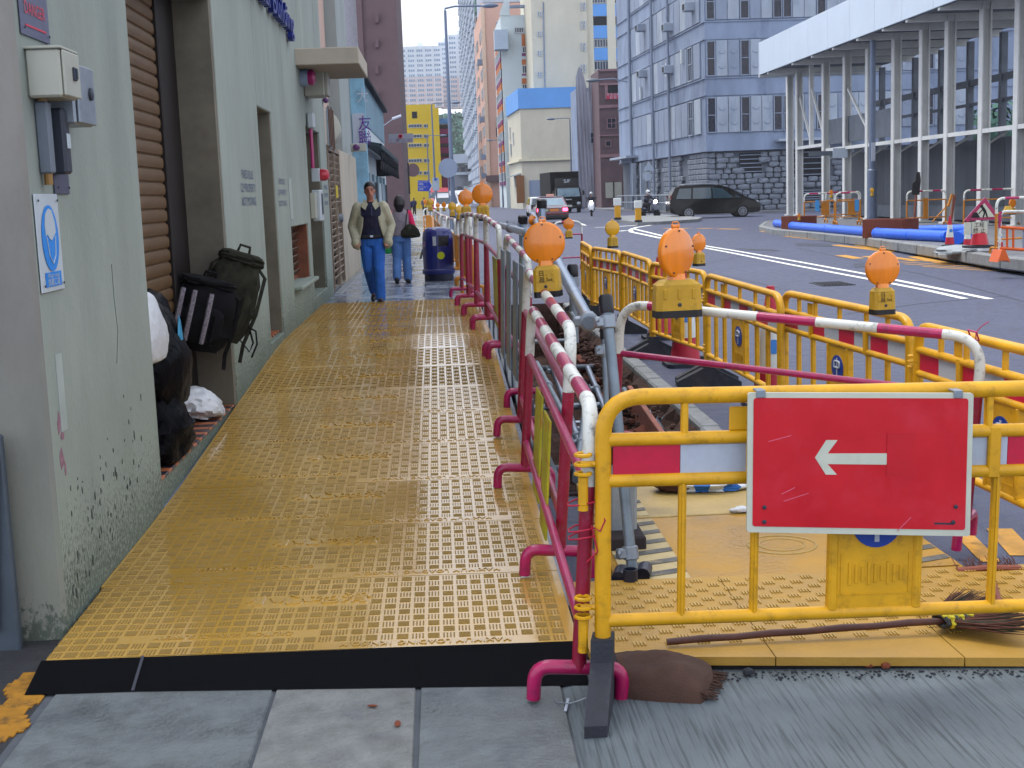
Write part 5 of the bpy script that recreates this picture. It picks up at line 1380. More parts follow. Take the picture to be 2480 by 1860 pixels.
def build_person(M, label, J, face, top_c, leg_c, sleeves=True, hairlen=0.0, vox=.013, group=None, shoe_c='#0c0c14', s_top=1.0, helmet=None, shirt_over=None):
    t = thing('person', label, 'person', group=group, M=M); k = dict(parent=t, world=False)
    H_, N_, CH, PV = Vector(J['head']), Vector(J['neck']), Vector(J['chest']), Vector(J['pelvis'])
    mb = MB(); Q = head(mb, H_, face)
    limb(mb, [H_ + Vector((0, 0, -.07)), N_, CH + Vector((0, 0, .12))], [.052, .054, .07])
    torso(mb, [(PV + Vector((0, 0, -.08)), .13, .10), (PV, .155, .112), (PV.lerp(CH, .4), .135, .10), (CH, .165, .115), (CH + Vector((0, 0, .13)), .16, .09), (CH + Vector((0, 0, .19)), .08, .06)])
    for sd_ in 'LR':
        S, E, Wr = (Vector(J[x + sd_]) for x in ('sh', 'el', 'wr')); hp, kn, an, to = (Vector(J[x + sd_]) for x in ('hip', 'kn', 'an', 'toe'))
        limb(mb, [S, S.lerp(E, .5), E, E.lerp(Wr, .35), Wr], [.056, .05, .040, .041, .026])
        hand(mb, Wr, (Wr - E), J.get('palm' + sd_, (0, -1, 0)))
        limb(mb, [hp, hp.lerp(kn, .5), kn, kn.lerp(an, .35), an], [.088, .076, .056, .057, .038])
        limb(mb, [an, an.lerp(to, .6) + Vector((0, 0, -.03)), to], [.038, .034, .026])
    me = remeshed(mb, 'body', vox, m_skin, 3); put('body', me, t)
    face_bits(t, H_, Q)
    # upper garment
    mt = mat('cloth_' + top_c.strip('#'), top_c, .85, var=.14, scale=5, bump=1.0, bscale=11)
    ml = mat('denim_' + leg_c.strip('#'), leg_c, .85, var=.22, scale=6, bump=1.0, bscale=12)
    mb = MB(); g = .016 * s_top
    torso(mb, [(PV + Vector((0, 0, .0)), .17 + g, .128 + g), (PV.lerp(CH, .4), .155 + g, .118 + g), (CH, .178 + g, .128 + g), (CH + Vector((0, 0, .12)), .172 + g, .105 + g), (CH + Vector((0, 0, .17)), .11 + g, .08 + g), (CH + Vector((0, 0, .20)), .07, .07)])
    if sleeves:
        for sd_ in 'LR':
            S, E, Wr = (Vector(J[x + sd_]) for x in ('sh', 'el', 'wr'))
            limb(mb, [S, S.lerp(E, .5), E, E.lerp(Wr, .5), E.lerp(Wr, .93)], [.072 + g * .5, .066, .056, .052, .042])
    put('top', remeshed(mb, 'top', vox, mt, 3), t)
    mb = MB()
    torso(mb, [(PV + Vector((0, 0, .05)), .168, .124), (PV, .178, .132), (PV + Vector((0, 0, -.1)), .165, .125)])
    for sd_ in 'LR':
        hp, kn, an = (Vector(J[x + sd_]) for x in ('hip', 'kn', 'an'))
        limb(mb, [hp, hp.lerp(kn, .5), kn, kn.lerp(an, .5), an + Vector((0, 0, .0))], [.105, .098, .084, .082, .078])
    put('trousers', remeshed(mb, 'trousers', vox, ml, 2), t)
    ms = mat('shoe_' + shoe_c.strip('#'), shoe_c, .45, var=.2)
    for sd_ in 'LR':
        an, to = Vector(J['an' + sd_]), Vector(J['toe' + sd_]); d = (to - an); d.z = 0; d.normalize()
        mb = MB(); limb(mb, [an - d * .045 + Vector((0, 0, -.035)), an.lerp(to, .55) + Vector((0, 0, -.028)), to + Vector((0, 0, .002))], [.048, .046, .036]); 
        put('shoe', remeshed(mb, 'shoe', .011, ms, 2), t)
    # hair or helmet
    if helmet:
        mb = MB(); mb.ball(H_ + Vector((0, 0, .02)), (.125, .14, .135), 18, 12); mb.build('helmet', mat('helmet_' + helmet.strip('#'), helmet, .25, coat=.6), smooth=True, **k)
        MB().ball(H_ + Q @ Vector((0, .07, -.005)), (.10, .085, .055), 12, 8, M=Q).build('visor', mat('visor', '#10141c', .1), smooth=True, **k)
    else:
        mb = MB(); mb.ball(H_ + Q @ Vector((0, -.022, .045)), (.086, .097, .092), 16, 12, M=Q)
        if hairlen: limb(mb, [H_ + Q @ Vector((0, -.05, .03)), H_ + Q @ Vector((0, -.075, -.05)), H_ + Q @ Vector((0, -.075, -.05 - hairlen))], [.102, .106, .075]); 
        else: mb.ball(H_ + Q @ Vector((0, -.055, -.03)), (.072, .055, .06), 12, 8, M=Q)
        mh = remeshed(mb, 'hair', .011, m_hair, 2); put('hair', mh, t)
    return t, Q
# man walking towards the camera, hands in jacket pockets
J = dict(head=(0, -.03, 1.66), neck=(0, -.01, 1.52), chest=(0, 0, 1.30), pelvis=(0, .02, .95),
         shL=(.185, 0, 1.43), elL=(.29, .06, 1.14), wrL=(.235, -.09, .95), shR=(-.185, 0, 1.43), elR=(-.29, .07, 1.14), wrR=(-.235, -.08, .95),
         hipL=(.09, .01, .92), knL=(.085, -.13, .50), anL=(.09, -.16, .09), toeL=(.11, -.33, .035),
         hipR=(-.09, .02, .92), knR=(-.07, -.03, .50), anR=(-.02, .30, .16), toeR=(-.04, .17, .035))
mp = at_z(912, 734, .42); mp = Vector((mp.x - .02, 19.55, .418))
hs = 1.81 / 1.80
man, Q = build_person(Matrix.Translation(mp) @ Matrix.Scale(hs, 4), 'person in an open beige jacket, navy shirt and blue jeans walking this way', J, (0.06, -1), '#0e1030', '#1f5cb4', sleeves=False)
m_jack = mat('jacket_beige', '#a9a690', .8, var=.18, scale=4, bump=1.0, bscale=9)
mb = MB(); n = 22
secs = [(.80, .245, .185, .95), (.95, .232, .17, .92), (1.10, .215, .155, .72), (1.28, .215, .150, .50), (1.41, .20, .128, .42), (1.475, .12, .10, .55), (1.52, .085, .085, .75)]
for sg in (-1, 1):
    ring = []
    for z, wx, wy, gap in secs:
        row = []
        for off in (0, -.022):
            L_ = []
            for i in range(n + 1):
                a = -math.pi / 2 + sg * (gap + (math.pi - gap + .06) * i / n)
                L_.append(Vector(((wx + off) * math.cos(a), (wy + off) * math.sin(a) + .015, z)))
            row.append(L_ if off == 0 else L_[::-1])
        ring.append(row[0] + row[1])
    mb.loft(ring)
for sd_ in 'LR':
    S, E, Wr = (Vector(J[x + sd_]) for x in ('sh', 'el', 'wr'))
    limb(mb, [S + Vector((0, 0, -.005)), S.lerp(E, .5), E, E.lerp(Wr, .5), Wr], [.084, .08, .072, .068, .066]); mb.ball(Wr + Vector((0, -.0, -.05)), (.075, .085, .09), 12, 8)
put('jacket', remeshed(mb, 'jacket', .011, m_jack, 2), man)
for sg in (-1, 1):
    MB().add([Vector(v) for v in ((sg * .03, -.10, 1.47), (sg * .095, -.05, 1.545), (sg * .13, -.105, 1.43), (sg * .075, -.128, 1.38))], [(0, 1, 2, 3) if sg < 0 else (3, 2, 1, 0)]).build('collar', m_jack, man, world=False)
MB().box((0, -.135, .995), (.27, .02, .035), bev=.004).build('belt', m_lamp_b, man, world=False); MB().box((0, -.149, .995), (.045, .012, .03), bev=.003).build('buckle', m_alu, man, world=False)
MB().box((.02, -.142, 1.36), (.014, .01, .12), Matrix.Rotation(R(4), 3, 'X')).build('placket', mat('shirt_trim', '#3a4066', .8), man, world=False)
# woman walking away
J2 = dict(head=(0, .01, 1.47), neck=(0, 0, 1.345), chest=(0, 0, 1.15), pelvis=(0, 0, .86),
          shL=(.165, 0, 1.27), elL=(.235, -.06, 1.03), wrL=(.19, .10, .92), shR=(-.165, 0, 1.27), elR=(-.22, -.02, 1.02), wrR=(-.215, .05, .82),
          hipL=(.08, 0, .84), knL=(.085, .06, .46), anL=(.10, .02, .08), toeL=(.11, .17, .03), hipR=(-.08, 0, .84), knR=(-.085, .0, .46), anR=(-.10, -.16, .12), toeR=(-.10, -.06, .03))
wp = Vector((-.70, 23.9, .418))
woman, Qw = build_person(Matrix.Translation(wp) @ Matrix.Scale(1.0, 4), 'person with dark hair, grey waistcoat and pink sleeves walking away with a shoulder bag', J2, (0, 1), '#837a84', '#4f78b4', sleeves=False, hairlen=.07)
mb = MB()
for sd_ in 'LR':
    S, E, Wr = (Vector(J2[x + sd_]) for x in ('sh', 'el', 'wr'))
    o_ = MB(); limb(o_, [S, S.lerp(E, .5), E, E.lerp(Wr, .5), E.lerp(Wr, .93)], [.062, .058, .05, .046, .036])
    put('sleeve', remeshed(o_, 'sleeve', .012, mat('sleeve_pink', '#c80f52', .8, var=.12), 2), woman)
hb = thing('handbag', 'dark shoulder bag hanging at the hip of the walker in the grey waistcoat', 'bag', wp + Vector((.2, -.12, .85)))
c = wp + Vector((.19, -.13, .93))
o_ = crumple(c, (.17, .09, .15), 41, .1).build('pouch', m_camo, hb, True)
MB().tube([wp + Vector(v) for v in ((.10, -.16, 1.02), (.13, -.13, 1.22), (.15, -.02, 1.335), (.17, .06, 1.2), (.22, .06, 1.0))], .016, 6, flat=.5).build('strap', m_nylon, hb, True)
gb = crumple(wp + Vector((-.235, .07, .66)), (.09, .06, .16), 43, .12).build('carrier_bag', mat('green_polythene', '#1f9a50', .35), None, True); tag(gb, 'small green plastic bag carried by the walker in the grey waistcoat', 'plastic bag')
# far walkers
J3 = {k_: v for k_, v in J2.items()}
for x, y, c1, c2, lab, f in ((-1.16, 113, '#4a4658', '#16161e', 'person in a grey top far down the pavement, nearest of the distant walkers', (0, -1)), (-2.0, 90, '#1c2450', '#141420', 'person in dark blue far down the pavement beside the shop wall', (0, 1)), (-2.3, 128, '#26284a', '#15151f', 'person in dark clothes, last of the distant walkers by the shop wall', (0, 1))):
    h = 1.0 if y > 100 else 1.0
    build_person(Matrix.Translation((x, y, .42)) @ Matrix.Rotation(0 if f[1] > 0 else R(180), 4, 'Z') @ Matrix.Scale(h, 4), lab, J3, (0, 1), c1, c2, vox=.03, group='distant walkers on the pavement')

# ================================================================== VEHICLES
m_navy = mat('navy_paint', '#000104', .25, var=.1, coat=.15, scale=2, spec=.25); m_glass = mat('vehicle_glass', '#33454f', .06, var=.15, spec=.8, scale=2)
m_glass_l = mat('pale_glass', '#7f98a6', .08, var=.2, spec=.8, scale=2)
m_tyre = mat('tyre', '#0b0b0e', .8, var=.2); m_rim = mat('alloy_rim', '#a8adb6', .3, .6, var=.1); m_chrome = mat('chrome', '#c8ccd4', .15, .9, var=.05)
m_head = mat('headlamp_glass', '#c9d2da', .1, var=.1); m_headon = mat('headlamp_lit', (1, .93, .95), .3, emit=9.0); m_tail = mat('tail_lit', (1, .05, .12), .3, emit=5.0); m_plate = mat('number_plate', '#d8d8d2', .5)
m_taxi = mat('taxi_red', '#5e0622', .15, var=.08, coat=.8, scale=2); m_silver = mat('taxi_silver', '#a4a8b4', .25, .4, var=.06)
def wheel(parent, x, y, z, r, wd, world=False, spokes=10):
    RX = Matrix.Rotation(R(90), 3, 'X')
    w_ = MB().lathe([(r * .62, -wd / 2), (r * .93, -wd / 2), (r, -wd * .36), (r, wd * .36), (r * .93, wd / 2), (r * .62, wd / 2)], 26, (x, y, z), RX).build('wheel', m_tyre, parent, True, world=world)
    mb = MB().lathe([(r * .64, -.01), (r * .64, .01)], 22, (x, y, z), RX)
    for s_ in (-1, 1):
        for k in range(spokes):
            a = 2 * math.pi * k / spokes; d = Vector((math.cos(a), 0, math.sin(a)))
            mb.bar(Vector((x, y + s_ * wd * .56, z)) + d * r * .1, Vector((x, y + s_ * wd * .54, z)) + d * r * .64, r * .09, .015, (0, 1, 0))
        mb.lathe([(r * .66, -.012), (r * .66, .012), (r * .58, .012), (r * .58, -.012)], 22, (x, y + s_ * wd * .54, z), RX)
    mb.build('rim', m_rim, w_, True, world=False)
    return w_
def shell(mb, prof, W, belt, tumble=.28, inset=.05, mi=0):
    """car body: side profile (x, z) lofted across the width, leaning in above the belt line"""
    cz = sum(p[1] for p in prof) / len(prof); cx = sum(p[0] for p in prof) / len(prof)
    def ring(w, sh):
        o = []
        for x, z in prof:
            ww = w - max(0, z - belt) * tumble
            o.append(Vector((cx + (x - cx) * (1 - sh), math.copysign(max(.05, abs(w) - max(0, z - belt) * tumble), w) if w else 0, cz + (z - cz) * (1 - sh))))
        return o
    mb.loft([ring(-W / 2, .035), ring(-W / 2 + inset, 0), ring(W / 2 - inset, 0), ring(W / 2, .035)], mi)
    return mb
def side_glass(parent, poly, W, belt, tumble, m, name='window', off=.012):
    for sg in (-1, 1):
        def f(a, b, d): return Vector((a, sg * (W / 2 - max(0, b - belt) * tumble + d), b))
        P = poly if sg < 0 else poly[::-1]
        MB().prism(P, f, -.03, off).build(name, m, parent, world=False)
# people carrier on the side road (faces right)
vp = at_z(1726, 530, .29); vp = Vector((vp.x + .5, 72.2, .28))
S_ = 1.06
van = thing('people_carrier', 'black people carrier with a silver roof rail crossing towards the covered walkway', 'van', M=Matrix.Translation(vp) @ Matrix.Rotation(R(-3), 4, 'Z') @ Matrix.Scale(S_, 4))
prof = [(-2.32, .35), (-2.36, .62), (-2.33, .95), (-2.22, 1.30), (-2.02, 1.66), (-1.75, 1.75), (-.6, 1.77), (.25, 1.72), (.75, 1.58), (1.35, 1.22), (1.72, 1.02), (2.12, .88), (2.34, .70), (2.38, .48), (2.32, .28), (1.9, .24), (-1.9, .24)][::-1]
shell(MB(), prof, 1.82, .98, .30).build('body', m_navy, van, True, world=False)
side_glass(van, [(-2.02, 1.06), (-1.25, 1.04), (-1.2, 1.58), (-1.82, 1.58)], 1.82, .98, .30, m_glass); side_glass(van, [(-1.16, 1.04), (-.18, 1.03), (-.18, 1.60), (-1.10, 1.60)], 1.82, .98, .30, m_glass)
side_glass(van, [(-.10, 1.03), (1.0, 1.02), (.42, 1.52), (-.10, 1.59)], 1.82, .98, .30, m_glass); side_glass(van, [(1.06, 1.03), (1.34, 1.03), (1.08, 1.2)], 1.82, .98, .3, m_glass)
MB().add([Vector(v) for v in ((1.42, -.72, 1.22), (.72, -.60, 1.60), (.72, .60, 1.60), (1.42, .72, 1.22))], [(0, 3, 2, 1)]).build('windscreen', m_glass_l, van, world=False)
for s_ in (-1, 1): MB().tube([(-1.7, s_ * .66, 1.765), (-1.5, s_ * .66, 1.80), (.1, s_ * .66, 1.79), (.4, s_ * .65, 1.72)], .018, 6).build('roof_rail', m_rim, van, True, world=False)
for x in (-1.38, 1.42):
    for y in (-.86, .86): wheel(van, x, y, .33, .33, .16)
for s_ in (-1, 1):
    MB().ball((2.08, s_ * .68, .77), (.24, .16, .10), 12, 8).build('headlight', m_head, van, True, world=False)
    MB().box((-2.26, s_ * .80, 1.08), (.1, .1, .36), bev=.02).build('tail_light', mat('tail_dull', '#5a0a14', .3), van, world=False)
    MB().box((.95, s_ * .98, 1.06), (.1, .2, .14), bev=.03).build('mirror', m_navy, van, world=False)
    for x in (-.14, -1.18): MB().box((x, s_ * .905, .66), (.012, .02, .7)).box((x - .3, s_ * .912, .93), (.16, .02, .03), bev=.005).build('door_seam', m_lamp_b, van, world=False)
MB().box((2.36, 0, .55), (.03, .5, .11), bev=.004).build('number_plate', m_plate, van, world=False); MB().box((2.28, 0, .36), (.16, 1.5, .14), bev=.03).build('bumper', m_lamp_b, van, world=False)
# box lorry facing the camera
tp = at_z(1370, 515, .29); tp = Vector((tp.x, 108.5, .29))
tk = thing('box_lorry', 'black box lorry with white SF letters on its wind deflector coming towards the camera', 'lorry', M=Matrix.Translation(tp) @ Matrix.Rotation(R(4), 4, 'Z') @ Matrix.Scale(1.06, 4))
k = dict(parent=tk, world=False)
MB().box((-.06, 4.2, 1.95), (2.3, 5.6, 2.6), bev=.03).build('cargo_box', mat('lorry_box_black', '#04050c', .7, spec=.2), **k)
mb = MB(); secs = [(.45, 1.0, -.02), (.9, 1.04, -.06), (1.25, 1.03, -.04), (1.95, .97, .22), (2.12, .90, .45)]
mb.loft([[Vector((-w_, yy, z)), Vector((w_, yy, z)), Vector((w_, 1.3, z)), Vector((-w_, 1.3, z))] for z, w_, yy in secs]); mb.build('cab', m_navy, **k)
MB().add([Vector(v) for v in ((-.90, -.055, 1.28), (.90, -.055, 1.28), (.85, .20, 1.93), (-.85, .20, 1.93))], [(0, 1, 2, 3)]).build('windscreen', m_glass_l, **k)
MB().add([Vector(v) for v in ((-.15, -.062, 1.27), (.90, -.062, 1.27), (.85, .185, 1.9), (.3, .07, 1.6))], [(0, 1, 2, 3)]).build('screen_reflection', m_glass, **k) if False else None
mb = MB(); mb.loft([[Vector((-.9, .35, 2.12)), Vector((.9, .35, 2.12)), Vector((.95, 1.3, 2.12)), Vector((-.95, 1.3, 2.12))], [Vector((-.95, .75, 2.75)), Vector((.95, .75, 2.75)), Vector((.98, 1.3, 2.75)), Vector((-.98, 1.3, 2.75))]]); mb.build('wind_deflector', m_navy, **k)
text('SF', m_whf, tk, (-.02, .49, 2.48), (1, 0, 0), (0, .55, 1), .42, 1.5, 0, world=False)
for s_ in (-1, 1):
    MB().ball((s_ * .78, -.04, .74), (.16, .08, .12), 12, 8).build('headlight', m_head, smooth=True, **k)
    MB().box((s_ * 1.2, .1, 1.55), (.16, .1, .34), bev=.03).bar((s_ * .98, .15, 1.85), (s_ * 1.2, .1, 1.72), .03, .03).build('mirror', m_lamp_b, **k)
    for yy in (.55, 4.9):
        w_ = MB().lathe([(.2, -.12), (.38, -.12), (.41, -.08), (.41, .08), (.38, .12), (.2, .12)], 20, (s_ * .88, yy, .41), Matrix.Rotation(R(90), 3, 'Y')).build('wheel', m_tyre, smooth=True, **k)
MB().box((0, -.06, .48), (2.0, .14, .26), bev=.04).build('bumper', m_lamp_b, **k); MB().box((-.02, -.135, .56), (.5, .012, .16)).build('number_plate', m_plate, **k); MB().box((0, -.075, 1.05), (.5, .02, .09), bev=.01).build('badge', m_chrome, **k)
for x in (-.4, .4): MB().bar((x - .25, -.07, 1.3), (x + .2, -.0, 1.48), .02, .02).build('wiper', m_lamp_b, **k)
# taxi from behind
xp = at_z(1291, 532, .28); xp = Vector((xp.x, 73.0, .27))
tx = thing('taxi', 'red and silver taxi seen from behind with both tail lamps lit', 'taxi', M=Matrix.Translation(xp) @ Matrix.Rotation(R(90 - 2), 4, 'Z') @ Matrix.Scale(1.03, 4))
prof = [(-2.28, .38), (-2.32, .62), (-2.26, .92), (-1.62, 1.0), (-1.12, 1.36), (-.85, 1.45), (.3, 1.46), (.75, 1.34), (1.25, 1.02), (2.1, .88), (2.3, .62), (2.28, .32), (1.8, .25), (-1.8, .25)][::-1]
shell(MB(), prof, 1.72, .95, .36).build('body', m_taxi, tx, True, world=False)
MB().box((-.28, 0, 1.468), (1.2, 1.22, .03), bev=.012).build('roof', m_silver, tx, world=False)
MB().add([Vector(v) for v in ((-1.63, -.72, 1.02), (-1.63, .72, 1.02), (-1.10, .60, 1.385), (-1.10, -.60, 1.385))], [(0, 3, 2, 1)]).build('rear_window', m_glass_l, tx, world=False)
side_glass(tx, [(-1.3, 1.02), (-.25, 1.01), (-.25, 1.38), (-.95, 1.38)], 1.72, .95, .36, m_glass); side_glass(tx, [(-.17, 1.01), (.95, 1.01), (.5, 1.34), (-.17, 1.38)], 1.72, .95, .36, m_glass)
MB().box((-.3, 0, 1.54), (.12, .42, .13), bev=.02).build('roof_light', mat('taxi_lamp', '#e0a090', .4), tx, world=False)
for s_ in (-1, 1):
    MB().box((-2.27, s_ * .68, .78), (.1, .26, .17), bev=.02).build('tail_light', m_tail, tx, world=False)
    MB().box((.85, s_ * .92, 1.0), (.1, .16, .12), bev=.03).build('mirror', m_lamp_b, tx, world=False)
for x in (-1.35, 1.4):
    for y in (-.80, .80): wheel(tx, x, y, .31, .31, .18)
MB().box((-2.31, -.1, .77), (.02, .46, .13)).build('number_plate', mat('plate_amber', '#d0792a', .5), tx, world=False); MB().box((-2.31, .38, .76), (.02, .3, .11), bev=.02).build('oval_badge', mat('plate_green', '#8fae8a', .5), tx, world=False)
MB().box((-2.32, 0, .42), (.14, 1.7, .2), bev=.04).build('bumper', m_lamp_b, tx, world=False); MB().box((-2.30, 0, .90), (.03, 1.0, .03)).build('trim', m_chrome, tx, world=False)
# scooters with riders coming towards the camera
def scooter(u, v, zy, lab_s, lab_p, paint, rz=0):
    p = at_z(u, v, .29); p = Vector((p.x, zy, .285)) if zy else p
    M = Matrix.Translation(p) @ Matrix.Rotation(R(rz), 4, 'Z')
    t = thing('scooter', lab_s, 'scooter', M=M, group='scooters with lit headlamps'); k = dict(parent=t, world=False)
    mp_ = mat('scooter_' + paint.strip('#'), paint, .2, coat=.6)
    for y in (-.6, .62):
        MB().lathe([(.14, -.05), (.24, -.055), (.26, 0), (.24, .055), (.14, .05)], 18, (0, y, .26), Matrix.Rotation(R(90), 3, 'Y')).build('wheel', m_tyre, smooth=True, **k)
    mb = MB(); mb.loft([[Vector((x * w_, y_, z)) for x, y_ in ((-1, yy + .16), (-.7, yy), (.7, yy), (1, yy + .16))] for z, w_, yy in ((.38, .16, -.56), (.6, .24, -.52), (.85, .22, -.46), (1.0, .14, -.40))]); mb.build('front_shield', mp_, **k)
    MB().box((0, .0, .36), (.3, .6, .1), bev=.03).build('floor', m_lamp_b, **k); MB().ball((0, .55, .56), (.2, .42, .2), 12, 8).build('tail_body', mp_, smooth=True, **k); MB().ball((0, .4, .76), (.17, .42, .09), 12, 8).build('seat', m_lamp_b, smooth=True, **k)
    MB().tube([(-.34, -.30, 1.04), (-.15, -.38, 1.06), (.15, -.38, 1.06), (.34, -.30, 1.04)], .02, 8).build('handlebar', m_lamp_b, smooth=True, **k)
    MB().ball((0, -.50, .98), (.11, .08, .10), 12, 8).build('headlight', m_headon, smooth=True, **k)
    MB().box((0, -.60, .48), (.16, .3, .06), bev=.02).build('mudguard', mp_, **k)
    for s_ in (-1, 1): MB().bar((s_ * .25, -.34, 1.05), (s_ * .33, -.34, 1.25), .015, .015).ball((s_ * .34, -.34, 1.28), (.07, .02, .05), 8, 6).build('mirror', m_lamp_b, **k)
    JR = dict(head=(0, .12, 1.53), neck=(0, .16, 1.38), chest=(0, .2, 1.16), pelvis=(0, .34, .88), shL=(.18, .18, 1.30), elL=(.3, -.02, 1.12), wrL=(.30, -.24, 1.07), shR=(-.18, .18, 1.30), elR=(-.3, -.02, 1.12), wrR=(-.30, -.24, 1.07),
              hipL=(.11, .30, .86), knL=(.17, -.12, .80), anL=(.15, -.08, .46), toeL=(.15, -.24, .43), hipR=(-.11, .30, .86), knR=(-.17, -.12, .80), anR=(-.15, -.08, .46), toeR=(-.15, -.24, .43))
    build_person(M, lab_p, JR, (0, -1), '#15182e', '#151824', vox=.028, helmet='#c8ccd0', group='scooter riders')
    return t
scooter(1433, 524, 0, 'white scooter with a lit headlamp in the lane beside the lorry', 'person in dark clothes and a white helmet riding the white scooter', '#c9d0da', -8)
m_hl2 = MB().ball((0, 0, 0), (.09, .05, .09), 10, 8)
scooter(1574, 529, 0, 'dark scooter with a lit headlamp behind the island bollards', 'person in dark clothes and a pale helmet riding the dark scooter', '#1a2440', 35)
# further traffic
def simple_car(label, name, cat, u, v, y, L_, W, Hh, paint, rz, rear=False):
    p = at_z(u, v, .29); p = Vector(((u - 1059.4 - 1) * y / 3139, y, .29))
    t = thing(name, label, cat, M=Matrix.Translation(p) @ Matrix.Rotation(R(rz), 4, 'Z')); mp_ = mat('paint_' + paint.strip('#'), paint, .2, coat=.6, var=.05)
    h = Hh; prof = [(-L_ / 2, .3), (-L_ / 2, h * .6), (-L_ * .42, h * .95), (-L_ * .36, h), (L_ * .22, h), (L_ * .34, h * .62), (L_ / 2, h * .5), (L_ / 2, .3)][::-1]
    shell(MB(), prof, W, h * .58, .2).build('body', mp_, t, True, world=False)
    MB().add([Vector(q) for q in ((L_ * .345, -W * .42, h * .63), (L_ * .345, W * .42, h * .63), (L_ * .228, W * .36, h * .96), (L_ * .228, -W * .36, h * .96))], [(0, 1, 2, 3)]).build('windscreen', m_glass, t, world=False)
    MB().add([Vector(q) for q in ((-L_ * .502, -W * .4, h * .62), (-L_ * .502, W * .4, h * .62), (-L_ * .428, W * .36, h * .92), (-L_ * .428, -W * .36, h * .92))], [(0, 3, 2, 1)]).build('rear_window', m_glass, t, world=False)
    side_glass(t, [(-L_ * .38, h * .62), (L_ * .28, h * .62), (L_ * .2, h * .92), (-L_ * .35, h * .92)], W, h * .58, .2, m_glass)
    for x in (-L_ * .3, L_ * .3):
        for yy in (-W * .45, W * .45): wheel(t, x, yy, .31, .31, .18, spokes=5)
    for s_ in (-1, 1):
        MB().box((L_ / 2 - .02, s_ * W * .36, h * .4), (.08, .3, .14), bev=.02).build('headlight', m_head, t, world=False); MB().box((-L_ / 2 + .02, s_ * W * .38, h * .45), (.08, .2, .2), bev=.02).build('tail_light', mat('tail_dull', '#5a0a14', .3), t, world=False)
    return t
simple_car('white saloon ahead of the taxi', 'parked_car', 'car', 1304, 500, 98, 4.4, 1.75, 1.45, '#c9ced6', 90)
simple_car('white van far along the street beside the tall lamp post', 'delivery_van', 'van', 1082, 488, 92, 4.8, 1.8, 1.95, '#d8dce4', -90)
simple_car('white van behind the post of the tall lamp', 'delivery_van', 'van', 1112, 486, 110, 5.0, 1.9, 2.2, '#dfe3ea', -90)
simple_car('red and white minibus far along the street', 'minibus', 'minibus', 1066, 488, 128, 6.0, 2.1, 2.6, '#b0303a', -90)
cb = simple_car('cream coach parked by the arcade left of the taxi', 'coach', 'coach', 1236, 490, 190, 8, 1.9, 3.0, '#9fa6a4', -88)
"""far end"""
# ================================================================== ISLAND BOLLARDS, RAILING, SIGNS
m_byel = mat('bollard_yellow', '#d49a06', .4, var=.06); m_bwht = mat('bollard_white', '#d5dad8', .35, var=.04)
for u, v, lab in ((1496, 532, 'white topped yellow bollard on the traffic island, beside the white scooter'), (1546, 538, 'white topped yellow bollard on the traffic island, in front of the dark scooter')):
    p = at_z(u, v, .45); s = 1.02 * (p.y / 60)
    t = thing('keep_left_bollard', lab, 'bollard', M=Matrix.Translation(p) @ Matrix.Scale(s, 4), group='yellow bollards on the traffic island'); k = dict(parent=t, world=False)
    MB().box((0, 0, .05), (.34, .24, .1), bev=.03).build('base', m_lamp_b, **k); MB().box((0, 0, .36), (.27, .17, .56), bev=.02).build('shaft', m_byel, **k); MB().box((0, 0, .80), (.34, .2, .34), bev=.02).build('lamp_head', m_bwht, **k)
m_rail2 = mat('railing_grey', '#a4b0bc', .45, .4, var=.1)
def railing(label, pts, hgt=1.05, step=1.5, bars=False):
    t = thing('railing', label, 'railing', pts[0]); pts = [Vector(p) for p in pts]
    for z in (hgt, hgt * .55): MB().tube([p + Vector((0, 0, z)) for p in pts], .032, 6).build('rail', m_rail2, t, True)
    n = 0
    for i in range(len(pts) - 1):
        L_ = (pts[i + 1] - pts[i]).length; m_ = max(1, int(L_ / step))
        for j in range(m_ + (i == len(pts) - 2)):
            p = pts[i].lerp(pts[i + 1], j / m_); MB().tube([p, p + Vector((0, 0, hgt))], .034, 6).build('post', m_rail2, t, True)
            if bars:
                for q in range(1, 5): r = pts[i].lerp(pts[i + 1], min(1, (j + q / 5) / m_)); MB().tube([r + Vector((0, 0, .12)), r + Vector((0, 0, hgt * .55))], .014, 5).build('bar', m_rail2, t, True)
    return t
railing('grey railing along the kerb of the grey block behind the scooters', [(14.9, 108, .42), (15.3, 95, .42), (15.9, 82, .42), (16.8, 78.9, .42)], 1.15, 2.0, True)
# ================================================================== BUILDINGS ALONG THE STREET
m_wf = mat('window_frame', '#c3cad0', .5, var=.05); m_wg = mat('window_glass', '#1c3048', .12, var=.4, scale=.6, spec=.7, world=True); m_wgd = mat('window_dark', '#10162c', .2, var=.4, scale=.7, world=True)
m_gdk = mat('opening_dark', '#10131f', .8)
WM = {}
def window(parent, o, right, up, w, h, nv=2, nh=1, fr=None, gl=None, name='window', fw=.07, dep=.10):
    fr = fr or m_wf; gl = gl or m_wg
    key = (round(w, 2), round(h, 2), nv, nh, fr.name, gl.name)
    if key not in WM:
        mb = MB(); mb.box((0, 0, .01), (w, h, .02), mi=1)
        for s_ in (-1, 1): mb.box((s_ * (w / 2 - fw / 2), 0, dep / 2), (fw, h, dep)); mb.box((0, s_ * (h / 2 - fw / 2), dep / 2), (w - 2 * fw, fw, dep * .9))
        for i in range(1, nv): mb.box((-w / 2 + w * i / nv, 0, dep * .4), (fw * .7, h - 2 * fw, dep * .7))
        for i in range(1, nh): mb.box((0, -h / 2 + h * i / nh, dep * .35), (w - 2 * fw, fw * .7, dep * .6))
        WM[key] = mb.mesh('window', [fr, gl])
    return put(name, WM[key], parent, True, basis(o, right, up))
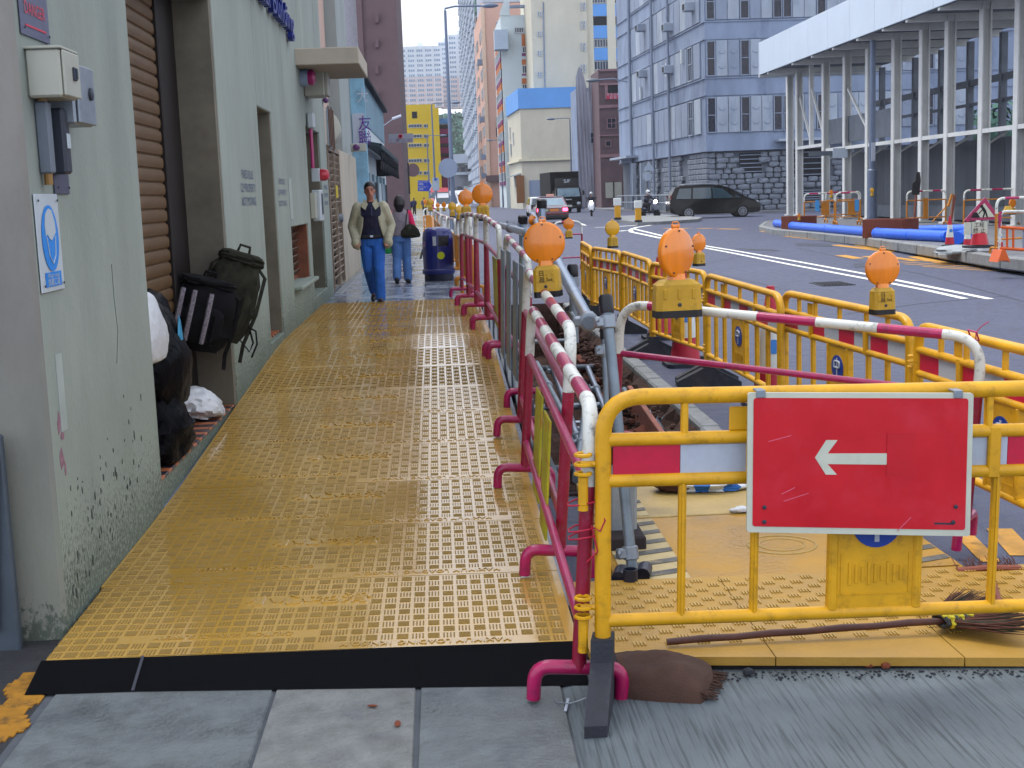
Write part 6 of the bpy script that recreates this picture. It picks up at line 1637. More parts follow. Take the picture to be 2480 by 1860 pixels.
XR, UP, YR = Vector((1, 0, 0)), Vector((0, 0, 1)), Vector((0, 1, 0))
def pxy(u, v, y): p = at_y(u, v, y); return p.x, p.z
def front_rect(mb, u0, v0, u1, v1, y, d=.3, out=.02, mi=0):
    x0, z0 = pxy(u0, v1, y); x1, z1 = pxy(u1, v0, y)
    mb.box(((x0 + x1) / 2, y - out + d / 2, (z0 + z1) / 2), (x1 - x0, d, z1 - z0), mi=mi); return mb
def front_window(parent, u0, v0, u1, v1, y, nv=2, nh=1, fr=None, gl=None):
    x0, z0 = pxy(u0, v1, y); x1, z1 = pxy(u1, v0, y)
    return window(parent, ((x0 + x1) / 2, y - .03, (z0 + z1) / 2), XR, UP, abs(x1 - x0), abs(z1 - z0), nv, nh, fr, gl)
# ---- grey panel-clad industrial block
m_gw = mat('grey_block_wall', '#7f8ea8', .8, var=.2, scale=.6, bump=.15, dirt=.85, dirt_c=H('#465270'), dscale=.45, streak=.35, world=True)
m_gp = mat('grey_block_panel', '#8390a6', .7, var=.2, scale=.9, bump=.15, dirt=.8, dirt_c=H('#51607e'), dscale=.9, streak=.3, world=True)
m_gp2 = mat('grey_block_panel_light', '#9aa6b6', .7, var=.18, scale=.9, dirt=.75, dirt_c=H('#65748f'), dscale=.8, streak=.3, world=True)
m_stone = mat('rubble_stone', '#757e8c', .85, var=.25, scale=2.5, bump=.6, bscale=9, dirt=.4, dirt_c=H('#555c66'), dscale=2, world=True)
gb_ = thing('factory_block', 'blue grey panelled factory block with a stone ground storey behind the black people carrier', 'building', (17, 82, .4))
CR = Vector((17.0, 82, .42)); LD = Vector((-.052, 1, 0)).normalized(); LEN = 28.5; HB = 23
LN = Vector((-LD.y, LD.x, 0))                      # outward normal of the street face
base_poly = [(17, 82), (60, 82), (60, 110.5), (17 + LD.x * LEN, 82 + LEN)]
mb = MB(); mb.prism(base_poly, lambda a, b, d: Vector((a, b, d)), 4.2, HB); mb.build('wall', m_gw, gb_)
in_ = [(17.25, 82.35), (60, 82.35), (60, 110.2), (17.25 + LD.x * LEN, 82 + LEN - .2)]
mb = MB(); mb.prism(in_, lambda a, b, d: Vector((a, b, d)), .3, 4.2); mb.build('ground_wall', mat('mortar_grey', '#626a78', .9, var=.2, world=True), gb_)
def LP3(s, z, out=0): return CR + LD * s + LN * out + Vector((0, 0, z - CR.z))
rs_ = random.Random(17)
def rubble(w_, h_):
    mb = MB().ball((0, 0, 0), 1, 10, 6); mb.v = [(math.copysign(abs(x) ** .45, x) * w_ / 2 * rs_.uniform(.9, 1.06), y * .16 * rs_.uniform(.8, 1.2), math.copysign(abs(z) ** .5, z) * h_ / 2 * rs_.uniform(.85, 1.08)) for x, y, z in mb.v]; return mb.mesh('stone', m_stone)
stones = [rubble(.66, .34), rubble(.48, .33), rubble(.82, .36)]
n_st = 0
z = .60
while z < 4.1 and n_st < 300:
    x = 17.15
    while x < 26.5:
        k = rs_.randrange(3); w_ = (.66, .48, .82)[k]
        hole = (19.2 < x + w_ / 2 < 20.6 and 2.7 < z < 4.0) or (22.2 < x < 25 and 2.3 < z) or (22.3 < x < 24.4 and .9 < z < 1.7)
        if not hole: put('stone', stones[k], gb_, True, Matrix.Translation((x + w_ / 2, 82.24 + rs_.uniform(-.05, .04), z + rs_.uniform(-.02, .02))) @ Matrix.Rotation(rs_.uniform(-.05, .05), 4, 'Y')); n_st += 1
        x += w_ + .02
    z += .335
mb = MB()
z = .6
while z < 4.1:
    s = .2
    while s < LEN - 6:
        w_ = rs_.uniform(.5, 1.0)
        if not (4.5 < s % 7.5 < 6.6): mb.box(LP3(s + w_ / 2, z, -.2), (w_ * .97, .3, .33), Matrix((LD, -LN, UP)).transposed(), .05)
        s += w_ + .02
    z += .34
tag(mb.build('stones', m_stone, gb_), kind='stuff')
for (x0, x1, z0, z1, nm) in ((19.2, 20.6, 2.75, 4.05, 'vent_grille'), (22.3, 24.9, 2.4, 4.15, 'shutter_opening'), (22.4, 24.3, .95, 1.65, 'vent_grille')):
    o_ = MB().box(((x0 + x1) / 2, 82.28, (z0 + z1) / 2), (x1 - x0, .1, z1 - z0)).build(nm, m_gdk, gb_)
    for i in range(5): MB().box(((x0 + x1) / 2, 82.2, z0 + (z1 - z0) * (i + .5) / 5), (x1 - x0, .05, .05)).build('louvre', m_gp, o_)
pm = {}
def panel(o, right, w, h, m, name='panel'):
    k = (round(w, 2), round(h, 2), m.name)
    if k not in pm: pm[k] = MB().box((0, 0, .03), (w, h, .09), bev=.02).mesh('panel', m)
    return put(name, pm[k], gb_, True, basis(o, right, UP))
m_arc = mat('panel_arc', '#7b8aa6', .6)
arc_me = MB().tube([(.22 * math.cos(R(a)), .22 * math.sin(R(a)), .085) for a in range(200, 345, 20)], .02, 5).mesh('arc_relief', m_arc)
rows_ = [(5.35, 7.55), (8.82, 11.0), (12.25, 14.45), (15.7, 17.9)]
for fi, (z0, z1) in enumerate(rows_):
    x = 17.05; pat = [('w', .62), ('p', .76), ('p', .76), ('w', .64), ('p', .72), ('p', .72), ('w', .62)] * 6
    for k, (t_, w_) in enumerate(pat):
        if x + w_ > 34: break
        if t_ == 'p' or (x > 25.5 and k % 4):
            o_ = panel((x + w_ / 2, 81.985, (z0 + z1) / 2), XR, w_ - .03, z1 - z0, m_gp2 if (k + fi) % 3 else m_gp)
            if fi < 2:
                for dz in (-.4, .5): put('arc_relief', arc_me, o_, True, basis((x + w_ / 2, 81.985, (z0 + z1) / 2 + dz), XR, UP))
        else: window(gb_, (x + w_ / 2, 81.97, (z0 + z1) / 2), XR, UP, w_ - .04, z1 - z0, 1, 2, m_gp, m_wgd)
        x += w_
    for s in range(12):
        s0 = 1.0 + s * 1.72 + (.8 if s > 7 else 0); q = LP3(s0 + .8, (z0 + z1) / 2, .012)
        if s in (1,) and fi != 2: window(gb_, q, -LD, UP, 1.2, z1 - z0, 2, 2, m_gp2, m_wgd)
        else: panel(q, -LD, 1.62, z1 - z0, m_gp if (s + fi) % 4 else m_gp2)
for z in (4.25, 7.68, 8.72, 11.1, 12.15, 14.55, 15.6):
    MB().box((30, 81.98, z), (26.1, .1, .07)).bar(LP3(-.06, z, .03), LP3(LEN, z, .03), .1, .07).build('string_course', m_gw, gb_)
for s0, z0, z1 in ((9.2, .4, 22), (14.4, .4, 20), (22.5, .4, 22)): MB().tube([LP3(s0, z0, .2), LP3(s0, z1, .2)], .13 if s0 > 20 else .09, 8).build('drain_pipe', m_gp, gb_, True)
MB().box((24, 81.6, 4.75), (5.2, .9, .16)).build('canopy', m_gp2, gb_)
MB().bar(LP3(21, 4.6, .5), LP3(28, 4.6, .5), .9, .18).bar(LP3(21, 4.1, .35), LP3(21, 1.5, .35), .3, .3).bar(LP3(18, 1.6, .3), LP3(18, 4.0, .3), .35, .35).build('ventilation_duct', m_gp2, gb_)
for s0, z0 in ((2.5, 13.4), (8.5, 12.9), (8.6, 10.1), (17, 10.6), (17.3, 14)):
    a = MB().box(LP3(s0, z0, .35), (.8, .7, .55), Matrix((LD, -LN, UP)).transposed(), .03).build('air_conditioner', m_gp2, gb_); MB().box(LP3(s0, z0, .715), (.5, .02, .36), Matrix((LD, -LN, UP)).transposed()).build('grille', m_gdk, a)
for s0, z0 in ((5.2, 10.6), (9.7, 10.2), (18.5, 9.3)): MB().box(LP3(s0, z0, .16), (.25, .2, .9), Matrix((LD, -LN, UP)).transposed()).build('white_box', m_signw, gb_)
t = thing('wall_lamp', 'grey street lantern on a long arm fixed to the corner of the factory block', 'street lamp', LP3(24, 11, .2))
MB().tube([LP3(24, 10.6, .1), LP3(24, 10.9, 1.2), LP3(24, 10.85, 2.4)], .05, 6).build('arm', m_gp, t); MB().ball(LP3(24, 10.8, 2.9), (.6, .25, .16), 10, 6).build('lantern', m_pvc, t, True)
# ---- brown walled house and netted house beside it
m_brn = mat('plum_tile', '#5c474e', .7, var=.15, scale=1, dirt=.3, dirt_c=H('#4d3440'), dscale=.6, world=True); m_brn2 = mat('plum_tile_light', '#8a6a72', .7, var=.12, scale=1, world=True)
ph = thing('plum_house', 'narrow plum coloured house with a red banner in its upper balcony', 'building', (16.7, 125, .4))
MB().box((17.4, 128, 6.6), (3.4, 6, 13.6), bev=.03).build('wall', m_brn, ph)
Y0 = 124.98
for v0, v1 in ((166, 173), (200, 207), (253, 262), (325, 330), (372, 382)): front_rect(MB(), 1452, v0, 1507, v1, Y0, .3, .12).build('band', m_brn2, ph)
front_rect(MB(), 1470, 206, 1500, 228, Y0, .1, .03).build('balcony_opening', m_gdk, ph); front_rect(MB(), 1465, 205, 1471, 240, Y0, .2, .2).build('pier', m_brn2, ph)
bnr = front_rect(MB(), 1468, 226, 1502, 241, Y0, .04, .3).build('banner', mat('banner_red', '#c02a50', .7), ph)
x0, z0 = pxy(1484, 230, Y0); text('平安大押', m_whf, ph, (x0, Y0 - .32, z0), XR, UP, .32, 1, name='banner_text'); x0, z0 = pxy(1484, 237, Y0); text('招 租', m_whf, ph, (x0, Y0 - .32, z0), XR, UP, .3, 1, name='banner_text')
front_window(ph, 1470, 285, 1492, 312, Y0, 2, 2, m_brn2, m_wgd); front_window(ph, 1466, 340, 1480, 356, Y0, 1, 1, m_brn2, m_wgd)
gt = front_rect(MB(), 1467, 441, 1505, 480, Y0, .1, .1).build('double_gate', mat('gate_cream', '#a7a79c', .6), ph); front_rect(MB(), 1485, 441, 1487, 480, Y0, .05, .16).build('gap', m_gdk, ph)
nh_ = thing('netted_house', 'house wrapped in grey scaffold netting beside the plum house', 'building', (15.6, 131, .4))
m_net = mat('scaffold_net', '#9295a4', .9, var=.25, scale=1.2, streak=.25, bump=.8, bscale=5, world=True)
MB().box((15.5, 134, 6), (2.5, 6, 12.4)).build('wall', m_gw, nh_)
mb = MB(); V = []; n1 = 24
for j in range(9):
    for i in range(n1 + 1):
        u = i / n1; zt = 13.2 + 1.2 * math.sin(u * 9) * (u < .5) - 1.0 * u
        V.append((14.15 + u * 2.6, 130.6 + .05 * math.sin(i * 1.9 + j), .5 + (zt - .5) * j / 8))
mb.add(V, [(j * (n1 + 1) + i, j * (n1 + 1) + i + 1, (j + 1) * (n1 + 1) + i + 1, (j + 1) * (n1 + 1) + i) for j in range(8) for i in range(n1)]); mb.build('netting', m_net, nh_, True)
for u_, v_ in ((1440, 215), (1430, 320), (1448, 345)): front_window(nh_, u_, v_, u_ + 10, v_ + 28, 130.3, 1, 2, m_gw, m_wgd)
# ---- cream low corner building with a sky blue parapet
m_crm = mat('cream_paint', '#c3bfae', .8, var=.08, scale=.4, dirt=.3, dirt_c=H('#9a9890'), dscale=.3, streak=.6, world=True); m_sky = mat('sky_blue_paint', '#5d9ade', .7, var=.06, scale=.5, world=True)
cbn = thing('corner_house', 'plain cream corner house with a sky blue parapet band behind the box lorry', 'building', (12, 150, .4))
pol = [(9.8, 150), (16.6, 150), (16.6, 164), (9.15, 164)]
MB().prism(pol, lambda a, b, d: Vector((a, b, d)), .2, 11.6).build('wall', m_crm, cbn)
MB().prism([(9.6, 149.8), (16.8, 149.8), (16.8, 164), (8.95, 164)], lambda a, b, d: Vector((a, b, d)), 11.6, 13.85).build('parapet', m_sky, cbn)
MB().prism([(9.45, 149.6), (16.8, 149.6), (16.8, 164), (8.8, 164)], lambda a, b, d: Vector((a, b, d)), 5.7, 5.95).build('ledge', mat('pale_ledge', '#cfcab0', .8), cbn)
for v in (258, 310, 366): front_window(cbn, 1386, v, 1398, v + 20, 149.98, 2, 1)
for v in (262, 315, 370): MB().box((16.95, 150.6, pxy(1400, v + 10, 150)[1]), (.9, .8, .9), bev=.03).build('air_conditioner', m_gw, cbn)
for z0, yy in ((8.6, 158), (5.2 + 2.2, 161), (9.4, 161.5), (3.6, 157)): window(cbn, (9.45 if yy < 160 else 9.28, yy, z0), -YR, UP, 1.0, 1.5, 1, 2)
front_rect(MB(), 1283, 435, 1330, 492, 149.98, .1, .05).build('garage_shutter', m_gp, cbn); front_rect(MB(), 1251, 425, 1268, 492, 150.5, .3, .9).build('timber_hoarding', mat('brown_board', '#7a4e28', .7), cbn)
MB().box((9.1, 155, 4.2), (1.3, 8, .15), Matrix.Rotation(R(-14), 3, 'Y')).build('awning', m_signw, cbn)
# ---- white house with orange and purple panels
m_whp = mat('white_paint_wall', '#c6d3d8', .8, var=.06, scale=.4, dirt=.2, dirt_c=H('#9fb0bb'), dscale=.4, world=True); m_org = mat('orange_panel', '#b5611c', .7, var=.12); m_pur = mat('purple_panel', '#7c2a66', .7, var=.1)
wh = thing('panelled_house', 'white house with orange and purple window panels rising behind the corner house', 'building', (11, 170, .4)); YW = 170
MB().prism([(9.0, YW), (13.4, YW), (13.4, 186), (8.85, 186)], lambda a, b, d: Vector((a, b, d)), .2, 24.6).build('wall', m_whp, wh)
MB().add([Vector(v) for v in ((8.95, YW - .1, 24.6), (10.2, YW - .1, 24.6), (10.2, YW - .1, 28.0), (8.95, YW - .1, 25.0), (8.95, YW + .3, 24.6), (10.2, YW + .3, 24.6), (10.2, YW + .3, 28.0), (8.95, YW + .3, 25.0))], [(0, 1, 2, 3), (7, 6, 5, 4), (0, 4, 5, 1), (1, 5, 6, 2), (2, 6, 7, 3), (3, 7, 4, 0)]).build('gable', m_whp, wh)
MB().box((11.8, YW - .4, 25.6), (3.2, 1.2, .25)).build('canopy', m_gw, wh); front_window(wh, 1246, 66, 1268, 80, YW - .05, 4, 1)
MB().box((8.9, 168.9, 21.4), (1.7, 2.4, 2.4)).build('bay_box', mat('pale_blue_box', '#a3b4c6', .7), wh)
for a, b, c, d in ((82, 112, 128, 136), (143, 157, 178, 183), (189, 203, 220, 228)):
    front_rect(MB(), 1264, a, 1297, b, YW, .3, .1).build('orange_panel', m_org, wh); front_window(wh, 1265, b, 1297, c, YW - .05, 6, 1); front_rect(MB(), 1264, c, 1297, d, YW, .3, .14).build('purple_panel', m_pur, wh)
for i in range(7):
    zz = 3.2 + i * 2.62
    for yy in (172.6, 177, 181.4):
        MB().box((8.9, yy, zz + 2.15), (.2, 3.7, .85)).build('orange_panel', m_org, wh); window(wh, (8.86, yy, zz + 1.15), -YR, UP, 3.7, 1.15, 6, 1); MB().box((8.87, yy, zz + .3), (.2, 3.7, .5)).build('purple_panel', m_pur, wh)
# ---- cream tower with sky blue balconies
ct = thing('balcony_tower', 'tall cream tower with sky blue balconies rising above the corner house', 'building', (16, 160, .4)); YT = 160
MB().prism([(12.2, YT), (18.9, YT), (18.9, 176), (12.0, 176)], lambda a, b, d: Vector((a, b, d)), .2, 36).build('wall', m_crm, ct)
MB().prism([(18.9, YT + 1.0), (26, YT + 1.0), (26, 176), (18.9, 176)], lambda a, b, d: Vector((a, b, d)), .2, 36).build('wing', m_crm, ct)
m_crm2 = mat('cream_paint_pale', '#cdcab9', .8, var=.05, world=True)
for v in (27, 75, 122, 174):
    for u in (1302, 1308): front_window(ct, u, v, u + 4, v + 13, YT - .02, 1, 2)
for v in (5, 50, 103, 155):
    for u in (1407, 1414): front_window(ct, u, v, u + 4, v + 20, YT - .02, 1, 2)
for u0, u1 in ((1433, 1473), (1487, 1520)):
    for a, b, kind in ((-40, -14, 'p'), (-14, 9, 'w'), (10, 40, 'p'), (40, 62, 'd'), (62, 94, 'p'), (94, 116, 'w'), (116, 147, 'p'), (147, 170, 'w')):
        if kind == 'p': front_rect(MB(), u0, a, u1, b, YT + 1, .4, .25).build('balcony_front', m_sky, ct)
        elif kind == 'w': front_window(ct, u0, a, u1, b, YT + .98, 6, 1)
        else: front_rect(MB(), u0, a, u1, b, YT + 1, .1, .03).build('dark_opening', m_gdk, ct)
for u0, u1 in ((1420, 1433), (1473, 1487)): front_rect(MB(), u0, -60, u1, 200, YT + 1, .4, .3).build('pier', m_crm2, ct)
MB().tube([at_y(1316, 5, YT - .1), at_y(1320, 235, YT - .1)], .07, 6).build('drain_pipe', m_gw, ct)
# ---- pink house
m_pnk = mat('pink_paint', '#cfa596', .8, var=.07, scale=.4, dirt=.2, dirt_c=H('#a88478'), dscale=.4, world=True)
pk = thing('pink_house', 'pale pink house with a black character sign, next to the long estate block', 'building', (9, 190, .4)); YP = 190
MB().prism([(7.55, YP), (16, YP), (16, 220), (7.2, 220)], lambda a, b, d: Vector((a, b, d)), .2, 29).build('wall', m_pnk, pk)
MB().box((7.5, 205, 14.6), (.3, .8, 28.8)).box((7.55, YP - .05, 14.6), (.5, .5, 28.8)).build('corner_pier', mat('pink_light', '#d8bba6', .8), pk)
for i in range(9):
    z0 = 3.2 + i * 2.75
    for yy in (193.5, 199, 209, 215): window(pk, (7.42 if yy < 200 else 7.3, yy, z0), -YR, UP, 3.2, 1.5, 4, 2)
    if i in (1, 4, 7, 2): MB().box((7.2, 196, z0 - 1), (.9, 1.3, .8)).build('air_conditioner', m_gw, pk)
front_window(pk, 1202, 52, 1216, 68, YP - .02, 3, 2); front_window(pk, 1202, 283, 1216, 306, YP - .02, 2, 2)
x0, z0 = pxy(1210, 322, YP); text('隆', m_gdk, pk, (x0, YP - .1, z0), XR, UP, 1.5, .8, .02, name='character_sign')
MB().box((8.2, YP - .6, 4.4), (2.2, 1.6, .9)).build('shop_canopy', m_brn, pk)
# ---- long estate block receding along the street
m_est = mat('estate_wall', '#bcc7d6', .8, var=.12, scale=.25, dirt=.3, dirt_c=H('#7f8ca4'), dscale=.3, streak=.4, world=True); m_cage = mat('balcony_cage', '#7a6f68', .7, var=.3, scale=.5, world=True); m_cageg = mat('green_canvas', '#4f7a70', .8, var=.2, world=True)
es = thing('estate_block', 'long weathered estate block of stacked caged balconies receding towards the hill', 'building', (9, 290, .4))
MB().box((15, 300, 32), (12.8, 156, 64)).build('wall', m_est, es)
bm = [MB().box((0, 0, 0), (.9, 4.4, 1.5)).box((0, 0, 1.2), (.7, 4.4, .12)).mesh('balcony', m_est), MB().box((0, 0, .2), (1.0, 4.4, 2.2)).mesh('balcony', m_cage), MB().box((0, 0, .2), (1.0, 4.4, 2.2)).mesh('balcony', m_cageg)]
wmh = MB().box((0, 0, 0), (.1, 4.6, 1.0)).mesh('window', m_wgd)
re = random.Random(5); nb = 0
for i in range(20):
    for j in range(14):
        z0 = 3.4 + i * 3.0; yy = 226 + j * 10.4
        k = (2 if 9 < i < 15 else 1) if j == 0 else 0
        put('balcony', bm[k], es, True, Matrix.Translation((8.2, yy, z0)))
        put('window', wmh, es, True, Matrix.Translation((8.54, yy + 5, z0 + .3)))
MB().box((8.3, 219.6, 30), (1.0, .5, 60)).box((9, 221.9, 44.5), (2, .4, 1.0)).build('pier', m_est, es)
mb = MB()
for i in range(20): mb.box((12, 221.8, 3 + i * 3.0), (6.5, .3, 1.3))
tag(mb.build('end_balconies', m_cage, es), kind='stuff')
# ---- small pavilion with a curved roof at the foot of the estate
pvn = thing('market_pavilion', 'low market pavilion with a pale flat roof at the end of the street', 'building', (4, 330, .4))
MB().box((7.5, 330, 5), (9.5, 10, 9.5)).build('wall', mat('pavilion_wall', '#8b8f9c', .8, var=.3, scale=.3, world=True), pvn); MB().box((6.6, 326, 11.2), (9.5, 8, 2.2)).box((8.4, 325, 7.6), (8, 6, .6)).build('roof', m_est, pvn)
for i in range(6): window(pvn, (3.6 + i * 1.5, 324.9, 8.6), XR, UP, 1.1, 1.3, 1, 1)
for i in range(5): MB().box((3.8 + i * 1.7, 324.6, 3.2), (1.2, .3, 2.6)).build('shopfront', (m_pur, m_wg, m_whp, m_org, m_wg)[i], pvn)
# ---- yellow school and magenta block
m_yw = mat('yellow_wall', '#d8bb1e', .75, var=.06, scale=.3, dirt=.2, dirt_c=H('#b09a2a'), dscale=.4, world=True); m_mgw = mat('magenta_wall', '#98206c', .75, var=.1, scale=.3, world=True)
yl = thing('yellow_school', 'bright yellow school block with rows of long windows', 'building', (-2, 200, .4)); YY = 200
MB().box((-2.6, 206, 8), (5.6, 12, 15.9)).build('wall', m_yw, yl)
for v in (300, 325, 347, 384, 414):
    for a, b, n in ((989, 1022, 5), (1026, 1041, 2)): front_window(yl, a, v, b, v + 10, YY - .02, n, 1)
front_rect(MB(), 1044, 262, 1062, 470, YY, .4, .3).build('pier', m_yw, yl); front_rect(MB(), 998, 270, 1010, 287, YY, .1, .03).build('dark_opening', m_gdk, yl)
mgb = thing('magenta_block', 'magenta block with a sky blue top storey beside the yellow school', 'building', (1.5, 212, .4))
MB().box((1.35, 216, 7), (2.5, 8, 13)).build('wall', m_mgw, mgb); front_rect(MB(), 1061, 287, 1092, 300, 211.9, .5, .3).build('top_storey', m_sky, mgb)
for v in (303, 324, 347, 371, 395, 420): front_rect(MB(), 1063, v, 1090, v + 9, 211.9, .1, .03).build('gallery', m_gdk, mgb)
# ---- housing towers on the hill
m_tw = mat('tower_white', '#d9e2ee', .8, var=.03, scale=.05, world=True); m_tp = mat('tower_pink', '#dccacb', .8, var=.03, scale=.05, world=True); m_tg = mat('tower_glass', '#6c90b2', .3, var=.25, scale=.08, world=True)
def tower(label, u0, u1, vt, vb, y, ncol, split):
    t = thing('housing_tower', label, 'tower block', at_y((u0 + u1) / 2, vb, y), group='housing towers on the hill')
    x0, zb = pxy(u0, vb, y); x1, zt = pxy(u1, vt, y); zs = zb + (zt - zb) * split
    MB().box(((x0 + x1) / 2, y + 6, (zs + zt) / 2), (x1 - x0, 12, zt - zs)).build('shaft', m_tw, t); MB().box(((x0 + x1) / 2, y + 6, (zb + zs) / 2), (x1 - x0 - .3, 11.6, zs - zb)).build('lower_shaft', m_tp, t)
    mb = MB(); m2 = MB(); n = int((zt - zb) / 2.9); cw_ = (x1 - x0) / ncol
    for i in range(n):
        for j in range(ncol):
            if j % 4 == 3: continue
            mb.box((x0 + (j + .5) * cw_, y - .05, zb + (i + .55) * 2.9), (cw_ * .72, .3, 1.35))
    for j in range(0, ncol, 4): m2.box((x0 + (j + .02) * cw_, y - .3, (zb + zt) / 2), (cw_ * .3, 1.0, zt - zb))
    tag(mb.build('windows', m_tg, t), kind='stuff'); m2.build('rib', m_tw, t)
    MB().box(((x0 + x1) / 2, y + 6, zt + 1.2), (3.5, 4, 2.6)).build('roof_tank', m_tw, t)
    return t
tower('white and pale pink housing tower directly above the yellow school', 972, 1070, 110, 262, 800, 20, .5)
tower('taller housing tower right of the tall lamp post', 1093, 1142, 82, 262, 820, 10, .42)
tower('narrow housing tower half hidden behind the tall lamp post', 1068, 1096, 100, 262, 840, 6, .45)
# ---- wooded hill
m_tree = mat('hill_foliage', '#4d7468', .9, var=.45, scale=.12, world=True); m_hill = mat('hill_ground', '#2c4438', .95, var=.3, scale=.1, world=True)  # foliage green paled towards blue, distance haze put into the colour
hx = lambda x: 33 - .012 * (x - 8) ** 2 if x > -40 else 5
mb = MB(); V = []; nn = 24
for j in range(9):
    for i in range(nn + 1):
        x = -50 + i * 5; V.append((x, 440 + j * 22, .3 + max(0, hx(x)) * math.sin(min(1, j / 6) * math.pi / 2) + random.uniform(-1, 1)))
mb.add(V, [(j * (nn + 1) + i, j * (nn + 1) + i + 1, (j + 1) * (nn + 1) + i + 1, (j + 1) * (nn + 1) + i) for j in range(8) for i in range(nn)])
struct('hill', mb, m_hill)
rh = random.Random(2); mb = MB()
for k in range(260):
    x = rh.uniform(-8, 24); j = rh.uniform(0, 6); y = 440 + j * 22; z = .3 + max(0, hx(x)) * math.sin(min(1, j / 6) * math.pi / 2)
    rr = rh.uniform(1.8, 3.4)
    for q in range(44):
        a, b = rh.uniform(0, 6.28), rh.uniform(-.5, 1); d = rr * rh.uniform(.55, 1.0)
        c = Vector((x + d * math.cos(a) * math.cos(b), y + d * math.sin(a) * math.cos(b), z + 2 + d * math.sin(b))); s = rh.uniform(.35, .8)
        n_ = Vector((rh.uniform(-1, 1), rh.uniform(-1, 1), rh.uniform(-1, 1))).normalized(); e = n_.orthogonal().normalized() * s; f = n_.cross(e)
        mb.add([c - e, c + f, c + e, c - f], [(0, 1, 2, 3)])
tag(mb.build('woodland', m_tree), 'dense green woodland covering the hillside at the end of the street', 'woodland', kind='stuff')
# ================================================================== LEFT SIDE: shop row, tower
m_teal = mat('teal_paint', '#7897a6', .75, var=.12, scale=1, dirt=.3, dirt_c=H('#4e7f9a'), dscale=1.2, streak=.3, world=True); m_bluep = mat('sign_light_blue', '#83b0c8', .6, var=.3, scale=3, world=True)
sp = thing('shop_row', 'shabby blue and white shop row with an upright purple lettered sign pier', 'building', (-1.8, 38, .4))
MB().box((-2.9, 38.6, 2.65), (2.2, 16.6, 4.6)).build('wall', m_whp, sp); MB().box((-1.83, 38.6, 4.45), (.1, 16.4, 1.1)).build('fascia', m_teal, sp); MB().box((-1.78, 38.6, 5.03), (.3, 16.8, .09)).build('gutter', m_gdk, sp)
pr = MB().box((-1.72, 30.4, 2.7), (.32, .3, 4.7)).build('sign_pier', m_bluep, sp)
MB().box((-1.72, 30.23, 3.55), (.28, .04, .72)).build('sign_face', m_whf, pr)
m_purl = mat('purple_letter', '#5a2a92', .6)
for t_, v in (('友', 301), ('聯', 337)): text(t_, m_purl, pr, at_y(884, v, 30.2) + Vector((0, -.03, 0)), XR, UP, .36, .85, .01)
for v in (178, 235): text('中' if v < 200 else '大', m_whf, pr, at_y(878, v, 30.2) + Vector((0, -.03, 0)), XR, UP, .34, .8, .01)
MB().box((-1.76, 31.4, 3.9), (.05, 1.6, 1.0)).build('white_board', m_whp, sp)
aw_ = thing('awning', 'dark green awning with lattice brackets over the shop row pavement', 'awning', (-1.5, 38, 3.4))
MB().box((-1.53, 38.5, 3.30), (.5, 14, .05), Matrix.Rotation(R(12), 3, 'Y')).box((-1.29, 38.5, 3.22), (.03, 14, .10)).build('sheet', mat('awning_green', '#17343c', .6), aw_)
for k in range(14):
    y0 = 31.8 + k * 1.02
    for s_ in (1, -1): MB().bar((-1.32, y0 + (0 if s_ > 0 else 1), 3.14), (-1.32, y0 + (1 if s_ > 0 else 0), 2.66), .035, .035).build('lattice_bar', m_gdk, aw_)
for k in range(6):
    y0 = 32 + k * 2.4
    MB().box((-1.78, y0, 1.5), (.1, .25, 2.3)).build('door_post', m_teal, sp); MB().box((-1.76, y0 + 1.2, 1.45), (.05, 1.5, 2.0), bev=.01).build('shop_door', (m_whp, m_gp2, m_gdk)[k % 3], sp)
MB().box((-1.72, 30.75, 1.7), (.14, .4, 2.6)).build('dark_opening', m_gdk, sp); MB().box((-1.6, 40, 2.9), (.5, .5, .5)).build('air_conditioner', m_gdk, sp)
hs_ = thing('hanging_sign', 'grey hanging signboard with a small red emblem above the awning', 'sign', at_y(970, 335, 44))
o_ = front_rect(MB(), 942, 323, 1000, 347, 44, .12, .06).build('board', mat('sign_grey', '#8d8f9c', .6, var=.08), hs_)
p = at_y(970, 330, 43.9); MB().lathe([(.07, 0), (.07, .02), (.04, .02), (.04, 0)], 16, p, Matrix.Rotation(R(90), 3, 'X')).build('emblem', m_red_s, hs_); text('工 業 公 司', mat('sign_plum', '#7a5a78', .6), hs_, at_y(970, 341, 43.92), XR, UP, .13, 1.2)
tl = thing('tube_light', 'slanting white tube light fixed to the brown tower', 'lamp', at_y(961, 284, 60)); MB().tube([at_y(950, 288, 60), at_y(972, 280, 60)], .06, 8).build('tube', m_whf, tl, True); MB().bar(at_y(955, 286, 60), at_y(955, 286, 60) + Vector((-1, 8, 0)), .03, .03).build('arm', m_gp, tl)
bt = thing('brown_tower', 'tall brown tiled tower with a grey windowed bay over the shop row', 'building', (-3.6, 75, .4))
m_bt = mat('brown_tile', '#5f4b50', .75, var=.1, scale=2, dirt=.2, dirt_c=H('#54404e'), dscale=.5, world=True)
MB().box((-2.8, 82, 12), (1.9, 14, 23.5)).build('wall', m_bt, bt); MB().box((-5.0, 82.6, 12), (2.5, 14, 23.5)).build('bay_wall', mat('bay_grey', '#8d8d96', .8, var=.1, world=True), bt)
for v in (45, 105, 168, 232): front_window(bt, 866, v, 888, v + 22, 75.58, 2, 2, m_gp2, m_wg); front_rect(MB(), 910, v - 8, 917, v + 12, 75, .6, .5).build('window_hood', m_brn, bt)
MB().box((-3.9, 75.2, 12), (.3, .9, 23.4)).build('pier', m_bt, bt)
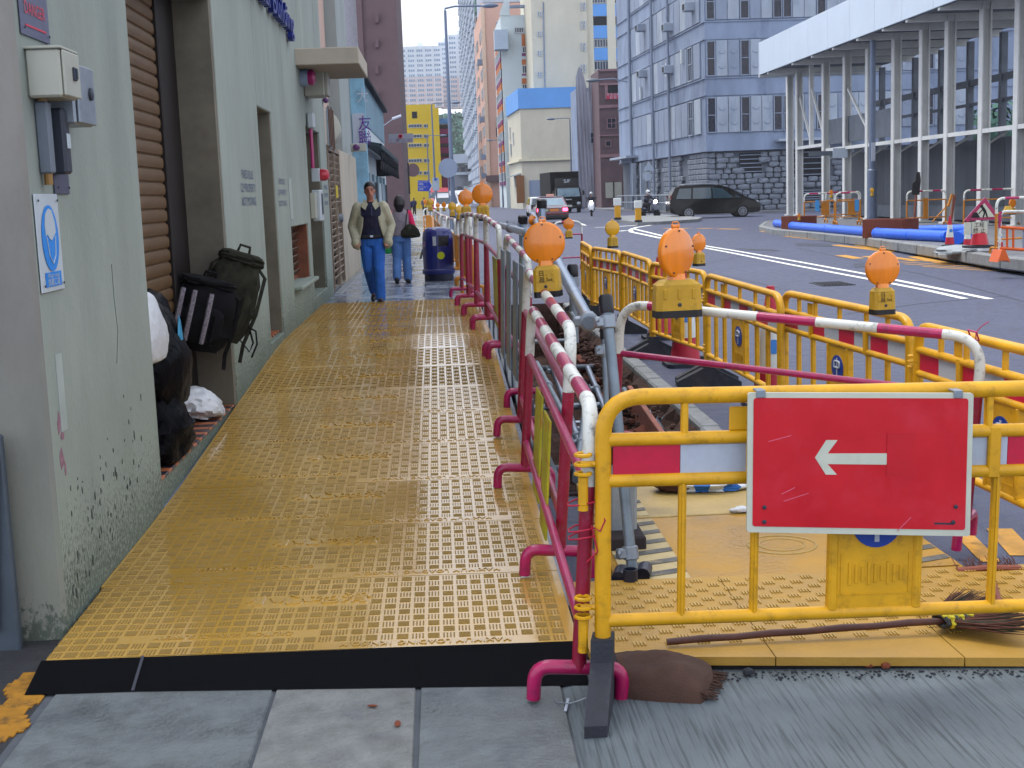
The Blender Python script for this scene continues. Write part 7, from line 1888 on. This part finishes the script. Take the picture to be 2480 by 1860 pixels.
t = MB().tube([at_y(1000, 412, 60) + Vector((0, d, 0)) for d in (0, .05)], .30, 20).build('round_sign', m_brn, None); tag(t, 'brown round sign seen from behind near the shop row', 'sign')
MB().tube([at_y(988, 395, 60), at_y(992, 470, 60)], .04, 6).build('post', m_gdk, t)
# ================================================================== LAMP POSTS AND ROAD SIGNS
m_lpost = mat('lamp_post_grey', '#66738a', .5, .3, var=.1)
def lamp_post(label, u, vt, y, vb, du, dv, r0=.12, head=.55):
    a = at_y(u, vt, y); zb = .43; t = thing('lamp_post', label, 'street lamp', (a.x, y, zb), group='street lamp posts')
    MB().tube([(a.x, y, zb), (a.x, y, zb + 1.6), (a.x, y, zb + 1.62), (a.x, y, a.z)], [r0, r0, r0 * .78, r0 * .45], 10).build('post', m_lpost, t, True)
    e = at_y(u + du, vt + dv, y); MB().tube([a, a + Vector((0, 0, .1)), a.lerp(e, .25) + Vector((0, 0, .14)), e], r0 * .32, 8).build('arm', m_lpost, t, True)
    s_ = 1 if du > 0 else -1
    MB().ball(e + Vector((s_ * head * .5, 0, 0)), (head * .7, .17, .11), 12, 8).build('lantern', m_lpost, t, True); return t
lamp_post('tallest lamp post, standing by the kerb works before the yellow school', 1078, 26, 62, 460, 92, -12, .14, .6)
lamp_post('lamp post second along the left kerb', 1045, 255, 112, 450, 50, -6, .13, .6)
lamp_post('lamp post third along the left kerb', 1034, 332, 155, 450, 34, -4, .13, .6)
lamp_post('lamp post in front of the cream corner house', 1380, 290, 122, 430, -38, -2, .12, .6)
lamp_post('slim lamp post in front of the pink house', 1213, 342, 165, 470, -22, -2, .12, .6)
def sign_post(label, u, v, y, name, cat='sign'): p = at_y(u, v, y); return thing(name, label, cat, (p.x, y, .42)), p
t, p = sign_post('blue arrow-ended direction sign with white place names', 1032, 450, 58, 'direction_sign')
P0 = [at_y(u, v, 58) for u, v in ((1012, 437), (1039, 437), (1046, 449.5), (1039, 463), (1012, 463))]
MB().prism([(q.x, q.z) for q in P0][::-1], lambda a, b, d: Vector((a, d, b)), 58, 58.05).build('board', mat('road_sign_blue', '#0d2f9e', .5, var=.05), t)
mb = MB()
for a, b in (((1040, 438), (1046.5, 449.5)), ((1046.5, 449.5), (1040, 462))): mb.bar(at_y(a[0], a[1], 57.97), at_y(b[0], b[1], 57.97), .035, .02, (0, 1, 0))
mb.build('chevron', m_whf, t)
for k, (s_, dx) in enumerate((('Kwun Tong', 0), ('觀塘', -.1), ('Yau Tong  C', 0), ('油塘', -.1))): text(s_, m_whf, t, at_y(1024 + dx * 40, 440.5 + k * 6, 57.97), XR, UP, .085 if k % 2 == 0 else .1, 1.0)
MB().tube([(p.x + .15, 58.1, .42), (p.x + .15, 58.1, p.z + .3)], .04, 8).build('post', m_lpost, t, True)
t, p = sign_post('pale grey notice sign with a small blue disc beside the direction sign', 1056, 445, 57, 'notice_sign')
front_rect(MB(), 1048, 430, 1063, 462, 57, .05, .02).build('board', m_gp2, t); MB().lathe([(.06, 0), (.06, .01)], 16, at_y(1055, 434, 56.96), Matrix.Rotation(R(90), 3, 'X')).build('disc', m_lblue, t); MB().tube([(p.x, 57.1, .42), (p.x, 57.1, p.z + .2)], .035, 8).build('post', m_lpost, t, True)
t, p = sign_post('white round sign seen from behind on the tall lamp post', 1085, 407, 61.7, 'round_sign')
MB().lathe([(.45, 0), (.45, .03)], 26, p, Matrix.Rotation(R(90), 3, 'X')).build('disc', m_gp, t); MB().tube([(p.x, 61.8, .42), (p.x, 61.8, p.z)], .03, 8).build('post', m_lpost, t, True)
t, p = sign_post('give way triangle over a round plate, seen from behind by the railing', 1571, 405, 80, 'give_way_sign')
a = at_y(1571, 391, 80); MB().prism([(a.x - .34, a.z - .56), (a.x + .34, a.z - .56), (a.x, a.z + .03)], lambda x, z, d: Vector((x, d, z)), 80, 80.04).build('triangle', m_gp2, t)
MB().lathe([(.28, 0), (.28, .03)], 24, at_y(1567, 427, 80), Matrix.Rotation(R(90), 3, 'X')).build('plate', m_gp2, t); MB().tube([(p.x, 80.1, .42), (p.x, 80.1, a.z)], .05, 8).build('post', m_lpost, t, True)
# ================================================================== COVERED WALKWAY
m_fas = mat('fascia_white', '#bccad9', .6, var=.04, scale=.6, dirt=.12, dirt_c=H('#8fa0b8'), dscale=.8, world=True); m_col = mat('column_white', '#d2d5d5', .55, var=.08, scale=1.5, dirt=.2, dirt_c=H('#7b848e'), dscale=2, world=True); m_hoard = mat('hoarding_grey', '#555c66', .75, var=.2, scale=1, streak=.2, world=True); m_under = mat('soffit_steel', '#5d6672', .7, var=.2, scale=1.5, world=True)
cwk = thing('covered_walkway', 'long white covered walkway with steel columns and a deep plain fascia', 'walkway', (17.8, 50, .4))
yy = 65.2
while yy > 27:
    MB().box((16.28, yy - 1.43, 8.2), (.08, 2.84, 1.56), bev=.004).build('fascia_panel', m_fas, cwk); yy -= 2.86
MB().box((19.2, 65.3, 8.2), (5.9, .08, 1.56)).build('end_fascia', m_fas, cwk); MB().box((19.2, 46, 7.62), (5.7, 38.6, .06)).build('soffit', m_under, cwk); MB().box((16.36, 46, 7.46), (.12, 38.6, .1)).build('edge_channel', m_under, cwk)
coly = [66.4 - .9, 63.8, 59.4, 56.3, 53.3, 50.2, 47.3, 44.9, 42.0, 39.4, 36.6, 33.8]
for k, y0 in enumerate(coly):
    mb = MB(); mb.box((17.72, y0, 3.95), (.05, .30, 7.1)).box((17.98, y0, 3.95), (.05, .30, 7.1)).box((17.85, y0, 3.95), (.24, .05, 7.1)).box((17.85, y0, .45), (.5, .5, .06)); mb.build('column', m_col, cwk)
    MB().box((19.1, y0, 7.45), (5.6, .18, .26)).build('roof_beam', m_col, cwk)
    MB().box((21.7, y0 - .8, 3.9), (.24, .24, 7.0)).build('rear_column', m_under, cwk)
    if k > 1:
        MB().bar((17.9, y0, 3.0), (18.6, y0, 3.42), .07, .07).build('bracket', m_col, cwk)
MB().box((17.85, 61.7, 5.6), (.18, .2, 3.8)).build('short_column', m_col, cwk); MB().box((17.8, 61.6, 3.72), (.2, 4.3, .14)).build('transom', m_col, cwk)
for a, b in (((17.85, 63.7, 6.2), (17.85, 61.7, 3.9)), ((17.85, 61.6, 6.4), (17.85, 59.6, 4.0)), ((17.85, 56.2, 6.0), (17.85, 53.4, 4.0))): MB().bar(a, b, .09, .09).build('brace', m_col, cwk)
MB().box((18.35, 45.5, 3.5), (1.0, 27, .05)).box((17.75, 45.5, 3.46), (.06, 27, .14)).build('lower_canopy', m_col, cwk)
for j in range(12): MB().box((19.2, 59 - j * 2.4, 1.85), (.06, 2.36, 2.9), bev=.01).build('hoarding_panel', m_hoard, cwk)
MB().box((19.0, 46, .72), (.08, 30, .5)).build('skirting_rail', m_under, cwk); MB().box((21.75, 46, 5.75), (.2, 38, .25)).box((21.75, 46, 4.9), (.12, 38, .12)).build('rear_rail', m_under, cwk)
for y0 in (57.8, 55, 51.6): MB().box((17.9, y0, 4.25), (.05, 2.5, 1.1), bev=.01).build('mesh_panel', m_under, cwk)
t = thing('site_sign', 'white rounded plate hung across two walkway columns', 'sign', at_y(2035, 370, 56)); front_rect(MB(), 2017, 358, 2053, 383, 56.1, .04, .02).build('plate', m_fas, t); MB().box((16.95, 56.2, at_y(2035, 370, 56).z), (1.6, .06, .2)).build('bracket', m_under, t)
lamp_p = thing('lamp_post', 'grey lamp post rising under the walkway fascia', 'street lamp', (16.85, 50, .4), group='street lamp posts')
MB().tube([(16.85, 50, .4), (16.85, 50, 2.4), (16.85, 50, 2.45), (16.85, 50, 7.3)], [.2, .19, .13, .11], 12).build('post', m_lpost, lamp_p, True); MB().box((16.85, 49.88, 3.1), (.14, .05, .7)).build('number_strip', m_whf, lamp_p); MB().box((16.85, 50, .44), (.5, .5, .06)).build('base', m_lpost, lamp_p)
for k, (x, y, z) in enumerate(((26, 60, 3.2), (29, 52, 3.0))):
    t = thing('pot_tree', ('leafy bush seen through the middle walkway columns', 'leafy bush seen through the right walkway columns')[k], 'shrub', (x, y, .4)); MB().tube([(x, y, .4), (x, y, z)], .08, 6).build('trunk', m_bamb, t)
    mb = MB()
    for q in range(420):
        n_ = Vector((rh.gauss(0, 1), rh.gauss(0, 1), rh.gauss(0, 1))).normalized(); c = Vector((x, y, z + .9)) + Vector((n_.x * 1.3, n_.y * 1.3, n_.z * 1.7)) * rh.uniform(.5, 1); e = n_.orthogonal().normalized() * .16; f = n_.cross(e)
        mb.add([c - e, c + f, c + e, c - f], [(0, 1, 2, 3)])
    tag(mb.build('foliage', m_tree, t), kind='stuff')
# ================================================================== ROADWORKS ON THE FAR PAVEMENT
m_bpipe = mat('blue_pipe', '#2468ea', .35, var=.08, scale=3); m_rust = mat('rusty_steel', '#6e3424', .85, var=.3, scale=3, bump=.3, dirt=.5, dirt_c=H('#3f1e18'), dscale=3)
def bpipe(label, a, b, r):
    a, b = Vector(a), Vector(b); t = thing('water_pipe', label, 'pipe', a, group='blue water pipes on the far pavement'); d = b - a; Q = d.to_track_quat('Z', 'Y').to_matrix(); L_ = d.length
    MB().lathe([(r * .86, 0), (r, 0), (r, L_), (r * .86, L_), (r * .86, L_ - .3)], 20, a, Q).build('pipe', m_bpipe, t, True)
    for f in (.02, .5, .97): MB().lathe([(r * 1.02, -.05), (r * 1.06, -.04), (r * 1.06, .04), (r * 1.02, .05)], 20, a + d * f, Q).build('collar', m_bpipe, t, True)
bpipe('blue water pipe nearest the people carrier, end showing left of the first rusty box', at_z(1880, 541, .54), at_z(1925, 545, .54), .14)
bpipe('blue water pipe running between the two rusty boxes', at_z(1918, 547, .53), at_z(2112, 563, .53), .14)
bpipe('thick blue water pipe leaving the second rusty box towards the cones', at_z(2122, 565, .54), at_z(2297, 573, .54), .15)
bpipe('blue water pipe lying behind the thick one near the roadworks triangle', at_z(2200, 559, .54), at_z(2345, 556, .6), .14)
bpipe('short blue water pipe end beside the cone', at_z(2318, 577, .56), at_z(2342, 568, .58), .15)
def rbox(label, u0, u1, vb, h, d):
    a, b = at_z(u0, vb, .4), at_z(u1, vb, .4); t = thing('steel_skip', label, 'steel box', (a + b) / 2, group='rusty steel boxes on the far pavement')
    X = (b - a); w_ = X.length; X.normalize(); Q = Matrix((X, Vector((-X.y, X.x, 0)), UP)).transposed(); c = (a + b) / 2 + Q @ Vector((0, d / 2, 0))
    for o_, s_ in (((0, -d / 2, h / 2), (w_, .05, h)), ((0, d / 2, h / 2), (w_, .05, h)), ((-w_ / 2, 0, h / 2), (.05, d, h)), ((w_ / 2, 0, h / 2), (.05, d, h)), ((0, 0, .05), (w_, d, .05))): MB().box(c + Q @ Vector(o_), s_, Q, .008).build('side', m_rust, t)
    return t, c
rbox('rusty steel box round the blue pipe beside the first ochre barriers', 1893, 1940, 556, .46, .8); t, c = rbox('larger rusty steel box below two lamp domes', 2090, 2186, 577, .52, .8)
SBL = ['first ochre barrier of the far pavement, blue tags hanging on it', 'second ochre barrier of the far pavement, beside the blue tags', 'ochre barrier standing behind the first two on the far pavement', 'ochre barrier with a leaning plank right of the larger rusty box', 'ochre barrier behind the roadworks triangle']
for (u0, u1, vb, y), lab in zip(((1948, 2021, 548, 49), (2024, 2080, 550, 47.5), (2000, 2084, 541, 51.5), (2196, 2290, 552, 43), (2334, 2462, 548, 39.5)), SBL):
    a, b = at_y(u0, vb, y), at_y(u1, vb, y); a.z = b.z = .41
    o = hoop_barrier(a, b, lab, 1.18, 0, .03, 'ochre', group='ochre barriers on the far pavement')
    if lab == SBL[0] or lab == SBL[1]: MB().box(((b - a).length * (.42 if lab == SBL[0] else .9), -.04, .72), (.16, .01, .42), bev=.004).build('blue_tag', mat('tag_blue', '#3f9be0', .5), o, world=False); MB().box(((b - a).length * .7, .02, .6), (.3, .02, .5)).build('board', m_or, o, world=False)
    if lab == SBL[3]: MB().box(((b - a).length * .48, 0, .6), (.16, .03, .7)).bar((.9, .05, .15), ((b - a).length, .05, .6), .07, .03).build('plank', m_or, o, world=False)
for u, v, d, m, lab in ((2112, 548, 18, mat('lens_red', '#d03a1a', .3), 'red lamp dome on the larger rusty box'), (2132, 545, 20, m_lens, 'amber lamp dome on the larger rusty box'), (2013, 466, 11, m_lens, 'tiny amber lamp over the first ochre barrier of the far pavement'), (2112, 461, 12, m_lens_y, 'tiny lamp over the far pavement beside the walkway lamp post'), (1935, 522, 10, m_lens, 'tiny lamp dome on the first rusty box'), (2452, 492, 22, m_lens, 'orange lamp above the barrier with the yellow helmet shape')):
    lamp(u, v, d, 41 if u > 2050 and u < 2400 else (44 if u < 2050 else 36), 20, lab, m)
cone_at(2300, 596, 74, 'slim cone with a white sleeve in front of the thick blue pipe', lambda y: .41); cone_at(2343, 598, 66, 'cone half hidden left of the white stop notices', lambda y: .41); cone_at(2422, 600, 50, 'white sleeved cone right of the roadworks triangle', lambda y: .41)
rw = thing('roadworks_sign', 'red bordered roadworks triangle with a digging figure above white notice boards', 'sign', at_y(2375, 590, 27)); YS = 27.0
def tri(mb, s, d0, d1):
    A_, B_, C_ = at_y(2384, 478, YS), at_y(2333, 535, YS), at_y(2424, 531, YS); g = (A_ + B_ + C_) / 3; P = [g + (q - g) * s for q in (B_, C_, A_)]
    return mb.prism([(q.x, q.z) for q in P], lambda a, b, d: Vector((a, d, b)), YS - d1, YS - d0)
tri(MB(), 1, 0, .03).build('border', m_mag, rw); tri(MB(), .62, .031, .036).build('face', m_cream_s, rw)
pz = lambda u, v: at_y(u, v, YS - .04)
MB().ball(pz(2378, 500), (.035, .006, .035), 10, 6).bar(pz(2380, 503), pz(2386, 513), .06, .008, (0, 1, 0)).bar(pz(2386, 512), pz(2381, 526), .03, .008, (0, 1, 0)).bar(pz(2387, 512), pz(2391, 526), .03, .008, (0, 1, 0)).bar(pz(2382, 505), pz(2370, 518), .02, .008, (0, 1, 0)).build('digging_figure', m_ink, rw)
MB().prism([(pz(a, b).x, pz(a, b).z) for a, b in ((2352, 527), (2374, 527), (2366, 514), (2358, 515))], lambda a, b, d: Vector((a, d, b)), YS - .045, YS - .038).build('heap', m_ink, rw)
nb1 = front_rect(MB(), 2353, 536, 2391, 567, YS, .03, .02).build('notice_board', m_cream_s, rw); front_rect(MB(), 2335, 538, 2352, 569, YS, .03, .01).build('notice_board', m_cream_s, rw)
text('工程', m_ink, rw, at_y(2372, 545, YS - .03), XR, UP, .11, 1); text('終 止', m_ink, rw, at_y(2372, 559, YS - .03), XR, UP, .12, 1)
MB().lathe([(.19, 0), (.14, .22), (.10, .24)], 20, at_y(2372, 592, YS)).build('cone_foot', mat('cone_bright_red', '#c8142e', .4), rw, True); MB().box(at_y(2375, 597, YS), (.6, .5, .05)).build('base', m_cbase, rw); MB().tube([at_y(2376, 590, YS + .06), at_y(2380, 500, YS + .06)], .02, 6).build('post', m_steel_dk, rw)  # cone foot has its own brighter red
mud = crumple(at_z(2318, 606, .40), (.55, .5, .12), 51, .2, 18, 10).build('spoil_heap', m_conc, None, True); tag(mud, 'pale heap of spoil by the kerb below the roadworks triangle', 'spoil')
dsn = thing('sign_back', 'black back of a shouldered sign on a dark pole before the walkway', 'sign', at_y(2215, 552, 42)); P = [at_y(u, v, 42) for u, v in ((2207, 471), (2226, 472), (2229, 436), (2227, 417), (2220, 416), (2217, 425), (2217, 436), (2209, 444))]
MB().prism([(q.x, q.z) for q in P], lambda a, b, d: Vector((a, d, b)), 41.96, 42.0).build('plate', m_lamp_b, dsn); MB().tube([at_y(2219, 470, 42.05), at_y(2212, 556, 42.05)], .035, 6).build('post', m_plank, dsn)
t = thing('timber_props', 'pair of reddish timbers leaning on the barrier before the walkway', 'timber', at_y(2305, 540, 40)); MB().bar(at_y(2302, 540, 40), at_y(2312, 472, 40), .09, .06).build('timber', m_plank, t); MB().bar(at_y(2296, 500, 40), at_y(2306, 470, 40), .08, .06).build('timber', m_or, t)
# orange plastic barrier with wedge foot at the right edge
m_orp = mat('orange_plastic', '#d65a0a', .4, var=.1)
ob = thing('plastic_barrier', 'orange plastic barrier with a wedge foot on the far kerb', 'barrier', (10.4, 23.8, .4)); OY = 23.8
def oz(u, v): return at_y(u, v, OY)
MB().tube(round_path([oz(2420, 610), oz(2424, 512), oz(2500, 512)], .1, 4), .025, 8).build('hoop', m_wpt, ob, True)
for v in (552, 603): MB().tube([oz(2420, v - 2), oz(2510, v + 4)], .03, 8).build('rail', m_orp, ob, True)
for u in (2439, 2454): MB().tube([oz(u, 553), oz(u, 604)], .022, 8).build('bar', m_orp, ob)
MB().box((oz(2500, 575).x, OY + .03, oz(2500, 578).z), (.34, .02, .36)).build('panel', m_gp, ob); MB().tube([oz(2424, 512), oz(2421, 552)], .028, 8).build('post', m_mag, ob, True)
P = [oz(u, v) for u, v in ((2405, 634), (2412, 630), (2428, 630), (2436, 634), (2424, 604), (2416, 604))]
MB().prism([(q.x, q.z) for q in (P[0], P[1], P[2], P[3], P[4], P[5])], lambda a, b, d: Vector((a, d, b)), OY - .2, OY + .2).build('wedge_foot', m_orp, ob)
o = hoop_barrier((11.25, 25.8, .41), (13.2, 26.3, .41), 'ochre barrier with a white hoop behind the orange plastic barrier', 1.12, 0, .028, 'ochre', group='ochre barriers on the far pavement'); MB().box((1.2, .0, .55), (.34, .02, .55)).build('board', m_lamp_y, o, world=False)
hl = thing('yellow_lamp_case', 'yellow lamp case sitting on the white hoop of the ochre barrier by the kerb', 'lamp', at_y(2441, 510, 25)); frustum(MB(), .16, .14, .10, .08, 0, .09, .2).build('case', m_lamp_y, hl, world=False); frustum(MB(), .165, .145, .16, .14, -.02, 0, .2).build('base', m_lamp_b, hl, world=False)
# ================================================================== AIR
hz = bpy.data.materials.new('haze'); hz.use_nodes = True
hn = hz.node_tree.nodes; hn.remove(hn['Principled BSDF'])
pvn_ = hn.new('ShaderNodeVolumePrincipled'); pvn_.inputs['Density'].default_value = .0003; pvn_.inputs['Color'].default_value = (.9, .94, 1, 1); pvn_.inputs['Anisotropy'].default_value = .2
hz.node_tree.links.new(pvn_.outputs[0], hn['Material Output'].inputs['Volume'])
ho = MB().box((60, 430, 64), (1000, 960, 134)).build('haze', hz); ho['kind'] = 'stuff'
